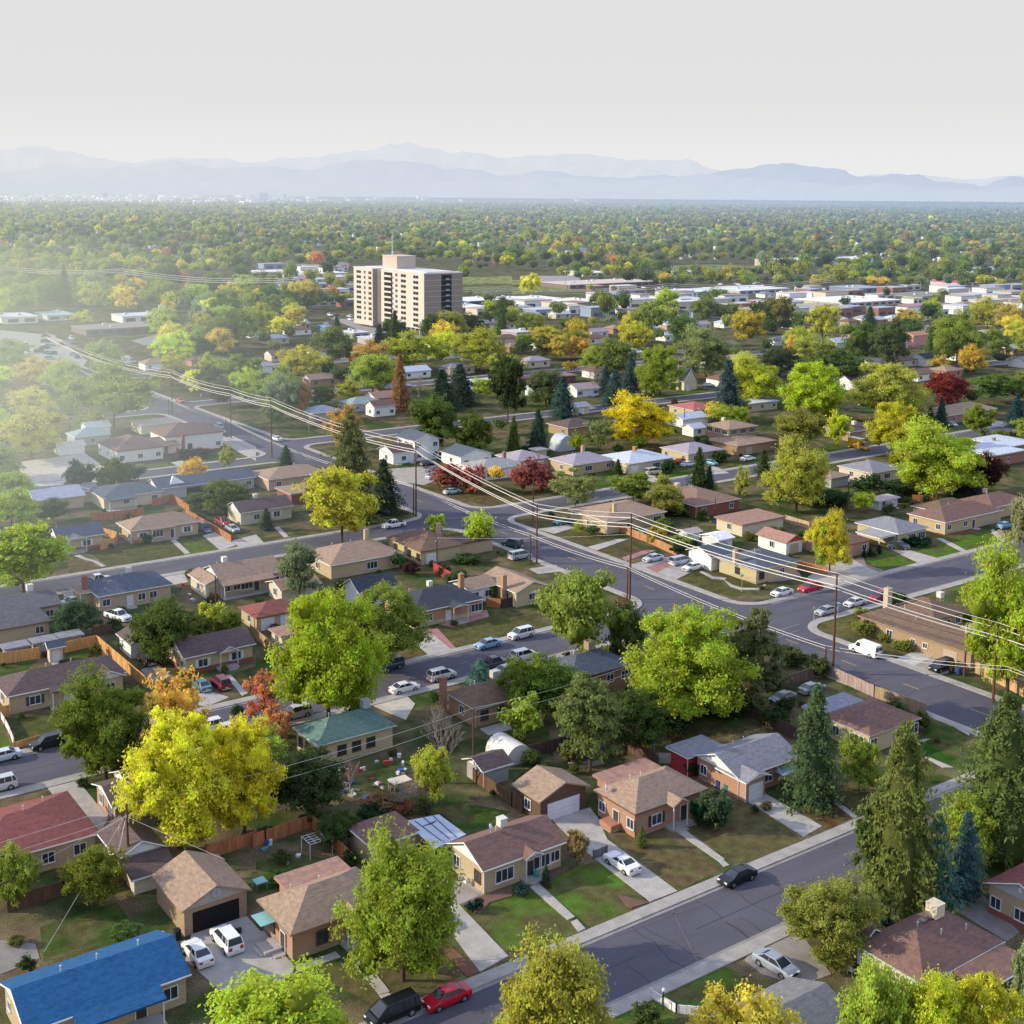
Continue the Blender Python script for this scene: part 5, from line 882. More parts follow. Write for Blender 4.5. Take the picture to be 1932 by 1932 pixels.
# ------------------------------------------------------------------ cars
def car_meshes(kind):
    """profile in x (front +x), deck heights, greenhouse; returns dict of meshes"""
    P = dict(
     sedan=dict(L=4.75, W=1.82, deck=[(-2.37,.62),(-2.3,.95),(-1.45,1.02),(1.0,.98),(1.9,.86),(2.3,.72),(2.37,.5)], gh=[(-1.75,-.95),(1.25,.42)], H=1.44),
     coupe=dict(L=4.8, W=1.9, deck=[(-2.4,.62),(-2.3,.98),(-1.55,1.04),(.8,.98),(1.9,.90),(2.32,.78),(2.4,.5)], gh=[(-1.7,-.75),(.95,.2)], H=1.38),
     suv=dict(L=4.75, W=1.9, deck=[(-2.37,.6),(-2.3,1.1),(-2.1,1.12),(1.0,1.1),(1.9,1.0),(2.3,.88),(2.37,.55)], gh=[(-2.25,-1.95),(1.35,.55)], H=1.78),
     van=dict(L=5.1, W=1.98, deck=[(-2.55,.6),(-2.5,1.1),(-2.3,1.12),(1.3,1.08),(2.1,.98),(2.48,.8),(2.55,.5)], gh=[(-2.48,-2.3),(1.9,.9)], H=1.8),
     cargo=dict(L=5.6, W=2.05, deck=[(-2.8,.55),(-2.75,1.15),(-2.6,1.18),(1.5,1.18),(2.2,1.1),(2.7,.95),(2.8,.55)], gh=[(-2.75,-2.68),(1.85,1.05)], H=2.2, solid=True),
     pickup=dict(L=5.6, W=1.95, deck=[(-2.8,.65),(-2.75,1.08),(-.9,1.08),(1.3,1.08),(2.2,1.02),(2.7,.88),(2.8,.55)], gh=[(-.85,-.55),(1.35,.65)], H=1.8, bed=(-2.62,-.95)),
     truck=dict(L=7.0, W=2.3, deck=[(-3.5,.8),(-3.45,1.1),(1.2,1.1),(1.9,1.2),(2.6,1.15),(3.4,1.05),(3.5,.6)], gh=[(1.15,1.2),(2.9,2.3)], H=2.4, box=(-3.5,1.0,3.1)))[kind]
    L, W_, H_ = P['L'], P['W'], P['H']; hw = W_/2; m = MB(); rings = []
    for x, z in P['deck']:
        e = .82 if abs(x) > L/2-.03 else (.95 if abs(x) > L/2-.12 else 1)
        rings.append([(x, -hw*e*.94, .24), (x, -hw*e, .48), (x, -hw*e*.99, z*.82), (x, -hw*e*.90, z), (x, hw*e*.90, z), (x, hw*e*.99, z*.82), (x, hw*e, .48), (x, hw*e*.94, .24)])
    vs = [p for r in rings for p in r]; n = 8; fs = []
    for i in range(len(rings)-1):
        for j in range(n): fs.append((i*n+j, i*n+(j+1) % n, (i+1)*n+(j+1) % n, (i+1)*n+j))
    fs += [tuple(range(n)), tuple(range((len(rings)-1)*n, len(rings)*n))[::-1]]
    m.add(vs, [f[::-1] for f in fs])
    (xb0, xb1), (xf0, xf1) = P['gh']; zb = 1.0 if kind in ('sedan', 'coupe') else 1.1
    def gring(z, t, ins): xa, xc = xb0+(xb1-xb0)*t, xf0+(xf1-xf0)*t; y = hw*.88-ins; return [(xa, -y, z), (xc, -y, z), (xc, y, z), (xa, y, z)]
    y0i, y1i = 0, .17
    roof = MB(); a = gring(H_-.06, .93, y1i*.93); b = gring(H_, 1.06, y1i+.05)
    roof.add(a+b, [(4, 5, 6, 7), (0, 1, 5, 4), (1, 2, 6, 5), (2, 3, 7, 6), (3, 0, 4, 7)])
    m.v_n = len(m.v); m.add(roof.v, roof.f)
    if P.get('solid'):
        A = gring(zb, 0, y0i); B_ = gring(H_-.06, .93, y1i*.93); m.add(A+B_, [(0, 1, 5, 4), (1, 2, 6, 5), (2, 3, 7, 6), (3, 0, 4, 7)])
        g = MB(); g.box(1.55, -.66, 1.28, 1.75, .66, 1.95)
        g = MB(); g.add([(xf0+.02,-.72,1.22),(xf0+.02,.72,1.22),(xf1+.2,.62,2.02),(xf1+.2,-.62,2.02)], [(0,1,2,3)])
        for s in (-1, 1): g.add([(.5,s*.93,1.25),(1.45,s*.93,1.25),(1.05,s*.83,1.9),(.5,s*.83,1.9)], [(0,1,2,3)] if s < 0 else [(3,2,1,0)])
        for s in (-.45, .45): g.box(-2.80, s-.36, 1.25, -2.70, s+.36, 1.85)
    else:
        g = MB(); A = gring(zb-.06, -.02, -.0); B_ = gring(H_-.055, .93, y1i*.93); g.add(A+B_, [(0, 1, 5, 4), (1, 2, 6, 5), (2, 3, 7, 6), (3, 0, 4, 7)])
        # pillars
        for i in range(4): m.bar(Vector(A[i])+Vector((0, 0, .02)), B_[i], .055, n=4)
        mid = (xb1+xf1)/2-.05
        for s in (-1, 1): m.bar((mid, s*(hw*.88+.005), zb-.05), (mid, s*(hw*.88-.15), H_-.06), .05, n=4)
        if kind in ('suv', 'van'):
            for s in (-1, 1): m.bar((xb1+.25, s*(hw*.88+.005), zb-.05), (xb1+.35, s*(hw*.88-.15), H_-.06), .07, n=4)
    if 'bed' in P: x0, x1 = P['bed']; bd = MB(); bd.box(x0, -hw*.78, 1.0, x1, hw*.78, 1.095)
    if 'box' in P: x0, x1, zt = P['box']; m.box(x0, -1.15, .7, x1, 1.15, zt)
    out = dict(body=m.mesh('body_'+kind, 'car'), windows=g.mesh('windows_'+kind, 'glass'))
    if 'bed' in P: out['load_bed'] = bd.mesh('bed', 'dark')
    if 'box' in P: r = MB(); r.box(x0-.02, -1.17, zt, x1+.02, 1.17, zt+.08); out['box_roof'] = r.mesh('box_roof', 'flat')
    rw = .33 if kind in ('sedan', 'coupe') else .37; wx = L*.295
    t = MB(); t.bar((0, -.12, 0), (0, .12, 0), rw, n=16); t.bar((0, -.135, 0), (0, .135, 0), rw*.86, n=16); out['wheel'] = t.mesh('tyre', 'tyre')
    t = MB(); t.bar((0, -.145, 0), (0, .145, 0), rw*.62, n=12); out['rim'] = t.mesh('rim', 'chrome')
    t = MB(); t.box(L/2-.14, -.28, 0, L/2+.005, .28, .16); 
    hx = MB(); hx.box(L/2-.2, -.19, .58, L/2+.0, .19, .74); out['headlight'] = hx.mesh('headlight', 'lamp')
    tl = MB(); tl.box(-L/2-.01, -.17, .66, -L/2+.12, .17, .86 if kind in ('sedan', 'coupe') else 1.0); out['taillight'] = tl.mesh('taillight', 'lamp')
    pl = MB(); pl.box(-L/2-.02, -.26, .52, -L/2+.05, .26, .66); pl.box(-L/2-.005, -hw*.75, .3, -L/2+.05, hw*.75, .45); out['plate'] = pl.mesh('number_plate', 'lamp')
    gr = MB(); gr.box(L/2-.08, -.5, .42, L/2+.012, .5, .66); out['grille'] = gr.mesh('grille', 'tyre')
    ar = MB()
    for sx in (-1, 1): ar.bar((sx*wx, -hw*.985-.006, rw), (sx*wx, hw*.985+.006, rw), rw+.075, n=16)
    out['arch'] = ar.mesh('wheel_arch', 'tyre'); out['dim'] = (L, W_, rw, wx)
    return out
CM = {}
def car(q, x, y, hd, kind, col, label, z=.03, group=None, full=True):
    if kind not in CM: CM[kind] = car_meshes(kind)
    c = CM[kind]; p = Q(q, x, y, .6) if True else 0
    rz = {'X+': 0, 'X-': math.pi, 'Y+': math.pi/2, 'Y-': -math.pi/2}[hd[:2]] + (R(float(hd[2:])) if len(hd) > 2 else 0)
    nm = {'pickup': 'pickup_truck', 'cargo': 'delivery_van', 'truck': 'box_truck'}.get(kind, 'parked_car')
    rt = empty(nm, (p[0], p[1], z), rz, label=label, cat={'pickup': 'pickup truck', 'cargo': 'van', 'truck': 'truck'}.get(kind, 'car'))
    if group: rt['group'] = group
    def part(n, me, col=None, loc=(0, 0, 0), par=rt):
        o = bpy.data.objects.new(n, me); COL.objects.link(o); o.parent = par; o.location = loc
        if col: o.color = (*col, 1)
        return o
    L, W_, rw, wx = c['dim']
    part('body', c['body'], col); part('windows', c['windows'])
    if 'load_bed' in c: part('load_bed', c['load_bed'])
    if 'box_roof' in c: part('box_roof', c['box_roof'], (.8, .8, .82))
    part('wheel_arch', c['arch'])
    for sx in (-1, 1):
        for sy in (-1, 1):
            w = part('wheel', c['wheel'], None, (sx*wx, sy*(W_/2-.11), rw)); part('rim', c['rim'], None, (0, 0, 0), w)
    if full:
        for sy in (-1, 1): part('headlight', c['headlight'], (.8, .82, .85), (0, sy*(W_/2-.38), 0)); part('taillight', c['taillight'], (.45, .02, .02), (0, sy*(W_/2-.36), 0))
        part('number_plate', c['plate'], (.6, .6, .58)); part('grille', c['grille'])
    return rt
WH, SL, BKc, RD, NV, DG, LB_ = (.82,.83,.86), (.42,.45,.52), (.012,.013,.018), (.50,.008,.03), (.02,.05,.10), (.06,.07,.08), (.25,.40,.62)
for a in [
 (31,1440,1725,'X-','sedan',RD,'bright red sedan parked at the kerb behind the black van'), (31,1030,1835,'X-','van',BKc,'black minivan partly behind the green treetop at the bottom edge'),
 (32,830,712,'Y+','coupe',WH,'white coupe with black rear window on the long driveway'), (32,1700,815,'X-','sedan',BKc,'black sedan parked alone on the near street'),
 (33,60,1478,'Y-4','sedan',(.30,.34,.42),'silver blue sedan parked in the drive at bottom right'), (30,1490,1390,'Y+','sedan',WH,'white sedan with dark sunroof by the open garage, left one'),
 (30,1712,1295,'Y+','suv',WH,'white estate car with red tail lights at the open garage, right one'), (30,-20,135,'X-','suv',(.55,.57,.6),'silver car cut off at the left edge on the middle street'),
 (20,370,1742,'X-','suv',BKc,'black car behind the dark green tree, on the middle street'), (20,15,1840,'X-','sedan',(.6,.66,.75),'pale silver car at the left edge of the middle street'),
 (20,735,515,'X+','pickup',(.70,.72,.74),'white cab tow truck with a flat bed on the far left street'), (20,890,785,'Y-20','pickup',WH,'white pickup truck in the yard behind the blue grey house'),
 (20,545,675,'X-','sedan',WH,'white car beside the tall brick chimney'), (20,235,905,'X+','sedan',(.10,.16,.34),'blue car under the eaves of the dark grey house'),
 (20,1110,1110,'Y+','suv',BKc,'black hatchback with red tail lights in the narrow drive'), (20,1665,1290,'Y+','suv',(.17,.01,.03),'dark red estate car parked in front of the porch'),
 (20,1520,1305,'Y+','sedan',(.05,.18,.24),'teal blue car beside the dark red estate car'), (20,1540,120,'Y+','pickup',(.14,.20,.36),'blue pickup truck on the left side of the orange fence'),
 (20,1680,75,'Y-','pickup',(.30,.03,.04),'dark red pickup truck with white cab top, right of the orange fence'), (20,1755,125,'Y-','sedan',(.36,.40,.45),'silver grey car in front of the dark red pickup'),
 (20,1560,1630,'X-','suv',(.7,.71,.74),'white car half hidden above the yellow tree, left'), (20,1700,1640,'X-','sedan',(.6,.6,.62),'white car half hidden above the yellow tree, right'),
 (21,1040,95,'X-','pickup',WH,'white pickup truck at the corner beyond the yellow green tree'), (21,1000,1158,'X-','van',(.03,.07,.12),'navy minivan on the middle street right of the tall tree'),
 (21,1120,1325,'X+','sedan',(.80,.78,.76),'white and gold sedan facing right on the middle street'), (21,1400,1232,'X+','suv',(.60,.58,.54),'white and brown four wheel drive behind the white gold sedan'),
 (21,1750,995,'X-','sedan',LB_,'light blue sedan at the far kerb of the middle street'), (22,70,922,'X-','suv',(.68,.70,.76),'pale silver four wheel drive ahead of the light blue sedan'),
 (22,90,1085,'X+','suv',WH,'white four wheel drive at the near kerb beside the dark green tree'), (21,1790,1145,'X+','pickup',DG,'dark pickup truck behind the blue green bush'),
 (21,1900,1190,'X+','sedan',(.5,.5,.52),'grey car between the dark pickup and the white four wheel drive'),
 (21,300,1520,'X-','suv',(.45,.46,.48),'silver hatchback right of the red leaved tree'), (21,165,1345,'X-','sedan',DG,'dark car behind the tall green tree, left'), (21,265,1335,'X-','suv',(.66,.67,.7),'white car behind the tall green tree, right'),
 (22,385,72,'X-','sedan',(.05,.22,.24),'teal sedan in the drive of the corner house beyond the main road'), (22,5,240,'Y+25','suv',(.03,.08,.11),'dark teal four wheel drive parked on the near side of the main road'),
 (22,60,330,'X+','van',(.34,.42,.50),'grey blue van near the two leaning poles'), (22,1065,348,'X-','sedan',(.55,.58,.68),'silver sedan in the paved front yard with red stone'),
 (22,1270,372,'X+','van',(.40,.46,.58),'silver blue passenger van beside the white gable wall'), (22,1365,415,'X-','sedan',WH,'white sedan in front of the passenger van'),
 (23,105,605,'X-','sedan',(.72,.72,.76),'white sedan on the right hand street, left of the red pickup'), (23,320,572,'X-','pickup',(.50,.01,.04),'bright red pickup truck behind the tall wooden pole'),
 (23,440,745,'X-','sedan',(.40,.42,.46),'silver sedan first from the corner, behind the pole'), (23,655,682,'X-','sedan',(.66,.66,.68),'white sedan between the silver and dark red cars'),
 (23,850,640,'X-','suv',(.24,.01,.04),'dark red four wheel drive third from the corner'), (23,735,1045,'Y+','cargo',(.86,.88,.94),'plain white cargo van parked on the main road'),
 (23,1310,1165,'X-','suv',BKc,'black four wheel drive in front of the brown garage'), (23,110,1400,'X-','sedan',(.15,.17,.20),'dark grey sedan on grass behind the wooden fence'),
 (23,330,1330,'X+','sedan',(.16,.21,.25),'dark blue grey car under the pole by the fence'), (23,985,258,'Y-40','suv',(.10,.13,.17),'dark silver four wheel drive in front of the white post carport'),
 (23,1790,100,'X+','sedan',(.10,.35,.55),'bright blue car at the far right house'), (23,1690,395,'X-','sedan',(.5,.02,.05),'red car half hidden by the big right hand tree'),
 (12,1065,1628,'X+','van',(.62,.55,.5),'silver beige minivan in the drive by the dark oval bush'), (12,1780,1528,'X+','sedan',WH,'white sedan in front of the two storey house'),
 (12,1495,1558,'Y-','sedan',(.10,.42,.52),'turquoise car beside the tall dark cone tree'), (12,1275,1548,'X+','sedan',(.45,.02,.04),'red car left of the dark cone tree'), (12,1330,1570,'X+','sedan',(.6,.65,.8),'pale car at the foot of the dark cone tree'),
 (12,1030,1020,'X+','cargo',(.8,.8,.84),'white van by the green lawn beyond the blue spruces'), (12,1480,972,'X+','sedan',(.55,.62,.78),'pale blue car left of the blue spruce'),
 (13,690,1440,'Y-','truck',(.75,.42,.05),'yellow box truck with a white roof'), (13,640,1375,'X+','sedan',(.6,.62,.7),'silver car behind the yellow box truck'), (13,1380,1270,'Y-','sedan',(.5,.55,.62),'silver car by the drive of the ranch house'),
 (11,1340,1612,'X-','sedan',(.15,.2,.28),'dark blue car in front of the two storey white house'), (11,1350,1665,'X-','van',(.55,.58,.7),'silver van left of the red bushes'), (11,1300,1560,'X+','sedan',(.05,.07,.11),'black car at the wall of the white house'),
 (11,155,1378,'Y+','sedan',WH,'white car driving on the main road under the wires'), (10,1360,1092,'Y-','sedan',(.45,.10,.08),'red car driving on the far main road'), (10,1650,1285,'Y+','suv',(.4,.5,.6),'silver car parked behind the church, first'),
 (10,1650,1332,'X-','sedan',(.75,.75,.78),'white car parked behind the church, second'), (10,1560,1045,'X+','sedan',(.07,.09,.12),'dark car on the verge across the far main road'), (10,1660,1022,'X+','sedan',(.2,.28,.4),'blue car on the verge across the far main road'),
 (11,1480,1775,'X+','sedan',(.45,.62,.62),'pale green car on the dry lawn by the red bushes'), (10,780,1705,'X+','sedan',(.8,.8,.78),'white car behind the dark green tree at the gravel yard'), (12,780,1525,'Y-','sedan',(.12,.42,.48),'turquoise car under the white roofed house eave'),
 (10,960,800,'X+','truck',(.72,.74,.78),'white box truck at the left edge of the far main road'), (22,1030,150,'X+','sedan',(.08,.10,.15),'dark car behind the orange fence of the corner house'),
]: car(*a)
rr = random.Random(5)
def lot(pts_list, n, label, group):
    for i in range(n):
        q, x0, x1, y0, y1 = rr.choice(pts_list); x, y = rr.uniform(x0, x1), rr.uniform(y0, y1)
        p = Q(q, x, y)
        if not clear(p[0], p[1], 1): continue
        car(q, x, y, rr.choice(['X+', 'X-', 'Y+', 'Y-']), rr.choice(['sedan', 'suv', 'sedan', 'van']), rr.choice([WH, WH, SL, BKc, (.3,.04,.04), NV, (.6,.62,.65), LB_]), label, group=group, full=False)
lot([(10, 0, 600, 600, 780), (10, 0, 400, 640, 740)], 30, 'small car in the hazy car park at the left edge', 'cars in the hazy car park at the left')
lot([(12, 0, 800, 370, 430), (12, 1100, 1900, 320, 410), (12, 1500, 1932, 200, 250), (12, 700, 1250, 210, 270), (13, 0, 900, 250, 330), (13, 850, 1500, 90, 300), (12, 0, 1200, 340, 400)], 170, 'small car parked in the distant shopping strip lots', 'cars in the distant shopping strip')
lot([(11, 300, 740, 440, 480), (10, 1650, 1932, 440, 500), (10, 700, 1200, 200, 250), (11, 560, 760, 470, 500)], 26, 'small car parked between the commercial buildings left of the tower', 'cars left of the tower')
# ------------------------------------------------------------------ utility poles and wires
def upole(x, y, h, lean=0, label='', arm=None, r=.15, name='utility_pole', steps=False):
    rt = root(name, x, y, label=label, cat='utility pole'); m = MB(); m.bar((x, y, -.2), (x+lean, y, h), r, r*.62, n=8); m.obj('pole', 'pole', None, rt)
    if arm:
        for za, ax, ay in arm: m = MB(); m.bar((x+lean*za/h-ax, y-ay, za), (x+lean*za/h+ax, y+ay, za), .07, n=4); a = m.obj('crossarm', 'pole', None, rt)
        m = MB()
        for za, ax, ay in arm:
            for k in (-1, -.4, .4, 1): m.bar((x+lean+ax*k, y+ay*k, za+.05), (x+lean+ax*k, y+ay*k, za+.28), .06, n=6)
        m.obj('insulator', 'flat', (.6,.6,.62), rt)
    return rt
def top_h(x, y, q, cx, cy): return hgt(x, y, 483*(q//10)+cy/4)
TP = []
for q, bx_, by_, tx, ty, lab in [
 (10,1300,1190,1285,860,'tall brown pole of the main road line, farthest one in the haze'), (10,1745,1375,1725,990,'tall brown pole by the far main road, behind the church'),
 (11,120,1520,95,1070,'tall brown pole left of the tall spruce on the main road'), (11,1208,1970,1190,1400,'tall brown pole by the two storey white house'),
 (22,185,385,165,-60,'tall brown pole at the first crossing, with pink marker'), (22,888,660,882,8,'tall brown pole at the curved corner with red mulch'),
 (23,487,1225,508,462,'tall brown pole standing at the fence before the white van'), (23,1697,1440,1722,835,'tall brown pole on the right beside the wooden fence')]:
    x, y = Q(q, bx_, by_); h = top_h(x, y, q, tx, ty); a = Q(q, tx, ty, h)
    upole(x, y, h, 0, lab, arm=None, r=.22); TP.append((x, y, h))
SP = []
for q, bx_, by_, tx, ty, lab in [(10,1275,1200,1272,1070,'short pole beside the farthest main road pole'), (10,1708,1370,1698,1225,'short pole beside the pole behind the church'), (11,1190,1950,1182,1720,'short pole beside the pole by the white house'), (22,135,390,122,160,'short pole beside the pink marked pole'),
 (22,868,680,857,405,'short pole in the red mulch corner'), (23,430,1205,428,1003,'short pole in the fence before the main road')]:
    x, y = Q(q, bx_, by_); h = top_h(x, y, q, tx, ty); upole(x, y, h, 0, lab, r=.18); SP.append((x, y, h))
def wire(pts, sag, r, label, cat='power line', group=None):
    m = MB()
    for a, b in zip(pts, pts[1:]):
        n = 10; L = math.dist(a, b); s = sag*(L/50)**1.2; P = [(a[0]+(b[0]-a[0])*t, a[1]+(b[1]-a[1])*t, a[2]+(b[2]-a[2])*t - 4*s*t*(1-t)) for t in [i/n for i in range(n+1)]]
        for p, q_ in zip(P, P[1:]): m.bar(p, q_, r, n=4, caps=False)
    o = m.obj('power_line', 'wire'); tag(o, label, cat); 
    if group: o['group'] = group
    return o
first = (TP[0][0]+.5, TP[0][1]+150, 14.5); last = (TP[-1][0]+3, TP[-1][1]-42, TP[-1][2])
allp = [first] + TP + [last]
for i, (dx, dz, r, nm) in enumerate([(-.15, .05, .040, 'highest'), (.5, -1.0, .07, 'second highest'), (-.5, -1.9, .07, 'third highest'), (.45, -2.8, .07, 'lowest')]):
    wire([(x+dx, y, z+dz) for x, y, z in allp], .75, r*1.1, '%s of the four bright power lines strung along the main road' % nm)
sf = (SP[0][0], SP[0][1]+120, 6); sl2 = (SP[-1][0]+13, SP[-1][1]-34, 3.2)
for dx, dz, nm in ((-.2, -.1, 'upper'), (.25, -.75, 'lower')): wire([(x+dx, y, z+dz) for x, y, z in [sf]+SP+[(TP[-1][0], TP[-1][1]-2, 6.5), (TP[-1][0]+2, TP[-1][1]-40, 6.5)]], .8, .042, '%s telephone cable strung between the short poles' % nm, 'telephone cable')
# back yard poles
BP = []
for q, bx_, by_, ty, lean, lab, arm in [(30,975,830,270,0,'brown pole in the yard left of the open garage, many service wires',None), (21,1640,1970,1480,0,'thin dark pole beside the bare tree and domed tent',None), (23,1480,1240,830,0,'orange lit pole with a transformer arm by the ranch house',[(-1,0,0)]),
  (21,1365,430,195,0,'thin pole between the dark roofed houses',[(-.6,.9,0)]), (20,1635,890,480,0,'yellowish pole with crossarm in front of the red roofed garage',[(-.8,.9,0)]), (13,600,1932,1650,0,'thin pole with a white transformer behind the carport house',None), (12,650,1470,1300,0,'pale pole beside the domed shed',None), (10,530,1400,1200,0,'thin pole left of the church',None),
  (13,1020,800,690,0,'thin pole beside the dark blue roofed house',None), (12,1300,1290,1150,0,'dark pole by the pale blue outbuilding',None), (12,158,1990,1670,0,'brown pole right of the stop sign',None), (12,1530,1990,1830,0,'thin brown pole in front of the red brick house',None)]:
    x, y = Q(q, bx_, by_); h = top_h(x, y, q, 0, ty); h = min(h, 15)
    rt = upole(x, y, h, lean, lab, r=.18, arm=[(h+a[0], a[1] or .01, a[2] or .9) for a in arm] if arm else None); BP.append((x, y, h))
    if 'transformer' in lab: m = MB(); m.bar((x-.32, y-.2, h-1.6), (x-.32, y-.2, h-.8), .22, n=10); m.obj('transformer', 'flat', (.7,.7,.72), rt)
P0, P1_ = BP[0], BP[1]
wire([(-10, 134, 8.5), P0, P1_, (118, 133, 8.8), (150, 132, 8.6)], .9, .022, 'thin service wire running along the back yards, upper')
wire([(-10, 134, 7.6), (P0[0], P0[1], P0[2]-1.4), (P1_[0], P1_[1], P1_[2]-1.3), (118, 133, 7.8), (150, 132, 7.6)], 1.1, .022, 'thin service wire running along the back yards, lower')
for i, (q, x, y, z, lab) in enumerate([(30,330,1390,.3,'guy wire from the leaning yard pole to the far lawn'), (30,815,1010,.2,'yellow guy wire beside the yard pole'), (30,870,700,3,'service wire from the yard pole to the gabled garage'), (30,-60,900,4,'service wire from the yard pole to the left edge'), (30,725,490,3,'service wire from the yard pole to the left house'), (30,1700,690,4.4,'service wire from the yard pole to the open garage')]):
    p = Q(q, x, y, z); wire([(P0[0], P0[1], P0[2]-1.0-.1*i), (p[0], p[1], z)],   .25, .016 if i > 1 else .02, lab, 'service wire')
p = Q(23, 1690, 1290); wire([(BP[2][0]+3, BP[2][1]-2, 5.5), (p[0], p[1], 0)], .02, .05, 'yellow guy wire by the fence below the right hand tree', 'guy wire')
wire([(TP[5][0], TP[5][1], TP[5][2]-4), BP[3]], .5, .02, 'thin wire crossing from the curved corner pole to the yard pole', 'service wire')
for a, b, c_, lab in (((358, 740, 20), (300, 900, 19), (240, 1100, 18), 'far'), ((420, 640, 18), (560, 615, 17), (700, 600, 17), 'near')):
    for k in range(3): wire([(a[0]+k*1.5, a[1], a[2]+k*1.2), (b[0]+k*1.5, b[1], b[2]+k*1.2), (c_[0]+k*1.5, c_[1], c_[2]+k*1.2)], .8, .11, '%s power line sagging behind the tower, strand %s' % ({'far': 'left distant', 'near': 'right distant'}[lab], ('lowest', 'middle', 'highest')[k]))
# lattice tower, light poles, signs
p = Q(13, 780, 150); rt = root('lattice_tower', *p, label='thin steel lattice tower in the distance on the right', cat='pylon'); hh = hgt(*p, 483+12/4); m = MB()
for sx in (-1, 1):
    for sy in (-1, 1): m.bar((p[0]+sx*2.2, p[1]+sy*2.2, 0), (p[0]+sx*.3, p[1]+sy*.3, hh), .22, n=4)
for k in range(9):
    a, b = hh*k/9, hh*(k+1)/9; wa, wb = 2.2-1.9*k/9, 2.2-1.9*(k+1)/9; m.bar((p[0]-wa, p[1]-wa, a), (p[0]+wb, p[1]-wb, b), .12, n=4); m.bar((p[0]-wa, p[1]-wa, a), (p[0]-wb, p[1]+wb, b), .12, n=4)
m.obj('lattice', 'flat', (.5,.5,.52), rt)
def sign(q, x, y, h, kind, label, col):
    p = Q(q, x, y); rt = root('street_sign' if kind != 'stop' else 'stop_sign', *p, label=label, cat='sign'); m = MB(); m.bar((p[0], p[1], 0), (p[0], p[1], h), .05, n=5); m.obj('sign_post', 'flat', (.45,.46,.46), rt)
    m = MB()
    if kind == 'stop': m.bar((p[0], p[1]-.02, h-.35), (p[0], p[1]-.06, h-.35), .40, n=8)
    else: m.box(p[0]-.5, p[1]-.02, h-.05, p[0]+.5, p[1]+.02, h+.2); m.box(p[0]-.02, p[1]-.5, h+.22, p[0]+.02, p[1]+.5, h+.46)
    m.obj('sign_plate', 'flat', col, rt)
sign(22, 1733, 605, 3.2, 'street', 'green street name sign on the lawn at the curved corner', (.05,.38,.26)); sign(12, 45, 1975, 2.8, 'stop', 'red stop sign at the crossing beyond the main road', (.55,.03,.06))
sign(23, 525, 800, 2.5, 'street', 'teal street name sign by the silver sedan corner', (.1,.4,.36)); sign(10, 1345, 1190, 3.2, 'street', 'teal street name sign on the far main road', (.1,.45,.40)); sign(11, 400, 1340, 3.4, 'street', 'green street name sign on the lawn left of the tall spruce', (.05,.38,.30)); sign(23, 345, 830, 2.9, 'stop', 'grey backed stop sign at the rounded corner', (.4,.42,.45))
p = Q(22, 1000, 760); p = Q(22, 1225, 800); rt = root('stop_sign', *p, label='stop sign seen just above the big lime green tree', cat='sign'); m = MB(); m.bar((p[0], p[1], 0), (p[0], p[1], 2.7), .05, n=5); m.obj('sign_post', 'flat', (.45,.46,.46), rt); m = MB(); m.bar((p[0], p[1]-.02, 2.5), (p[0], p[1]-.06, 2.5), .38, n=8); m.obj('sign_plate', 'flat', (.5,.05,.06), rt)
for q, x, y, ty, lab in ((10,1228,500,370,'white pole sign over the motel lot, left one'), (10,1520,520,385,'white and red pole sign, right one'), (12,500,150,85,'floodlight pole by the playing field'), (12,400,250,110,'tall dark floodlight pole at the ball field')):
    p = Q(q, x, y); h = hgt(*p, 483+ty/4); rt = root('pole_sign' if 'sign' in lab else 'floodlight_pole', *p, label=lab, cat='pole sign' if 'sign' in lab else 'light pole'); m = MB(); m.bar((*p, 0), (*p, h), .25, n=6); m.obj('pole', 'flat', (.4,.4,.42), rt)
    m = MB(); m.box(p[0]-2.2, p[1]-.3, h-4, p[0]+2.2, p[1]+.3, h) if 'sign' in lab else m.box(p[0]-1.5, p[1]-.2, h-1, p[0]+1.5, p[1]+.2, h); m.obj('sign_panel' if 'sign' in lab else 'lamp_head', 'flat', (.8,.8,.8), rt)
# ------------------------------------------------------------------ fences
def fence(q, pts, h, col, label, name='wooden_fence', cat='fence', step=2.4, mt='wood', th=.04, bowed=False):
    P = [Q(q, *p) for p in pts]; rt = root(name, P[0][0], P[0][1], label=label, cat=cat); m = MB(); PL = []
    for a, b in zip(P, P[1:]):
        L = math.dist(a, b); n = max(1, int(L/.9)); dx, dy = (b[0]-a[0])/L, (b[1]-a[1])/L; nx, ny = -dy*th, dx*th
        for i in range(n):
            s0, s1 = L*i/n, L*(i+1)/n-.03; hh = h + ((i*7919) % 5-2)*.012
            c = [(a[0]+dx*s0-nx, a[1]+dy*s0-ny), (a[0]+dx*s1-nx, a[1]+dy*s1-ny), (a[0]+dx*s1+nx, a[1]+dy*s1+ny), (a[0]+dx*s0+nx, a[1]+dy*s0+ny)]
            m.slab(ccw(c), 0.02, hh)
        k = max(1, int(L/step))
        for i in range(k+1): px, py = a[0]+dx*L*i/k, a[1]+dy*L*i/k; PL.append((px, py))
    m.obj('panel', mt, col, rt)
    for px, py in PL[:60]: MB().box(px-.07, py-.07, 0, px+.07, py+.07, h+.06).obj('post', mt, tuple(c*.85 for c in col), rt)
    return rt
OR, ORD, DBR, GRB = (.58,.31,.12), (.40,.16,.07), (.13,.075,.05), (.30,.21,.15)
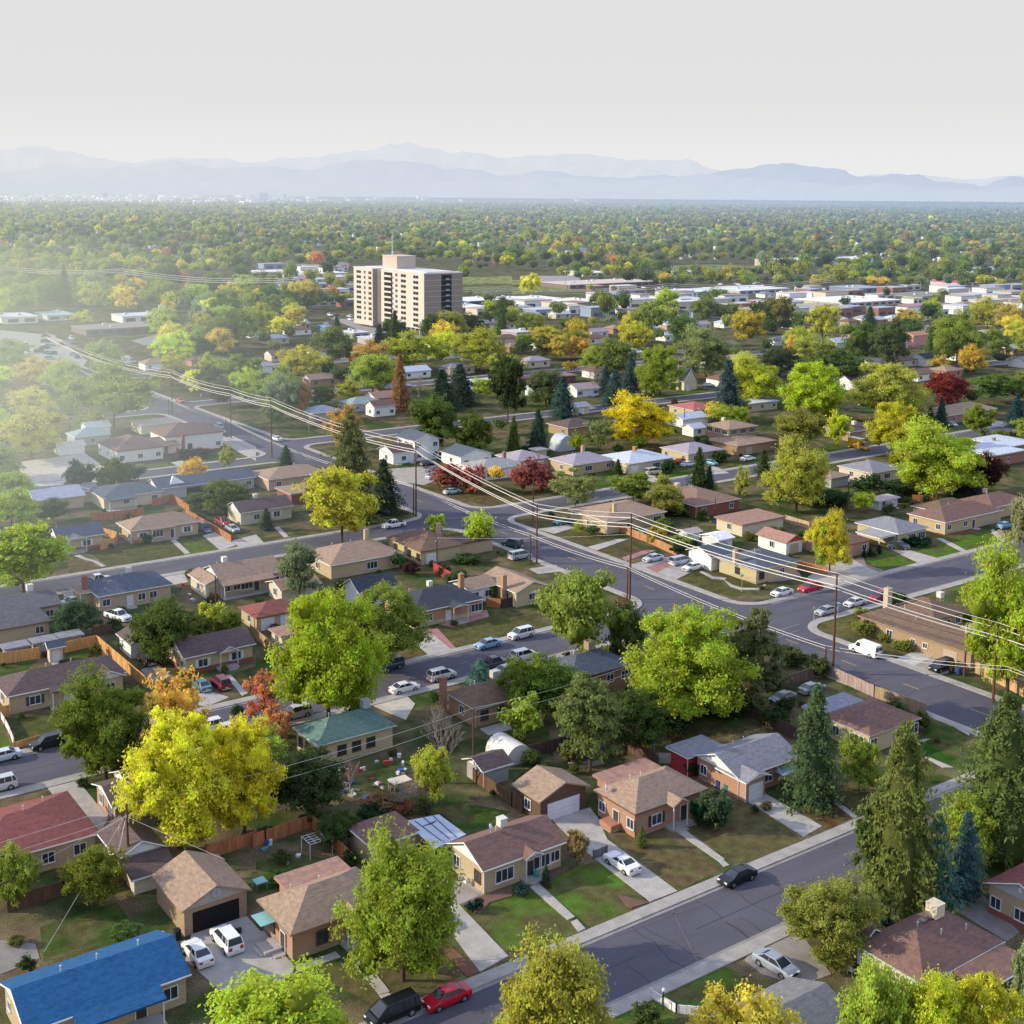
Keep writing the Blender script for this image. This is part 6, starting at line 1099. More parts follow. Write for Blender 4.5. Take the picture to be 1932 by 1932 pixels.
for a in [
 (20,[(-30,1155),(300,1105)],1.9,OR,'new orange timber fence left of the white garden shed'), (20,[(485,1065),(730,1010),(1095,1325)],1.9,OR,'new orange timber fence with a corner, right of the white garden shed'),
 (20,[(105,1790),(440,1700)],1.0,OR,'low orange timber fence along the middle street'), (20,[(-20,1560),(70,1545)],1.8,OR,'short orange timber fence by the purple brown roofed house'),
 (20,[(760,290),(870,255),(885,210),(730,165)],1.8,OR,'orange fence between the two tan houses of the far left street'), (20,[(1400,20),(1745,225)],1.5,ORD,'reddish fence between the blue pickup and the dark red pickup'), (20,[(690,60),(860,60),(1090,20)],1.8,ORD,'reddish fence behind the small slate roofed house'),
 (21,[(-40,930),(155,1095)],1.9,(.42,.27,.15),'weathered tan fence below the pink brown shed'), (20,[(700,940),(850,915)],1.7,DBR,'dark fence stub behind the orange fence corner'),
 (31,[(-20,600),(70,570),(420,450),(540,560),(740,760)],1.7,ORD,'reddish brown fence around the yard with the white frame'), (30,[(1560,690),(1932,570)],1.6,ORD,'reddish brown fence behind the open garage'),
 (30,[(60,1090),(480,960),(930,870)],1.7,DBR,'dark fence across the shaded yard at the left'), (31,[(1640,100),(1932,290),(2010,340)],1.8,DBR,'dark brown fence beside the timber garage'),
 (22,[(0,1890),(500,1760)],1.8,(.10,.06,.05),'very dark fence behind the blue tarpaulin'), (22,[(720,1780),(860,1800),(1100,1932)],1.8,(.12,.07,.06),'very dark fence right of the blue tarpaulin'), (22,[(820,1720),(890,1740)],1.8,ORD,'short reddish fence panel under the dark trees'),
 (22,[(1120,1560),(1500,1500),(1720,1490),(1932,1620),(2140,1720)],1.9,(.11,.07,.065),'long dark fence around the shaded back garden'),
 (23,[(-100,1020),(380,1200),(420,1225)],1.9,(.12,.08,.07),'dark fence along the main road behind the trees'), (23,[(420,1225),(800,1400)],1.9,(.36,.27,.26),'pale fence panels along the main road by the parked grey cars'), (23,[(800,1400),(1185,1540)],1.9,(.34,.25,.17),'weathered board fence behind the purple red roof'), (23,[(90,1340),(360,1250)],1.9,(.14,.10,.085),'dark cross fence behind the grey sedan'),
 (23,[(1565,1215),(1700,1275),(1932,1400),(2100,1500)],1.9,(.52,.33,.20),'sunlit orange fence curving at the right edge'), (23,[(200,430),(440,480)],1.9,ORD,'reddish fence behind the red pickup truck'), (23,[(130,75),(310,130)],1.7,(.45,.33,.22),'tan fence behind the brown roofed garage'),
 (22,[(810,150),(1020,230),(1240,330)],1.7,(.45,.22,.11),'orange brown fence along the corner garden beyond the main road'), (22,[(1110,110),(1130,-30)],1.8,(.35,.08,.06),'red fence beside the tan corner house'), (21,[(1340,450),(1480,530),(1660,620)],1.9,(.42,.05,.06),'bright red fence behind the dark slate roof'),
 (21,[(1740,715),(1850,730)],1.8,ORD,'reddish gate fence beside the pink patio house'), (21,[(1850,730),(1932,715)],1.8,(.06,.04,.04),'black fence section beside the yellow ochre house'), (13,[(1090,1850),(1240,1860)],1.7,ORD,'reddish fence behind the pink garden shed'), (10,[(1100,700),(1430,700)],1.8,(.4,.25,.15),'tan fence at the foot of the commercial lot'), (10,[(1370,610),(1470,660)],1.9,(.42,.27,.18),'tan fence at the right of the commercial lot'),
 (13,[(370,1200),(500,1225)],1.8,ORD,'reddish fence above the small lime green tree'), (10,[(1150,1890),(1300,1850),(1430,1932)],1.8,ORD,'reddish fence below the long blue roofed house'), (12,[(1050,1860),(1065,1932)],1.8,(.35,.1,.07),'dark red fence at the brick house corner'),
]: fence(*a)
fence(20,[(-10,1530),(40,1610),(80,1690),(105,1760)],1.0,(.72,.70,.70),'white picket fence curving down at the left edge','picket_fence',mt='flat')
fence(32,[(1050,1735),(1140,1790),(1240,1850),(1400,1870)],.9,(.82,.83,.88),'white picket fence beside the lamp post at the bottom','picket_fence',mt='flat')
fence(32,[(615,690),(715,655)],1.1,(.15,.15,.16),'low wire gate across the driveway beside the white coupe','wire_fence',mt='flat',th=.005)
# lamp post
p = Q(32, 1140, 1830); rt = root('lamp_post', *p, label='black garden lamp post with a round white globe', cat='lamp post'); m = MB(); m.bar((*p, 0), (*p, 1.9), .05, n=6); m.obj('post', 'flat', (.03,.03,.03), rt); m = MB(); m.bar((*p, 1.9), (*p, 2.05), .1, .2, n=10); m.bar((*p, 2.05), (*p, 2.25), .2, .1, n=10); m.obj('globe', 'lamp', (.85,.85,.85), rt)
# ------------------------------------------------------------------ yard things
def blob(name, q, x, y, w, d, h, col, label, cat, mt='flat'):
    p = Q(q, x, y); m = MB(); n = 10; r = random.Random(int(x+y)); rings = []
    for k, (zz_, s) in enumerate(((0, 1), (.45, .95), (.8, .65), (1, .18))):
        rings.append([(p[0]+w/2*s*math.cos(t)*r.uniform(.85, 1.1), p[1]+d/2*s*math.sin(t)*r.uniform(.85, 1.1), h*zz_) for t in [i*2*math.pi/n for i in range(n)]])
    vs = [v for g in rings for v in g]; fs = [(k*n+i, k*n+(i+1) % n, (k+1)*n+(i+1) % n, (k+1)*n+i) for k in range(3) for i in range(n)] + [tuple(range(3*n, 4*n))]
    m.add(vs, fs); o = m.obj(name, mt, col, smooth=True); tag(o, label, cat)
blob('tarpaulin', 22, 580, 1830, 4.8, 3, 2.0, (.01,.08,.42), 'bright blue tarpaulin heap beneath the pine tree', 'tarpaulin')
blob('tent', 21, 1860, 1840, 0.1, .1, .1, (.7,.68,.66), 'tiny white peg by the white tent', 'tent peg') if False else None
def quonset(q, x, y, w, d, h, col, label, nm='shed'):
    p = Q(q, x, y); rt = root(nm, *p, label=label, cat=nm); m = MB(); n = 10; a = [(p[0]-w/2*math.cos(i*math.pi/n), h*math.sin(i*math.pi/n)**.75) for i in range(n+1)]
    vs = [(ax, p[1]-d/2, az) for ax, az in a] + [(ax, p[1]+d/2, az) for ax, az in a]; N1 = n+1
    m.add(vs, [(i, i+1, N1+i+1, N1+i)[::-1] for i in range(n)]); m.obj('cover', 'flat', col, rt, smooth=True); m = MB(); MB().add(vs[:N1], [tuple(range(N1))]).obj('end_wall', 'flat', tuple(c*.92 for c in col), rt); MB().add(vs[N1:], [tuple(range(N1))[::-1]]).obj('end_wall', 'flat', tuple(c*.92 for c in col), rt)
    return rt
quonset(21, 1905, 1850, 4.2, 5, 2.6, (.68,.64,.62), 'white domed fabric shelter in the yard by the thin pole', 'tent')
quonset(12, 380, 1460, 6, 5, 4.6, (.45,.50,.58), 'grey metal shed with a rounded roof behind the lilac roofs', 'shed')
def bins(q, x, y, col, label):
    p = Q(q, x, y); rt = root('wheelie_bin', *p, label=label, cat='bin'); m = MB(); m.slab([(p[0]-.28, p[1]-.3), (p[0]+.28, p[1]-.3), (p[0]+.28, p[1]+.3), (p[0]-.28, p[1]+.3)], .05, .95); m.obj('body', 'flat', col, rt)
    m = MB(); m.box(p[0]-.31, p[1]-.36, .95, p[0]+.31, p[1]+.33, 1.04); m.obj('lid', 'flat', tuple(c*.8 for c in col), rt); m = MB(); m.bar((p[0]-.3, p[1]+.3, .1), (p[0]+.3, p[1]+.3, .1), .1, n=8); m.obj('wheel', 'tyre', None, rt)
bins(32,1560,150,(.02,.04,.22),'dark blue wheelie bin by the grey house garage'); bins(32,1620,180,(.01,.20,.17),'green wheelie bin by the grey house garage'); bins(23,1440,1225,(.02,.05,.22),'blue wheelie bin beside the orange lit pole'); bins(23,1385,1215,(.02,.02,.025),'black wheelie bin next to the blue one'); bins(30,1340,1290,(.02,.02,.03),'black wheelie bin behind the blue roof corner')
bins(31,1005-80,1890,(.55,.6,.72),'x') if False else None
def table(q, x, y, w, d, h, col, label, nm='table', solid=False):
    p = Q(q, x, y); rt = root(nm, *p, label=label, cat=nm.replace('_', ' ')); m = MB(); m.box(p[0]-w/2, p[1]-d/2, h-.08, p[0]+w/2, p[1]+d/2, h); m.obj('top', 'flat', col, rt); m = MB()
    for sx in (-1, 1):
        for sy in (-1, 1): m.bar((p[0]+sx*w*.45, p[1]+sy*d*.45, 0), (p[0]+sx*w*.45, p[1]+sy*d*.45, h-.06), .04, n=5)
    m.obj('leg', 'flat', tuple(c*.8 for c in col), rt); return rt
def frame(q, x, y, w, d, h, col, label, nbar=5, nm='garden_frame'):
    p = Q(q, x, y); rt = root(nm, *p, label=label, cat=nm.replace('_', ' ')); m = MB()
    for i in range(nbar+1): m.bar((p[0]-w/2, p[1]-d/2+d*i/nbar, h), (p[0]+w/2, p[1]-d/2+d*i/nbar, h), .04, n=4); m.bar((p[0]-w/2+w*i/nbar, p[1]-d/2, h+.05), (p[0]-w/2+w*i/nbar, p[1]+d/2, h+.05), .04, n=4)
    m.obj('rafter', 'flat', col, rt); m = MB()
    for sx in (-1, 1):
        for sy in (-1, 1): m.bar((p[0]+sx*w/2, p[1]+sy*d/2, 0), (p[0]+sx*w/2, p[1]+sy*d/2, h), .05, n=4)
    m.obj('post', 'flat', col, rt)
frame(31, 460, 640, 2.8, 2.2, 1.9, (.62,.60,.62), 'white open gazebo frame in the grassy yard', 4, 'gazebo_frame'); frame(31, 190, 390, 5.0, 3.4, 2.3, (.42,.42,.44), 'grey timber pergola behind the yellow tree', 8, 'pergola')
table(31, 30, 905, 1.3, 1.3, .9, (.28,.56,.56), 'pale teal patio table left of the tan brick house'); table(22, 1075, 1880, 1.4, .9, .75, (.5,.6,.62), 'pale picnic table under the closed teal parasol', 'table'); table(31, 650, 90, 1.3, 1, 1.6, (.52,.52,.62), 'lilac box like cabinet in the cluttered yard', 'cabinet')
table(31, 1085, 160, 2.6, 1.8, 1.3, (.66,.60,.50), 'cream topped trailer in the cluttered yard by the conical tree', 'trailer'); table(31, 530, 785, 2.2, 1.0, .5, (.26,.55,.52), 'pale teal plank table behind the tan brick house', 'bench')
p = Q(22, 1075, 1830); rt = root('parasol', *p, label='closed teal parasol on the shaded patio', cat='parasol'); m = MB(); m.bar((*p, 0), (*p, 2.6), .03, n=5); m.obj('pole', 'flat', (.5,.5,.5), rt); m = MB(); m.bar((*p, 1.3), (*p, 2.5), .22, .05, n=8); m.obj('canopy', 'flat', (.02,.42,.38), rt)
p = Q(21, 860, 400); rt = root('parasol', *p, label='open green parasol behind the broad tan house', cat='parasol'); m = MB(); m.bar((*p, 0), (*p, 2.3), .03, n=5); m.obj('pole', 'flat', (.5,.5,.5), rt); m = MB(); m.bar((*p, 1.9), (*p, 2.4), 1.5, .06, n=8); m.obj('canopy', 'flat', (.02,.30,.22), rt)
def chair(q, x, y, col, label, rz=0):
    p = Q(q, x, y); rt = empty('garden_chair', (p[0], p[1], 0), R(rz), label=label, cat='chair'); m = MB(); m.box(-.26, -.26, .4, .26, .26, .45); m.obj('seat', 'flat', col, rt, loc=(0, 0, 0)); m = MB(); m.box(-.26, .22, .45, .26, .27, .95); m.obj('backrest', 'flat', col, rt, loc=(0, 0, 0)); m = MB()
    for sx in (-1, 1):
        for sy in (-1, 1): m.bar((sx*.24, sy*.24, 0), (sx*.24, sy*.24, .42), .03, n=4)
        m.box(sx*.27-.02, -.24, .64, sx*.27+.02, .24, .68)
    m.obj('leg', 'flat', col, rt, loc=(0, 0, 0))
chair(31, 1545, 860, (.8,.8,.85), 'white plastic chair by the mauve brown house, left one', 150); chair(31, 1585, 885, (.8,.8,.85), 'white plastic chair by the mauve brown house, right one', 190); chair(32, 185, 835, (.02,.35,.30), 'green garden chair at the front door of the mauve brown house', 20); chair(33, 625, 1555, (.75,.78,.85), 'white garden chair at the corner of the bottom right house', 100)
rr = random.Random(9); CC = [(.6,.62,.7), (.04,.10,.28), (.5,.42,.36), (.22,.14,.1), (.12,.26,.26), (.55,.5,.45), (.35,.2,.15), (.3,.32,.36), (.7,.7,.75), (.45,.06,.05), (.1,.1,.12)]
def clutter(q, x0, x1, y0, y1, n, label, group):
    for i in range(n):
        p = Q(q, rr.uniform(x0, x1), rr.uniform(y0, y1)); 
        if not clear(*p, 0): continue
        w, d, h = rr.uniform(.3, .9), rr.uniform(.2, .6), rr.uniform(.15, .6); m = MB(); a = rr.uniform(0, 3); c, s = math.cos(a), math.sin(a)
        m.slab(ccw([(c*u-s*v, s*u+c*v) for u, v in ((-w/2, -d/2), (w/2, -d/2), (w/2, d/2), (-w/2, d/2))]), 0, h*.8); m.slab(ccw([(c*u-s*v, s*u+c*v) for u, v in ((-w*.55, -d*.55), (w*.55, -d*.55), (w*.55, d*.55), (-w*.55, d*.55))]), h*.8, h)
        o = m.obj('storage_box', 'flat', rr.choice(CC), loc=(p[0], p[1], 0)); tag(o, label, 'box', group)
clutter(31, 640, 1150, 0, 230, 30, 'small box or crate lying in the cluttered yard behind the green roofed house', 'boxes and crates in the cluttered yard'); clutter(31, 30, 650, 570, 760, 10, 'small box lying on the grass around the white gazebo frame', 'boxes around the gazebo frame')
clutter(21, 880, 1180, 1800, 1920, 8, 'small box beside the back wall of the green roofed house', 'boxes behind the green roofed house'); clutter(20, 1350, 1540, 540, 700, 14, 'piece of yard clutter between the blue grey and tan houses', 'clutter between the blue grey and tan houses'); clutter(21, 560, 960, 380, 450, 8, 'piece of patio clutter behind the broad tan house', 'clutter behind the broad tan house'); clutter(22, 1400, 1900, 20, 90, 14, 'piece of yard clutter beyond the main road by the red brick house', 'clutter by the red brick house'); clutter(30, 1210, 1340, 1120, 1260, 6, 'bag or crate by the wall of the open garage', 'bags by the open garage')
# ------------------------------------------------------------------ trees
rg = np.random.default_rng(3)
def ico(): 
    t = (1+5**.5)/2; v = np.array([(-1,t,0),(1,t,0),(-1,-t,0),(1,-t,0),(0,-1,t),(0,1,t),(0,-1,-t),(0,1,-t),(t,0,-1),(t,0,1),(-t,0,-1),(-t,0,1)], float); v /= np.linalg.norm(v[0])
    f = [(0,11,5),(0,5,1),(0,1,7),(0,7,10),(0,10,11),(1,5,9),(5,11,4),(11,10,2),(10,7,6),(7,1,8),(3,9,4),(3,4,2),(3,2,6),(3,6,8),(3,8,9),(4,9,5),(2,4,11),(6,2,10),(8,6,7),(9,8,1)]
    return v, np.array(f)
ICV, ICF = ico()
def quads(P, Nn, size, asp=.7):
    """leaf quads at P with normals Nn"""
    n = len(P); r = rg.normal(size=(n, 3)); u = np.cross(Nn, r); u /= np.linalg.norm(u, axis=1)[:, None]+1e-9; w = np.cross(Nn, u); w /= np.linalg.norm(w, axis=1)[:, None]+1e-9
    s = size*rg.uniform(.6, 1.25, n)[:, None]; a = u*s; b = w*s*asp
    return np.stack([P-a, P-b*.9, P+a, P+b*.9], 1).reshape(-1, 3)
def to_mesh(name, qv, tv, tf, mats, tri_mat=1):
    nq = len(qv)//4; nt_ = len(tf); V = np.concatenate([qv, tv]) if len(tv) else qv
    me = bpy.data.meshes.new(name); me.vertices.add(len(V)); me.vertices.foreach_set('co', V.astype(np.float32).ravel())
    me.loops.add(nq*4+nt_*3); li = np.concatenate([np.arange(nq*4), (np.array(tf).ravel()+nq*4) if nt_ else np.array([], int)]).astype(np.int32); me.loops.foreach_set('vertex_index', li)
    me.polygons.add(nq+nt_); st = np.concatenate([np.arange(nq)*4, nq*4+np.arange(nt_)*3]).astype(np.int32); me.polygons.foreach_set('loop_start', st)
    me.polygons.foreach_set('material_index', np.concatenate([np.zeros(nq, np.int32), np.full(nt_, tri_mat, np.int32)]))
    for m_ in mats: me.materials.append(M[m_])
    me.update(calc_edges=True); me.validate(); return me
def unit(v): return v/(np.linalg.norm(v, axis=-1, keepdims=True)+1e-9)
def crown(name, nl, nc, nleaf, ls, zc=.51, rz=.48, rxy=.5, lr=.21, mats=('leaf', 'leafshade'), flat=1.0, core=.54, shell=.64):
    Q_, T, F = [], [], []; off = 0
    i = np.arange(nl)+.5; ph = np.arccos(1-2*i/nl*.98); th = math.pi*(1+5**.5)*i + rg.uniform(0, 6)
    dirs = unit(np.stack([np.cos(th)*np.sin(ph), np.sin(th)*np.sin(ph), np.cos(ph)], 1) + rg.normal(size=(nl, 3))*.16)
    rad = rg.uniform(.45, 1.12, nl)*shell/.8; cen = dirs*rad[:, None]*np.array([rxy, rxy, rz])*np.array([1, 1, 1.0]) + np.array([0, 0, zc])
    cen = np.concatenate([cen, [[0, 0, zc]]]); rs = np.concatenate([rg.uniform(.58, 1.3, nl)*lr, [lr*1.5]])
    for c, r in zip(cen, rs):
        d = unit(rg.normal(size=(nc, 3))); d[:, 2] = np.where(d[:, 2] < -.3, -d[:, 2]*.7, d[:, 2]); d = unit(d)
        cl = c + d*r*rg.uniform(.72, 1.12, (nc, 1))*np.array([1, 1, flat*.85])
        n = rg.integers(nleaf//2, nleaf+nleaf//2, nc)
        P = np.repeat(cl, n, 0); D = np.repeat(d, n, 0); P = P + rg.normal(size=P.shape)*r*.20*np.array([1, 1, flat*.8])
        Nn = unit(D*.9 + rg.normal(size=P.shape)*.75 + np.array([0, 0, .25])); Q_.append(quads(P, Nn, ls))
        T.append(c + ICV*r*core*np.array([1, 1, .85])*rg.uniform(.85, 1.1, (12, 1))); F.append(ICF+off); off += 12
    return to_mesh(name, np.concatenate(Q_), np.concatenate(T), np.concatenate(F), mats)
def conifer(name, nlay, ls, wid=.5, droop=.10, mats=('needle', 'leafshade'), jag=.25, power=.9, zb=.07, br=16, along=9):
    Q_, = [[]],; T, F = [], []
    Q_ = []
    for L in range(nlay):
        t = L/(nlay-1); z = zb+(1-zb)*t; r = wid*((1-t)**power)*(1+rg.uniform(-jag, jag)*.5)+.012
        nb = max(5, int(br*(.35+.65*(1-t))))
        for b in range(nb):
            a = rg.uniform(0, 2*math.pi); rr_ = r*rg.uniform(1-jag, 1.1); s = np.linspace(.15, 1, along); hw = (1-s)*.5+.25
            P = np.stack([math.cos(a)*rr_*s, math.sin(a)*rr_*s, z-droop*s**1.5*rr_/wid+.02*np.sin(s*3)], 1)
            P = np.repeat(P, 3, 0) + rg.normal(size=(along*3, 3))*np.array([1, 1, .35])*ls*1.1
            Nn = unit(np.array([math.cos(a)*.5, math.sin(a)*.5, .8]) + rg.normal(size=P.shape)*.5); Q_.append(quads(P, Nn, ls, .5))
    n = 12; vs = []; fs = []
    for k in range(7):
        t = k/6; r = wid*.55*((1-t)**power)+.004; z = zb+(1-zb)*t*.97; vs += [(math.cos(i*2*math.pi/n)*r*(1.15 if i % 2 else .85), math.sin(i*2*math.pi/n)*r*(1.15 if i % 2 else .85), z) for i in range(n)]
    for k in range(6):
        for i in range(n): a, b, c, d = k*n+i, k*n+(i+1) % n, (k+1)*n+(i+1) % n, (k+1)*n+i; fs += [(a, b, c), (a, c, d)]
    return to_mesh(name, np.concatenate(Q_), np.array(vs), np.array(fs), mats)
def trunk_mesh(name, h=.55, r=.022, limbs=6, spread=.3, seed=0):
    r_ = random.Random(seed); m = MB(); m.bar((0, 0, -.01), (0.01, 0, h*.45), r, r*.75, n=7); m.bar((.01, 0, h*.45), (0, .01, h), r*.75, r*.35, n=6)
    for i in range(limbs):
        a = 6.28*i/limbs+r_.random(); z = h*r_.uniform(.45, .8); m.bar((0, 0, z), (math.cos(a)*spread*r_.uniform(.6, 1), math.sin(a)*spread*r_.uniform(.6, 1), z+r_.uniform(.12, .28)), r*.5, r*.15, n=5)
    return m.mesh(name, 'bark')
def bare(name, seed, n0=7, depth=4):
    r_ = random.Random(seed); m = MB(); m.bar((0, 0, 0), (0, 0, .3), .022, .016, n=6, mi=0)
    def grow(p, d, L, rad, k):
        q_ = p + d*L; m.bar(p, q_, rad, rad*.6, n=3, caps=False)
        if k == 0: return
        for i in range(3 if k > 1 else 5):
            dd = (d + Vector((r_.uniform(-1, 1), r_.uniform(-1, 1), r_.uniform(-.3, .8)))*.62).normalized(); grow(p.lerp(q_, r_.uniform(.45, 1)), dd, L*r_.uniform(.55, .8), rad*.55, k-1)
    for i in range(n0): a = 6.28*i/n0; grow(Vector((0, 0, r_.uniform(.14, .3))), Vector((math.cos(a)*.7, math.sin(a)*.7, r_.uniform(.6, 1.2))).normalized(), .25, .012, depth)
    return m.mesh(name, 'twig')
PR = dict(
 big=[crown('crown', 40, 18, 46, .0138, lr=.15) for _ in range(3)],
 round=[crown('crown', 27, 15, 30, .0195, lr=.175) for _ in range(4)],
 tall=[crown('crown', 28, 13, 24, .022, zc=.52, rz=.48, lr=.155) for _ in range(2)],
 wide=[crown('crown', 30, 14, 24, .021, zc=.55, rz=.44, lr=.155, flat=.9) for _ in range(2)],
 small=[crown('crown', 12, 9, 14, .045, zc=.56, rz=.42, lr=.25) for _ in range(3)],
 airy=[crown('crown', 20, 9, 15, .030, lr=.15, core=.35) for _ in range(2)],
 bush=[crown('crown', 11, 8, 14, .05, zc=.46, rz=.46, lr=.26) for _ in range(2)],
 spruce=[conifer('crown', 26, .024, power=.72, br=20) for _ in range(2)], pine=[crown('crown', 75, 10, 22, .019, zc=.53, rz=.48, lr=.125, mats=('needle', 'leafshade'), flat=.42, core=.5, shell=.68) for _ in range(2)],
 pinetall=[conifer('crown', 26, .021, jag=.5, power=.5, droop=.015, br=26, along=11) for _ in range(2)], juniper=[conifer('crown', 30, .028, wid=.5, droop=-.10, power=.75, jag=.3, br=14, along=6) for _ in range(2)],
 bare=[bare('crown', 1), bare('crown', 2)])
TK = [trunk_mesh('trunk', seed=i) for i in range(3)]; TKC = trunk_mesh('trunk', h=.9, r=.018, limbs=0)
NT = 0
def tree_at(x, y, w, h, kind, col, label, parts=True, group=None, rz=None, name=None):
    global NT
    if kind in ('spruce', 'juniper'): w = w*1.25
    if kind == 'pinetall': w = w*1.05
    if kind not in ('bare', 'spruce', 'juniper') and max(col) > .2: col = (min(.72, max(col[0]*1.22, col[1]*1.02)), min(.7, col[1]*1.26), col[2]*1.1+.02)
    elif kind not in ('bare', 'bush'): col = (col[0]*1.3+.01, col[1]*1.22, col[2]*1.15)
    k = rnd.randrange(len(PR[kind])); me = PR[kind][k]; rz = rnd.uniform(0, 6.28) if rz is None else rz
    nm = name or {'spruce': 'spruce_tree', 'pine': 'pine_tree', 'pinetall': 'pine_tree', 'juniper': 'juniper_tree', 'bush': 'shrub', 'bare': 'bare_tree'}.get(kind, 'broadleaf_tree')
    cat = 'shrub' if nm == 'shrub' else 'tree'; NT += 1
    bottom = 0
    if kind in ('bush', 'juniper', 'bare') or not parts:
        o = bpy.data.objects.new(nm, me); COL.objects.link(o); o.location = (x, y, 0); o.scale = (w, w, h); o.rotation_euler.z = rz; o.color = (*col, 1); tag(o, label, cat, group); return o
    rt = empty(nm, (x, y, 0), rz, label=label, cat=cat, group=group)
    c = bpy.data.objects.new('crown', me); COL.objects.link(c); c.parent = rt; c.scale = (w, w, h); c.color = (*col, 1)
    t = bpy.data.objects.new('trunk', TKC if kind in ('spruce', 'pinetall') else TK[k % 3]); COL.objects.link(t); t.parent = rt; t.scale = (min(w, h*.9), min(w, h*.9), h)
    return rt
YE, YO, YG, LM, MG, DGn, OL, GG, SP_, BS, PN, JB, RDc, DRd, ORc, PKb, BWt = (.56,.54,.04), (.56,.41,.06), (.38,.39,.035), (.30,.37,.03), (.13,.21,.03), (.055,.10,.03), (.20,.22,.05), (.21,.26,.12), (.055,.10,.055), (.05,.11,.11), (.11,.15,.045), (.08,.20,.19), (.50,.12,.06), (.20,.045,.04), (.50,.26,.07), (.33,.22,.20), (.27,.23,.22)
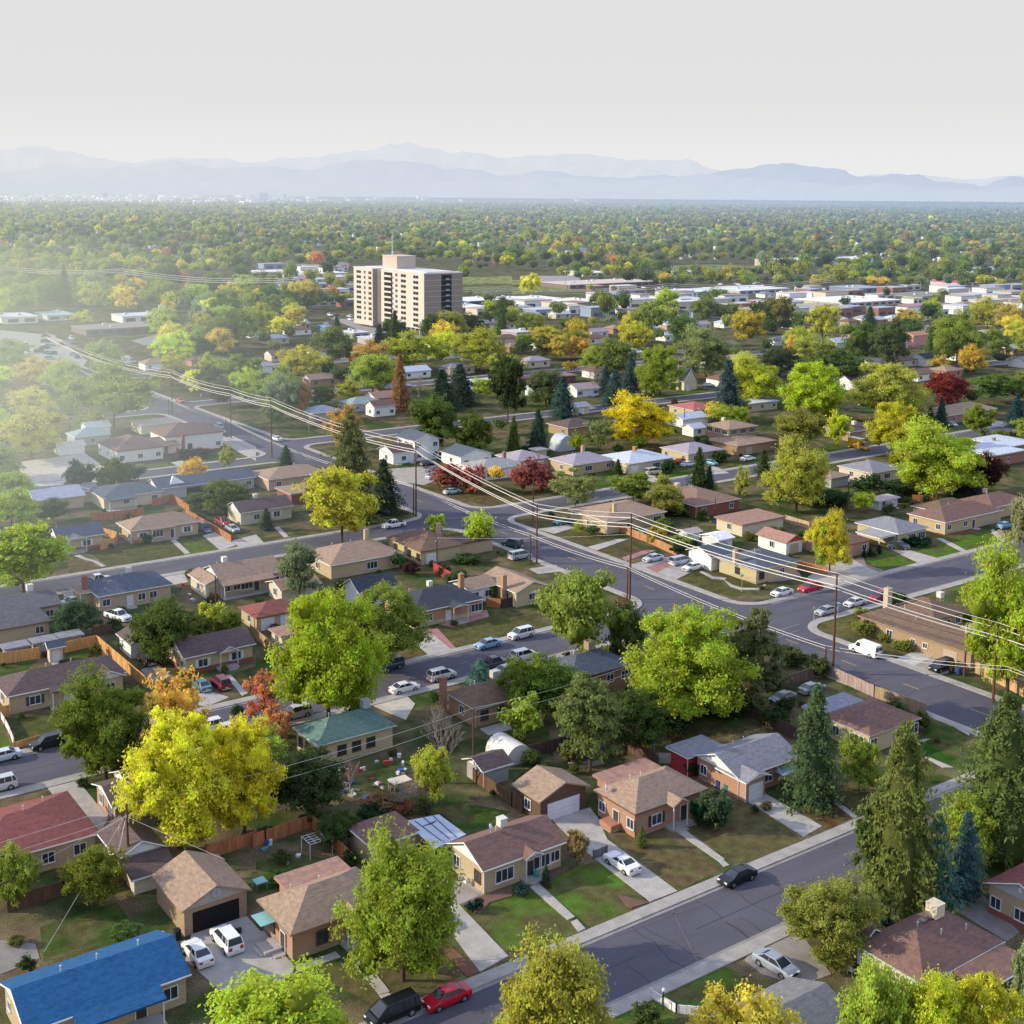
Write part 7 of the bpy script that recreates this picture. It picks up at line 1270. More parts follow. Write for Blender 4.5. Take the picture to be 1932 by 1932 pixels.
TREES = [ # centre, top, base, width (1932 units)
 (340,1352,1600,190,'big',YE,'larger of two bright yellow trees at left centre'), (462,1362,1570,135,'big',(.56,.50,.03),'right of two bright yellow trees at left centre'),
 (760,1578,1850,225,'big',(.24,.31,.03),'large round green tree in front of the tan brick house'), (530,1852,2120,330,'big',(.34,.44,.04),'bright lime treetop rising from the bottom edge left of centre'),
 (1040,1775,2080,228,'big',(.36,.34,.05),'large olive yellow tree on the near kerb at the bottom centre'), (1400,1860,2090,190,'round',(.50,.42,.06),'pale yellow treetop at the bottom edge right of centre'),
 (1645,1800,2060,130,'round',(.30,.38,.05),'light green treetop left of the yellow green ones at bottom right'), (1748,1838,2080,170,'big',(.42,.45,.03),'yellow green treetop at the bottom right, middle one'), (1850,1850,2080,150,'big',(.44,.42,.03),'yellow green treetop at the bottom right, last one'), (1945,1755,1980,90,'round',(.24,.30,.14),'grey green tree cut by the right edge near the bottom'),
 (1560,1652,1810,165,'big',(.25,.26,.05),'olive tree with orange tinges beside the near street'), (1692,1375,1735,175,'pinetall',(.14,.185,.055),'very tall olive pine left of the two blue junipers'), (1650,1480,1720,80,'pine',(.10,.16,.05),'lower dark pine limb tree at the street end'),
 (1762,1545,1722,88,'juniper',JB,'left of the two pointed blue junipers'), (1818,1538,1700,72,'juniper',(.06,.14,.15),'right of the two pointed blue junipers'), (1668,1630,1740,75,'juniper',(.035,.08,.08),'dark blue green juniper at the foot of the tall pine'),
 (1815,1500,1650,115,'round',(.24,.30,.03),'yellow green tree behind the two pointed junipers'), (1885,1320,1620,190,'pinetall',(.11,.17,.055),'huge dark olive pine at the right edge'), (1533,1303,1515,105,'spruce',(.075,.14,.065),'tall blue green spruce beside the grey shingled house'),
 (1620,1385,1490,85,'round',(.20,.26,.03),'small yellow green tree by the purple red roofed house'), (1900,1040,1310,170,'big',(.24,.38,.03),'big bright green tree at the right edge by the ranch house'), (1922,925,1055,48,'tall',(.30,.30,.16),'slim grey tree at the right edge above the big green one'),
 (1302,1155,1362,218,'big',(.25,.37,.03),'huge lime green tree at the crossroads corner'), (1420,1148,1345,105,'pine',(.14,.17,.08),'dull olive evergreen right of the huge lime tree'), (1092,1062,1262,150,'tall',(.24,.29,.05),'tall olive green tree at the corner of the middle street'),
 (1012,1232,1355,132,'round',(.11,.19,.035),'dark green tree beside the white four wheel drive'), (988,1318,1402,72,'small',(.30,.42,.05),'small light green tree below the dark one in the yard'), (1113,1270,1455,130,'pine',(.17,.21,.06),'ragged green pine beside the blue tarpaulin'), (1200,1305,1420,125,'round',(.06,.11,.03),'dark shaded tree right of the ragged pine'), (1205,1165,1225,42,'round',(.16,.24,.10),'small grey green tree at the street mouth'), (1180,1128,1262,72,'round',(.09,.14,.04),'dark tree hugging the tall olive tree'),
 (620,1122,1375,192,'big',(.25,.36,.02),'tall bright green tree in the middle left of the picture'), (728,1108,1262,145,'big',(.16,.25,.04),'rounded mid green tree right of the tall bright one'), (815,1400,1520,78,'tall',(.36,.38,.05),'slim yellow green cone shaped tree in the back yard'), (835,1300,1478,125,'bare',(.30,.25,.24),'bare grey tree behind the slim yellow green one'), (660,1412,1500,45,'bare',(.50,.34,.32),'small pinkish bare tree before the green roofed house'), (760,1465,1530,100,'bare',(.28,.24,.26),'bare grey thicket in the cluttered yard'),
 (498,1268,1372,68,'airy',(.50,.19,.11),'red and orange young maple on the middle street'), (525,1330,1400,60,'airy',(.50,.24,.10),'dull orange low tree beside the red maple'), (332,1268,1430,132,'airy',(.60,.38,.08),'orange yellow tree behind the bright yellow pair'), (200,1276,1470,168,'big',(.13,.19,.035),'large dark green tree on the middle street at left'),
 (45,988,1125,172,'wide',(.32,.40,.05),'broad light green tree at the left edge of the far street'), (22,920,1000,95,'round',(.30,.38,.07),'pale green tree at the left edge above the broad one'), (645,882,1028,150,'wide',(.46,.44,.04),'round yellow green tree on the far street corner'), (566,1018,1135,78,'tall',(.17,.22,.11),'grey green upright tree between tan roofs'), (663,790,985,120,'pinetall',(.12,.15,.06),'very tall dark spruce by the two storey white house'), (725,870,970,66,'spruce',(.04,.08,.05),'dark lower conifer right of the very tall spruce'),
 (905,966,1042,54,'small',(.38,.46,.04),'bright lime young tree on the corner lawn, larger'), (823,972,1010,32,'small',(.40,.48,.04),'bright lime young tree on the corner lawn, smaller'), (312,1128,1252,125,'round',(.09,.14,.04),'dark olive tree behind the purple brown gabled house'), (145,1130,1200,78,'round',(.06,.12,.06),'dark green tree by the tall brick chimney house'), (400,1142,1200,52,'small',(.40,.42,.04),'small yellow green tree before the red roofed garage'), (430,1148,1205,50,'round',(.14,.20,.04),'green bushy tree beside the yellowish pole'), (372,1160,1215,60,'round',(.09,.13,.035),'dark low tree between the olive tree and the pole'),
 (582,1420,1535,140,'round',(.05,.09,.035),'large dark shaded tree right of the yellow pair'), (640,1528,1600,82,'round',(.055,.11,.035),'low dark green tree beside the reddish fence'), (505,1372,1455,80,'airy',(.36,.42,.08),'light green feathery treetop right of the yellow pair'), (540,1445,1530,70,'round',(.05,.08,.035),'dark bush like tree behind the pergola'),
 (28,1590,1712,85,'round',(.20,.28,.04),'green tree in front of the red roofed carport'), (175,1600,1712,110,'round',(.15,.19,.035),'low spreading green tree by the carport yard'), (1565,965,1078,80,'big',(.48,.42,.04),'yellow and orange tree in front of the red gabled house'),
 (1208,745,842,128,'big',(.56,.46,.02),'round golden yellow tree in the middle distance'), (820,745,855,92,'round',(.09,.15,.04),'dark green tree right of the white two storey house'), (893,772,860,72,'round',(.10,.15,.035),'olive green tree between the dark tree and the slate house'), (958,660,800,72,'tall',(.055,.09,.04),'tall dark cottonwood in the middle distance'), (958,670,720,70,'wide',(.34,.36,.03),'yellow green crown right behind the tall dark one'), (1062,712,790,50,'spruce',BS,'blue spruce by the white bungalow'), (1015,775,855,42,'spruce',(.04,.09,.07),'dark spruce left of the dark roofed tan house'), (1372,683,795,62,'spruce',(.05,.10,.11),'large blue spruce behind the red roofed house'), (1160,700,765,46,'spruce',BS,'blue spruce front one of the group before the lawn'), (1190,670,745,36,'spruce',(.045,.10,.10),'tall blue spruce behind its group'), (1142,690,740,30,'spruce',(.04,.09,.09),'blue spruce left end of the group'),
 (1245,655,750,82,'big',(.20,.30,.03),'bright green tree with orange tips by the steep gable cottage'), (1125,646,708,62,'round',(.20,.33,.04),'bright green round tree left of the blue spruces'), (1332,618,715,112,'big',(.24,.27,.10),'large pale willow green tree'), (1420,672,765,105,'big',(.42,.44,.03),'yellow green tree behind the blue spruce'), (1395,745,790,40,'round',(.34,.34,.05),'dull yellow tree at the blue spruce foot'), (1530,685,800,108,'big',(.34,.44,.03),'tall lime green tree in the right middle distance'), (1672,688,795,138,'big',(.38,.38,.07),'pale yellow green willow in the right middle distance'), (1782,698,770,82,'round',(.17,.035,.03),'dark red round tree on the right'), (1684,760,860,92,'big',(.42,.40,.03),'yellow green tree beside the yellow truck'), (1502,832,965,125,'big',(.36,.36,.06),'pale olive yellow tree in front of the brown roofs'), (1768,800,942,168,'big',(.36,.42,.04),'huge lime yellow tree on the right'), (1510,770,855,80,'round',(.24,.24,.04),'olive tree left of the small lime one'), (1858,852,925,68,'round',(.055,.03,.03),'very dark purple tree right of the huge lime one'), (1825,860,940,60,'spruce',(.035,.07,.06),'dark blue green conifer under the huge lime tree'), (1580,785,845,38,'small',(.44,.48,.03),'small lime tree on the lawn by the beige coolers'), (1318,848,935,40,'juniper',(.04,.08,.03),'tall dark cone tree by the turquoise car'), (1338,880,935,25,'juniper',(.04,.09,.05),'shorter dark cone tree behind the taller one'), (1328,823,860,24,'bush',(.03,.07,.03),'dark oval evergreen behind the cone trees'), (1356,762,800,58,'small',(.50,.42,.05),'small yellow tree left of the two storey brown house'), (1195,890,950,82,'wide',(.18,.26,.04),'low spreading green tree in front of the white roofed house'), (1085,885,955,92,'airy',(.24,.26,.08),'pale feathery olive tree beside the main road'), (1250,897,935,28,'small',(.30,.30,.05),'small olive tree by the side street'), (1132,790,850,60,'airy',(.20,.23,.07),'thin olive tree by the pale pole'),
 (1400,885,945,28,'small',(.34,.34,.07),'small olive yellow tree in front of the cone trees'), (1440,850,905,32,'juniper',(.05,.08,.03),'dark cone tree behind the brown roofed house'), (1555,985,1080,38,'round',(.24,.36,.06),'green side limb tree under the yellow and orange one'),
 (215,690,810,165,'wide',(.24,.26,.05),'wide olive tree in the haze at the left'), (60,772,865,130,'round',(.40,.36,.10),'pale yellow green tree in the haze at the left edge'), (70,672,735,60,'round',(.44,.32,.10),'pale orange tree in the haze'), (118,676,750,66,'round',(.30,.36,.06),'pale green tree right of the hazy orange one'), (198,640,712,66,'round',(.22,.30,.08),'green tree behind the wide olive one'), (60,730,790,90,'round',(.46,.40,.08),'pale yellow tree in the haze behind the edge tree'), (150,868,938,62,'wide',(.05,.09,.06),'dark pine by the pale gravel yard, left one'), (240,874,915,70,'wide',(.05,.09,.05),'dark low pine before the church, right one'), (428,840,885,29,'bush',(.28,.28,.04),'egg shaped yellow green shrub on the church lawn'), (540,842,882,31,'juniper',(.05,.09,.05),'small dark cone tree beside the main road'), (425,905,972,90,'round',(.11,.16,.04),'dark green tree group below the long blue roof'), (375,925,968,50,'round',(.10,.14,.05),'dark green shrub tree left of the group'), (20,885,950,80,'round',(.28,.34,.06),'pale green tree at the left edge above the sheds'), (100,940,985,60,'round',(.08,.12,.06),'dark tree left of the porch house'),
 (15,640,700,90,'round',(.20,.26,.08),'pale tree far left under the wires'), (0,840,905,80,'round',(.22,.26,.08),'pale olive tree at the left edge of the gravel yard'),
 (155,590,615,38,'small',(.42,.40,.06),'small yellow tree before the dark commercial roof'), (332,602,635,30,'small',(.08,.14,.05),'dark tree at the commercial lot'), (372,530,580,52,'round',(.36,.42,.04),'lime tree left of the yellow pair near the motel'), (435,532,575,42,'round',(.50,.42,.06),'golden tree near the motel'), (566,525,575,52,'round',(.50,.42,.09),'pale golden tree left of the tower'), (636,598,660,30,'spruce',(.06,.11,.05),'dark upright conifer left of the tower forecourt'), (716,612,660,32,'spruce',(.045,.085,.06),'dark blue conifer in front of the tower'), (610,632,665,38,'round',(.04,.07,.05),'very dark round tree left of the pointed conifer'), (880,590,632,66,'round',(.06,.11,.04),'dark tree at the right foot of the tower'), (548,488,545,26,'tall',(.22,.28,.05),'upright olive tree beside the white warehouses'), (598,470,505,30,'round',(.55,.24,.08),'orange tree behind the white warehouses'),
 (450,668,730,86,'wide',(.17,.25,.03),'dark green spreading tree above the main road at left'), (525,692,770,98,'wide',(.24,.30,.06),'olive green tree above the tall brown pole'), (570,652,720,86,'round',(.42,.38,.04),'yellow tree with orange side left of centre'), (572,715,790,34,'tall',(.34,.19,.05),'rusty brown tall tree left of centre'), (652,765,855,75,'wide',(.40,.26,.05),'orange brown tree above the tall spruce'), (755,672,775,38,'spruce',(.26,.16,.08),'rust coloured dying conifer in the centre'), (791,690,765,26,'bare',(.30,.25,.25),'grey bare tree right of the rusty conifer'), (703,660,745,90,'round',(.30,.36,.05),'yellow green tree left of the rusty conifer'), (835,700,775,60,'spruce',(.045,.09,.06),'dark blue conifer in the centre, left one'), (868,690,765,66,'spruce',(.05,.085,.065),'dark blue conifer in the centre, right one'), (700,640,705,60,'round',(.46,.32,.08),'peach coloured tree below the tower'), (665,645,690,34,'round',(.55,.30,.04),'small orange tree below the tower'),
 (780,625,700,90,'round',(.34,.36,.04),'yellow green tree right below the tower'), (905,620,700,120,'big',(.36,.36,.05),'broad yellow olive tree right of the tower foot'), (1030,612,660,70,'round',(.42,.36,.04),'golden olive tree in front of the shopping row'), (1000,585,632,62,'round',(.36,.36,.04),'yellow olive tree below the blue store'), (1088,600,660,50,'round',(.46,.36,.04),'golden tree left of the bright green ones'), (1160,640,720,80,'wide',(.16,.22,.04),'dark green tree right of the bright round one'), (1060,560,640,60,'tall',(.26,.30,.06),'upright olive tree before the shopping row') if False else (1222,560,650,62,'tall',(.24,.28,.05),'upright olive poplar before the dark block'), (1030,690,770,70,'round',(.10,.14,.06),'shaded green tree behind the blue spruce'), (1290,590,660,70,'round',(.10,.18,.04),'dark green tree left of the willow'), (1120,672,745,40,'bare',(.30,.26,.25),'bare grey tree among greens'), (1260,640,690,28,'bare',(.42,.30,.26),'pinkish bare cone tree behind the bright green one'),
 (1805,588,690,100,'big',(.16,.27,.03),'wide bright green tree on the right in front of the pink house'), (1835,650,708,50,'round',(.50,.34,.03),'orange yellow tree on the right'), (1772,672,705,38,'small',(.50,.38,.06),'small yellow orange tree by the dark blue roof'), (1905,568,640,66,'round',(.38,.30,.07),'tan olive tree at the right edge'), (1862,560,625,64,'round',(.38,.36,.04),'yellow green tree left of the tan olive one'), (1550,568,650,60,'tall',(.44,.42,.05),'yellow poplar on the right'), (1502,585,612,26,'tall',(.40,.42,.05),'small yellow tree left of the yellow poplar'), (1475,560,612,36,'tall',(.24,.26,.09),'grey green tree by the white roof'), (1620,610,690,66,'wide',(.10,.17,.03),'dark green tree right of the pale blue house'), (1680,600,700,76,'wide',(.09,.14,.05),'dark shaded tree behind the dark blue roof'), (1660,615,690,50,'tall',(.18,.27,.04),'green tall tree between dark ones'), (1535,630,705,90,'round',(.32,.34,.06),'light olive tree left of the pale blue house'), (1585,660,730,95,'wide',(.07,.13,.035),'broad dark tree above the lime green one'), (1470,650,710,70,'round',(.07,.11,.05),'dark tree between the willow and the light olive'), (1775,750,805,26,'spruce',(.04,.10,.09),'blue spruce before the tan ranch house, right one'), (1754,770,808,22,'spruce',(.03,.07,.05),'dark spruce before the tan ranch house, left one'), (1917,745,805,38,'spruce',(.03,.09,.10),'blue spruce at the right edge'), (1875,705,760,80,'wide',(.10,.19,.04),'green tree mass right of the dark red tree'), (1920,700,760,60,'round',(.14,.24,.04),'bright green tree at the right edge above the street'),
 (1540,520,545,28,'small',(.48,.40,.05),'yellow tree behind the white strip') , (1722,565,608,40,'spruce',(.05,.10,.05),'dark spruce right of centre distance') if False else (1640,580,625,34,'spruce',(.05,.10,.05),'dark green spruce in the right distance'), (1860,500,530,22,'small',(.05,.1,.05),'dark shrub tree at the far right shops'),
]
BUSHES = [
 (660,1600,1640,26,'bush',(.05,.09,.03),'dark shrub behind the reddish fence') , (1088,1562,1632,42,'tall',(.30,.22,.09),'tall shrub with pink red flowers beside the mauve house'), (1030,1634,1670,20,'juniper',(.04,.09,.05),'small dark upright evergreen by the front door'), (984,1668,1688,27,'bush',(.05,.11,.10),'round clipped blue green bush by the path'), (1210,1560,1598,22,'juniper',(.12,.16,.05),'small cone shrub at the orange brick house corner'), (1350,1480,1560,60,'bush',(.09,.14,.07),'grey green bush at the ivy corner'), (1325,1495,1560,40,'bush',(.02,.07,.03),'dark green ivy climbing the house corner'), (1310,1430,1462,34,'bush',(.04,.07,.03),'dark round bush behind the grey shingled house'), (888,1700,1722,20,'bush',(.03,.07,.05),'dark clipped bush in the mulch bed, lower'), (903,1690,1715,18,'bush',(.03,.07,.05),'dark clipped bush in the mulch bed, upper'),
 (1220,1890,1940,50,'bush',(.12,.17,.05),'loose green bush beside the white picket fence'), (1580,1795,1835,50,'airy',(.26,.24,.05),'thin yellow green bush behind the silver blue sedan'), (240,1738,1790,60,'airy',(.08,.15,.05),'tangled green vine bush left of the open garage'), (200,1840,1870,16,'bush',(.04,.09,.03),'small dark bush in the shaded lawn'),
 (715,1495,1530,60,'bush',(.26,.15,.07),'rusty shrub in the cluttered yard'), (762,1505,1535,36,'bush',(.28,.12,.06),'red brown shrub beside the cluttered yard') , (700,1520,1560,60,'bush',(.04,.07,.035),'dark hedge behind the lawn by the patio cover'), (800,1505,1540,30,'bush',(.10,.12,.05),'olive shrub by the conical tree'),
 (850,865,925,58,'bush',(.30,.11,.08),'red bush by the main road, left one'), (890,868,930,42,'bush',(.32,.11,.08),'red bush by the main road, right one'), (1012,865,930,72,'bush',(.24,.08,.06),'dark red bush mass in front of the lilac roofs'), (985,880,925,40,'bush',(.42,.15,.10),'salmon red bush left of the dark red mass'), (1166,867,895,20,'juniper',(.04,.08,.03),'dark oval bush in front of the white roofed house'), (1260,862,892,24,'bush',(.05,.10,.04),'round green bush by the cream walls'), (1360,845,872,28,'bush',(.06,.11,.04),'green bush at the two storey house'),
 (1092,985,1010,22,'small',(.34,.40,.05),'small lime shrub tree before the tan corner house'), (1118,990,1013,26,'small',(.10,.15,.06),'small dark shrub tree before the tan corner house'), (1250,978,1005,40,'bush',(.13,.20,.04),'green shrub behind the orange brown fence'), (1285,1005,1035,40,'bush',(.22,.27,.05),'light green shrub along the orange brown fence'), (1240,985,1025,36,'bush',(.34,.28,.05),'yellow shrub along the orange brown fence'), (1280,945,970,60,'bush',(.12,.2,.05),'green shrubs behind the fence of the corner house'),
 (1632,1165,1200,40,'bush',(.20,.21,.04),'olive bush on the corner lawn, largest'), (1668,1190,1210,22,'bush',(.20,.22,.04),'olive bush on the corner lawn, small round one'), (1710,1205,1228,28,'bush',(.19,.21,.04),'olive bush before the ranch wall'), (1625,1145,1165,28,'bush',(.28,.28,.05),'pale olive bush behind the largest olive bush'), (1690,1208,1225,18,'bush',(.2,.22,.05),'low olive bush between two others'),
 (1630,1035,1052,10,'juniper',(.02,.05,.03),'dark pointed shrub by the brick house, left of three'), (1641,1030,1050,11,'juniper',(.02,.05,.03),'dark pointed shrub by the brick house, middle of three'), (1658,1028,1045,12,'juniper',(.02,.05,.03),'dark pointed shrub by the brick house, right of three'), (1730,1012,1028,44,'bush',(.02,.06,.03),'low dark hedge before the grey beige house'), (1708,1015,1030,20,'bush',(.02,.06,.03),'left end of the low dark hedge'),
 (905,1245,1290,50,'spruce',(.12,.26,.22),'pale blue green spruce beside the dark pickup'), (278,1008,1025,20,'bush',(.05,.10,.04),'round dark bush by the tan porch'), (262,1012,1026,20,'bush',(.38,.28,.10),'small orange shrub by the tan porch'), (20+483,960,1000,30,'juniper',(.05,.09,.06),'dark cone shrub before the purple brown roof'), (775,1060,1085,32,'bush',(.06,.03,.03),'dark purple bush between roofs'), (752,1040,1075,24,'bush',(.08,.15,.05),'green bush behind the carport'), (885,1042,1062,46,'bush',(.08,.13,.05),'green hedge by the low brown roof'), (860,1075,1110,46,'round',(.07,.12,.06),'dark green shrub tree before the bright red fence'), (928,1100,1130,26,'round',(.12,.20,.05),'green shrub at the brick chimney'), (240,1200,1225,36,'bush',(.08,.13,.05),'green bush above the small brown garage') , (185,1165,1180,20,'bush',(.05,.1,.05),'tiny dark bush in the side yard'),
 (370,845,862,60,'bush',(.07,.05,.05),'dark bush against the white church wall'), (1680,925,945,40,'bush',(.05,.10,.05),'dark green shrub by the swing yard'), (1635,895,935,60,'bush',(.06,.10,.04),'dark green shrubbery behind the tall pole'), (1560,920,950,80,'bush',(.05,.09,.04),'dark green shrubbery below the pale olive tree'), (1700,905,930,60,'bush',(.08,.13,.05),'green shrubbery behind the pink shed'), (1830,690,705,20,'bush',(.05,.09,.04),'dark shrub right of the orange yellow tree'), (1910,812,822,16,'bush',(.04,.08,.05),'small round bush at the right edge street'), (430,1460,1500,60,'bush',(.05,.08,.03),'dark bushes under the bright yellow trees'),
 (1490,1215,1255,50,'bush',(.10,.14,.05),'leafy shrubs before the dark main road fence, left clump'), (1540,1232,1275,44,'bush',(.12,.15,.05),'leafy shrubs before the dark main road fence, right clump'), (1690,1320,1362,46,'bush',(.09,.13,.04),'dark shrub behind the weathered board fence'), (1738,1338,1378,34,'bush',(.12,.14,.05),'olive shrub at the end of the weathered board fence'), (1465,1330,1370,50,'bush',(.06,.10,.035),'dark shrub left of the dark grey sedan'),
 (448,1330,1350,24,'bush',(.06,.09,.03),'small dark bush by the dark red estate car path'), (365,1275,1292,20,'bush',(.03,.06,.03),'dark clipped bush by the white shutters'), (1095,1230,1262,60,'bush',(.09,.07,.04),'brownish shrub under the tall olive tree'), (1450,1260,1300,70,'bush',(.10,.13,.05),'green shrubbery along the dark fence'), (1370,1300,1345,90,'bush',(.05,.09,.03),'dark shrubbery beneath the huge lime tree'), (1260,1340,1375,90,'bush',(.04,.07,.03),'very dark shrubs left of the shaded back garden'),
]
for (cx, ty, by, w, kind, col, lab) in TREES + BUSHES:
    x, y = G(cx, by); dep = PJ(x, y, 0)[2]; wm = w*dep/FOC*1.05; h = hgt(x, y, ty)
    if kind in ('big', 'round', 'wide', 'tall', 'airy', 'small'): h = h*1.01
    tree_at(x, y, wm, h, kind, col, lab, parts=(w > 36))
print('hand trees', NT)
# ------------------------------------------------------------------ the wood beyond: trees one by one while they show large, then one mass
hand = [(t[0], t[1], t[2], t[3]) for t in TREES]
NOT_ = [(880,1062,512,560),(900,1150,536,564),(1250,1478,498,520),(665,875,500,650),(880,1180,560,596),(1180,1932,548,592),(0,300,590,690),(560,700,585,650),(20,200,890,945),(200,460,860,910),(480,680,508,530),(610,760,800,900)]
def blocked(px, py, w):
    for a, b, c, d in NOT_:
        if a < px < b and c < py < d: return True
    return False
cand = []; r2 = random.Random(77); Y = 6.6
while Y < 600:
    far_ = 3.2 if Y < 11 else 1.9 if Y < 22 else (1.35 if Y < 34 else 1); wbase = 10.5*(Y)/HC*far_; Xp = -40 + r2.uniform(0, wbase)
    while Xp < 1975:
        py = YH + .008*(Xp-PX) + Y + r2.uniform(-.2, .2)*wbase; wm = r2.choice([7, 9, 10, 11, 12, 13, 15, 17]) * (1.05 if Y > 60 else 1.1) * far_
        if Y > 330: wm *= .76
        w = wm*Y/HC
        keep = True; dens = 1.0
        if Y > 500: dens = .3
        elif Y > 430: dens = .55
        x, y = G(Xp, py)
        if blocked(Xp, py, w): keep = r2.random() < .10 and 540 < py < 620 and Xp > 880
        hp_ = wm*1.0*Y/HC
        if keep and Y > 190 and r2.random() < .8 and any(abs(Xp-hx) < w*.5+6 and py-hp_-4 < hy < py for hx, hy in HB): keep = False
        if keep and Y > 190:
            ax_ = G(Xp, py-.5*hp_)[0]; ax2 = G(Xp, py-.85*hp_)[0]
            if AX0-2 < ax_ < AX1+2 or AX0-2 < ax2 < AX1+2: keep = False
        if keep and Y < 120 and math.sin(x*.013+2*math.sin(y*.007))*math.sin(y*.011) > .72: keep = r2.random() < .35
        if keep and r2.random() < dens and clear(x, y, wm*.12 if Y > 40 else 0):
            if not (AX0-5 < x < AX1+5) and not any(s[0]-2 < y < s[1]+2 and s[2] < x < s[3] for s in STS):
                # keep clear of hand placed crowns
                if not any(abs(Xp-hx) < (hw+w)*(.22 if Y < 330 else .32) and hty-2 < py < hby+(4 if Y < 330 else 14) for hx, hty, hby, hw in hand): cand.append((w, x, y, wm, Xp, py))
        Xp += w*(r2.uniform(.62, 1.25) if Y < 140 else r2.uniform(.48, 1.0))
    Y += wbase*r2.uniform(.26, .36)
cand.sort(key=lambda t: -t[0]); NI = max(0, 296-len(TREES)); print('candidates', len(cand), 'individual', NI)
pal = [((.17,.25,.035),'green'), ((.17,.25,.035),'green'), (DGn,'dark green'), ((.25,.28,.05),'olive'), ((.36,.36,.05),'yellow green'), (YG,'yellow green'), (LM,'lime green'), (GG,'grey green'), (YE,'yellow'), (YO,'orange yellow'), ((.09,.14,.04),'dark green'), ((.16,.20,.05),'olive'), ((.10,.16,.04),'dark green')]
for (w, x, y, wm, px, py) in cand[:NI]:
    c, nm = r2.choice(pal); side_ = 'left' if px < 640 else ('middle' if px < 1290 else 'right'); kd = r2.choice(['round', 'wide', 'tall', 'round', 'big', 'spruce'] if nm.startswith('dark') else ['round', 'wide', 'round', 'tall'])
    c = tuple(v*r2.uniform(.85, 1.2) for v in c); hh_ = wm*(r2.uniform(.85, 1.15) if kd != 'spruce' else 1.5)
    tree_at(x, y, wm*(1 if kd != 'spruce' else .62), hh_, kd, c, '%s %s standing in the leafy blocks beyond the near houses, %s third' % (nm, 'spruce' if kd == 'spruce' else 'tree', side_), parts=False, group='%s %s of the farther blocks, %s third' % (nm, 'spruces' if kd == 'spruce' else 'trees', side_))
# garden shrubs round the near houses
rs_ = random.Random(4); ns = 0
for (x0, y0, x1, y1) in list(BOX):
    pp = PJ((x0+x1)/2, y0, 0)
    if pp[1] < 780 or x1-x0 > 40 or ns > 225: continue
    for k in range(rs_.choice([2, 3, 4, 4])):
        sx = rs_.uniform(x0, x1); sy = y0-rs_.uniform(.2, 1.5) if k % 2 else y1+rs_.uniform(2, 12)
        if not clear(sx, sy, .1) or any(s[0]-2.5 < sy < s[1]+2.5 and s[2] <= sx <= s[3] for s in STS) or AX0-3 < sx < AX1+3: continue
        c = rs_.choice([(.06,.10,.035), (.10,.14,.045), (.045,.08,.035), (.16,.17,.05), (.13,.10,.05), (.09,.15,.04)]); w_ = rs_.uniform(1.2, 3.4) if k % 2 == 0 else rs_.uniform(.7, 1.4)
        tree_at(sx, sy, w_, w_*rs_.uniform(.7, 1.1), 'bush', c, 'small rounded garden shrub beside or behind one of the nearer houses', group='small garden shrubs of the nearer houses'); ns += 1
print('shrubs', ns)
# the rest: low crowns merged in one mesh with a colour per tree
rest = cand[NI:]
def lo_crown(nq, nlobe):
    c = unit(rg.normal(size=(nlobe, 3)))*np.array([.3, .3, .2])+np.array([0, 0, .62]); k = rg.integers(0, nlobe, nq); d = unit(rg.normal(size=(nq, 3))); d[:, 2] = np.abs(d[:, 2])*1.0-.25; d = unit(d)
    P = c[k]+d*np.array([.2, .2, .17]); Nn = unit(d+rg.normal(size=d.shape)*.35); return P, Nn
LO = [lo_crown(110, 8) for _ in range(8)]; LOx = [lo_crown(420, 13) for _ in range(6)]; LOs = [lo_crown(26, 4) for _ in range(8)]
V, C_ = [], []
CORES = []
def Y_of(py, px): return py-YH-.008*(px-PX)
for (w, x, y, wm, px, py) in rest:
    big = w > 7; P, Nn = (LOx[r2.randrange(6)] if w > 17 else (LO if big else LOs)[r2.randrange(8)]); h = min(wm, 16)*r2.uniform(.75, 1.2)*(1 if r2.random() > .12 else 1.5)
    c, nm = r2.choice(pal); g = r2.uniform(.75, 1.25)*(1+.22*math.sin(x*.0041+math.sin(y*.0029)*2)*math.sin(y*.0053+1))
    if nm in ('yellow', 'orange yellow') and r2.random() < .6: c = (.30, .33, .06)
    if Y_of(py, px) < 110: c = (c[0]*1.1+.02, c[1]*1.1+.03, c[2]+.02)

    if r2.random() < .025: c = (.42, .24, .08)
    qv = quads(P, Nn, .045 if w > 17 else .08 if big else .15, .8)*np.array([wm, wm, h]) + np.array([x, y, 0]); V.append(qv); n = len(P); C_.append(np.tile(np.array([*[min(.8, v*g) for v in c], 1.0]), (n, 1)) * np.concatenate([rg.uniform(.75, 1.25, (n, 1))]*3+[np.ones((n, 1))], 1))
    cv = (ICV*np.array([.34, .34, .25])+np.array([0, 0, .58]))*np.array([wm, wm, h])+np.array([x, y, 0]); CORES.append((cv, [v*.45*g for v in c]))  # far crown cores darkened to paint the shade inside the foliage
V = np.concatenate(V); C_ = np.concatenate(C_); tv = np.concatenate([c[0] for c in CORES]); tf = np.concatenate([ICF+12*i for i in range(len(CORES))])
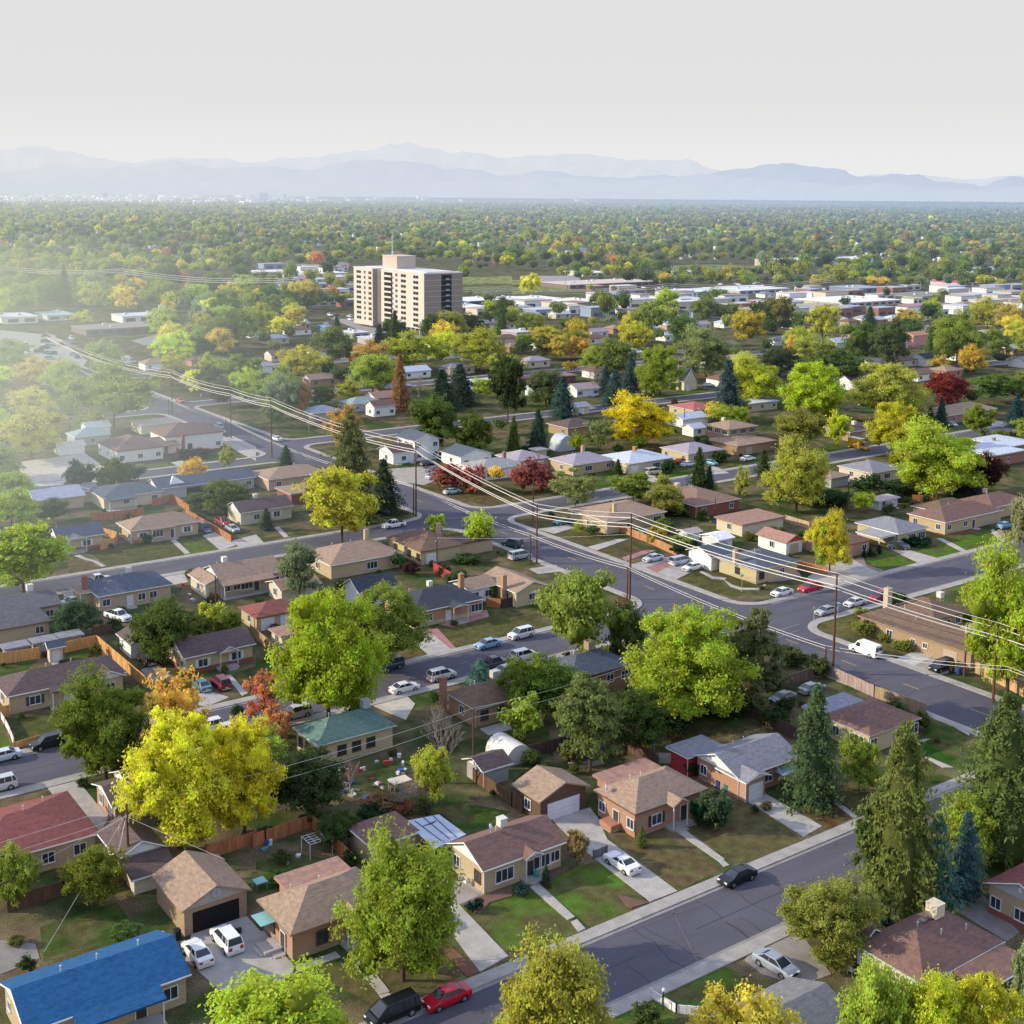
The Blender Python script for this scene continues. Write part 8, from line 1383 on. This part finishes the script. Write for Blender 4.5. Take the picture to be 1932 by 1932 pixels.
me = to_mesh('distant_wood', V, tv, tf, ['far', 'far'], 0)
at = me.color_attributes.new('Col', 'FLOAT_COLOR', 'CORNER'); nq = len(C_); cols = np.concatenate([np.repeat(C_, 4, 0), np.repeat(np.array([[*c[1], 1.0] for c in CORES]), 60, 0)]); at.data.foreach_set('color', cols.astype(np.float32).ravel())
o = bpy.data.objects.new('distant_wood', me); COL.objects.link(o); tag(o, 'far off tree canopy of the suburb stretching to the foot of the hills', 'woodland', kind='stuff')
print('rest', len(rest), 'quads', nq)
# pale roofs and towns showing between the far trees
m = MB(); cl = []; r3 = random.Random(12)
def fbox(px, py, wpx, hpx, c):
    x, y = G(px, py); dep = PJ(x, y, 0)[2]; w = wpx*dep/FOC; h = hpx*dep/FOC; k = len(m.f); m.box(x, y, 0, x+w, y+w*.6, h)
    cl.extend([c]*(len(m.f)-k))
for i in range(1000):
    Yy = 12*math.exp(r3.uniform(0, 2.3)); px = r3.uniform(0, 1932); py = YH+.008*(px-PX)+Yy
    fbox(px, py, r3.uniform(2, 8)*max(.6, Yy/60), (4.6+r3.random())*Yy/HC+.3, r3.choice([(.6,.6,.64), (.7,.68,.66), (.35,.3,.28), (.42,.46,.55), (.3,.22,.2)]))
for i in range(260):
    px = abs(r3.gauss(0, 330)); py = r3.uniform(374, 386)-.006*(966-px)*.5; fbox(px, py, r3.uniform(3, 26), r3.uniform(2, 7), r3.choice([(.8,.8,.8), (.5,.52,.56), (.66,.62,.6), (.9,.9,.9)]))
for px, w, h in ((490, 18, 14), (536, 6, 12), (195, 8, 14), (430, 8, 10)): fbox(px, 378, w, h, (.22,.26,.34))
me = m.mesh('distant_town', 'faratt'); at = me.color_attributes.new('Col', 'FLOAT_COLOR', 'CORNER'); at.data.foreach_set('color', np.repeat(np.array([[*c, 1.] for c in cl]), 4, 0).astype(np.float32).ravel())
o = bpy.data.objects.new('distant_town', me); COL.objects.link(o); tag(o, 'pale roofs and blocks of the far off town scattered along the horizon', 'town', kind='stuff')
# plain beyond the trees
print('objects', len(bpy.data.objects))
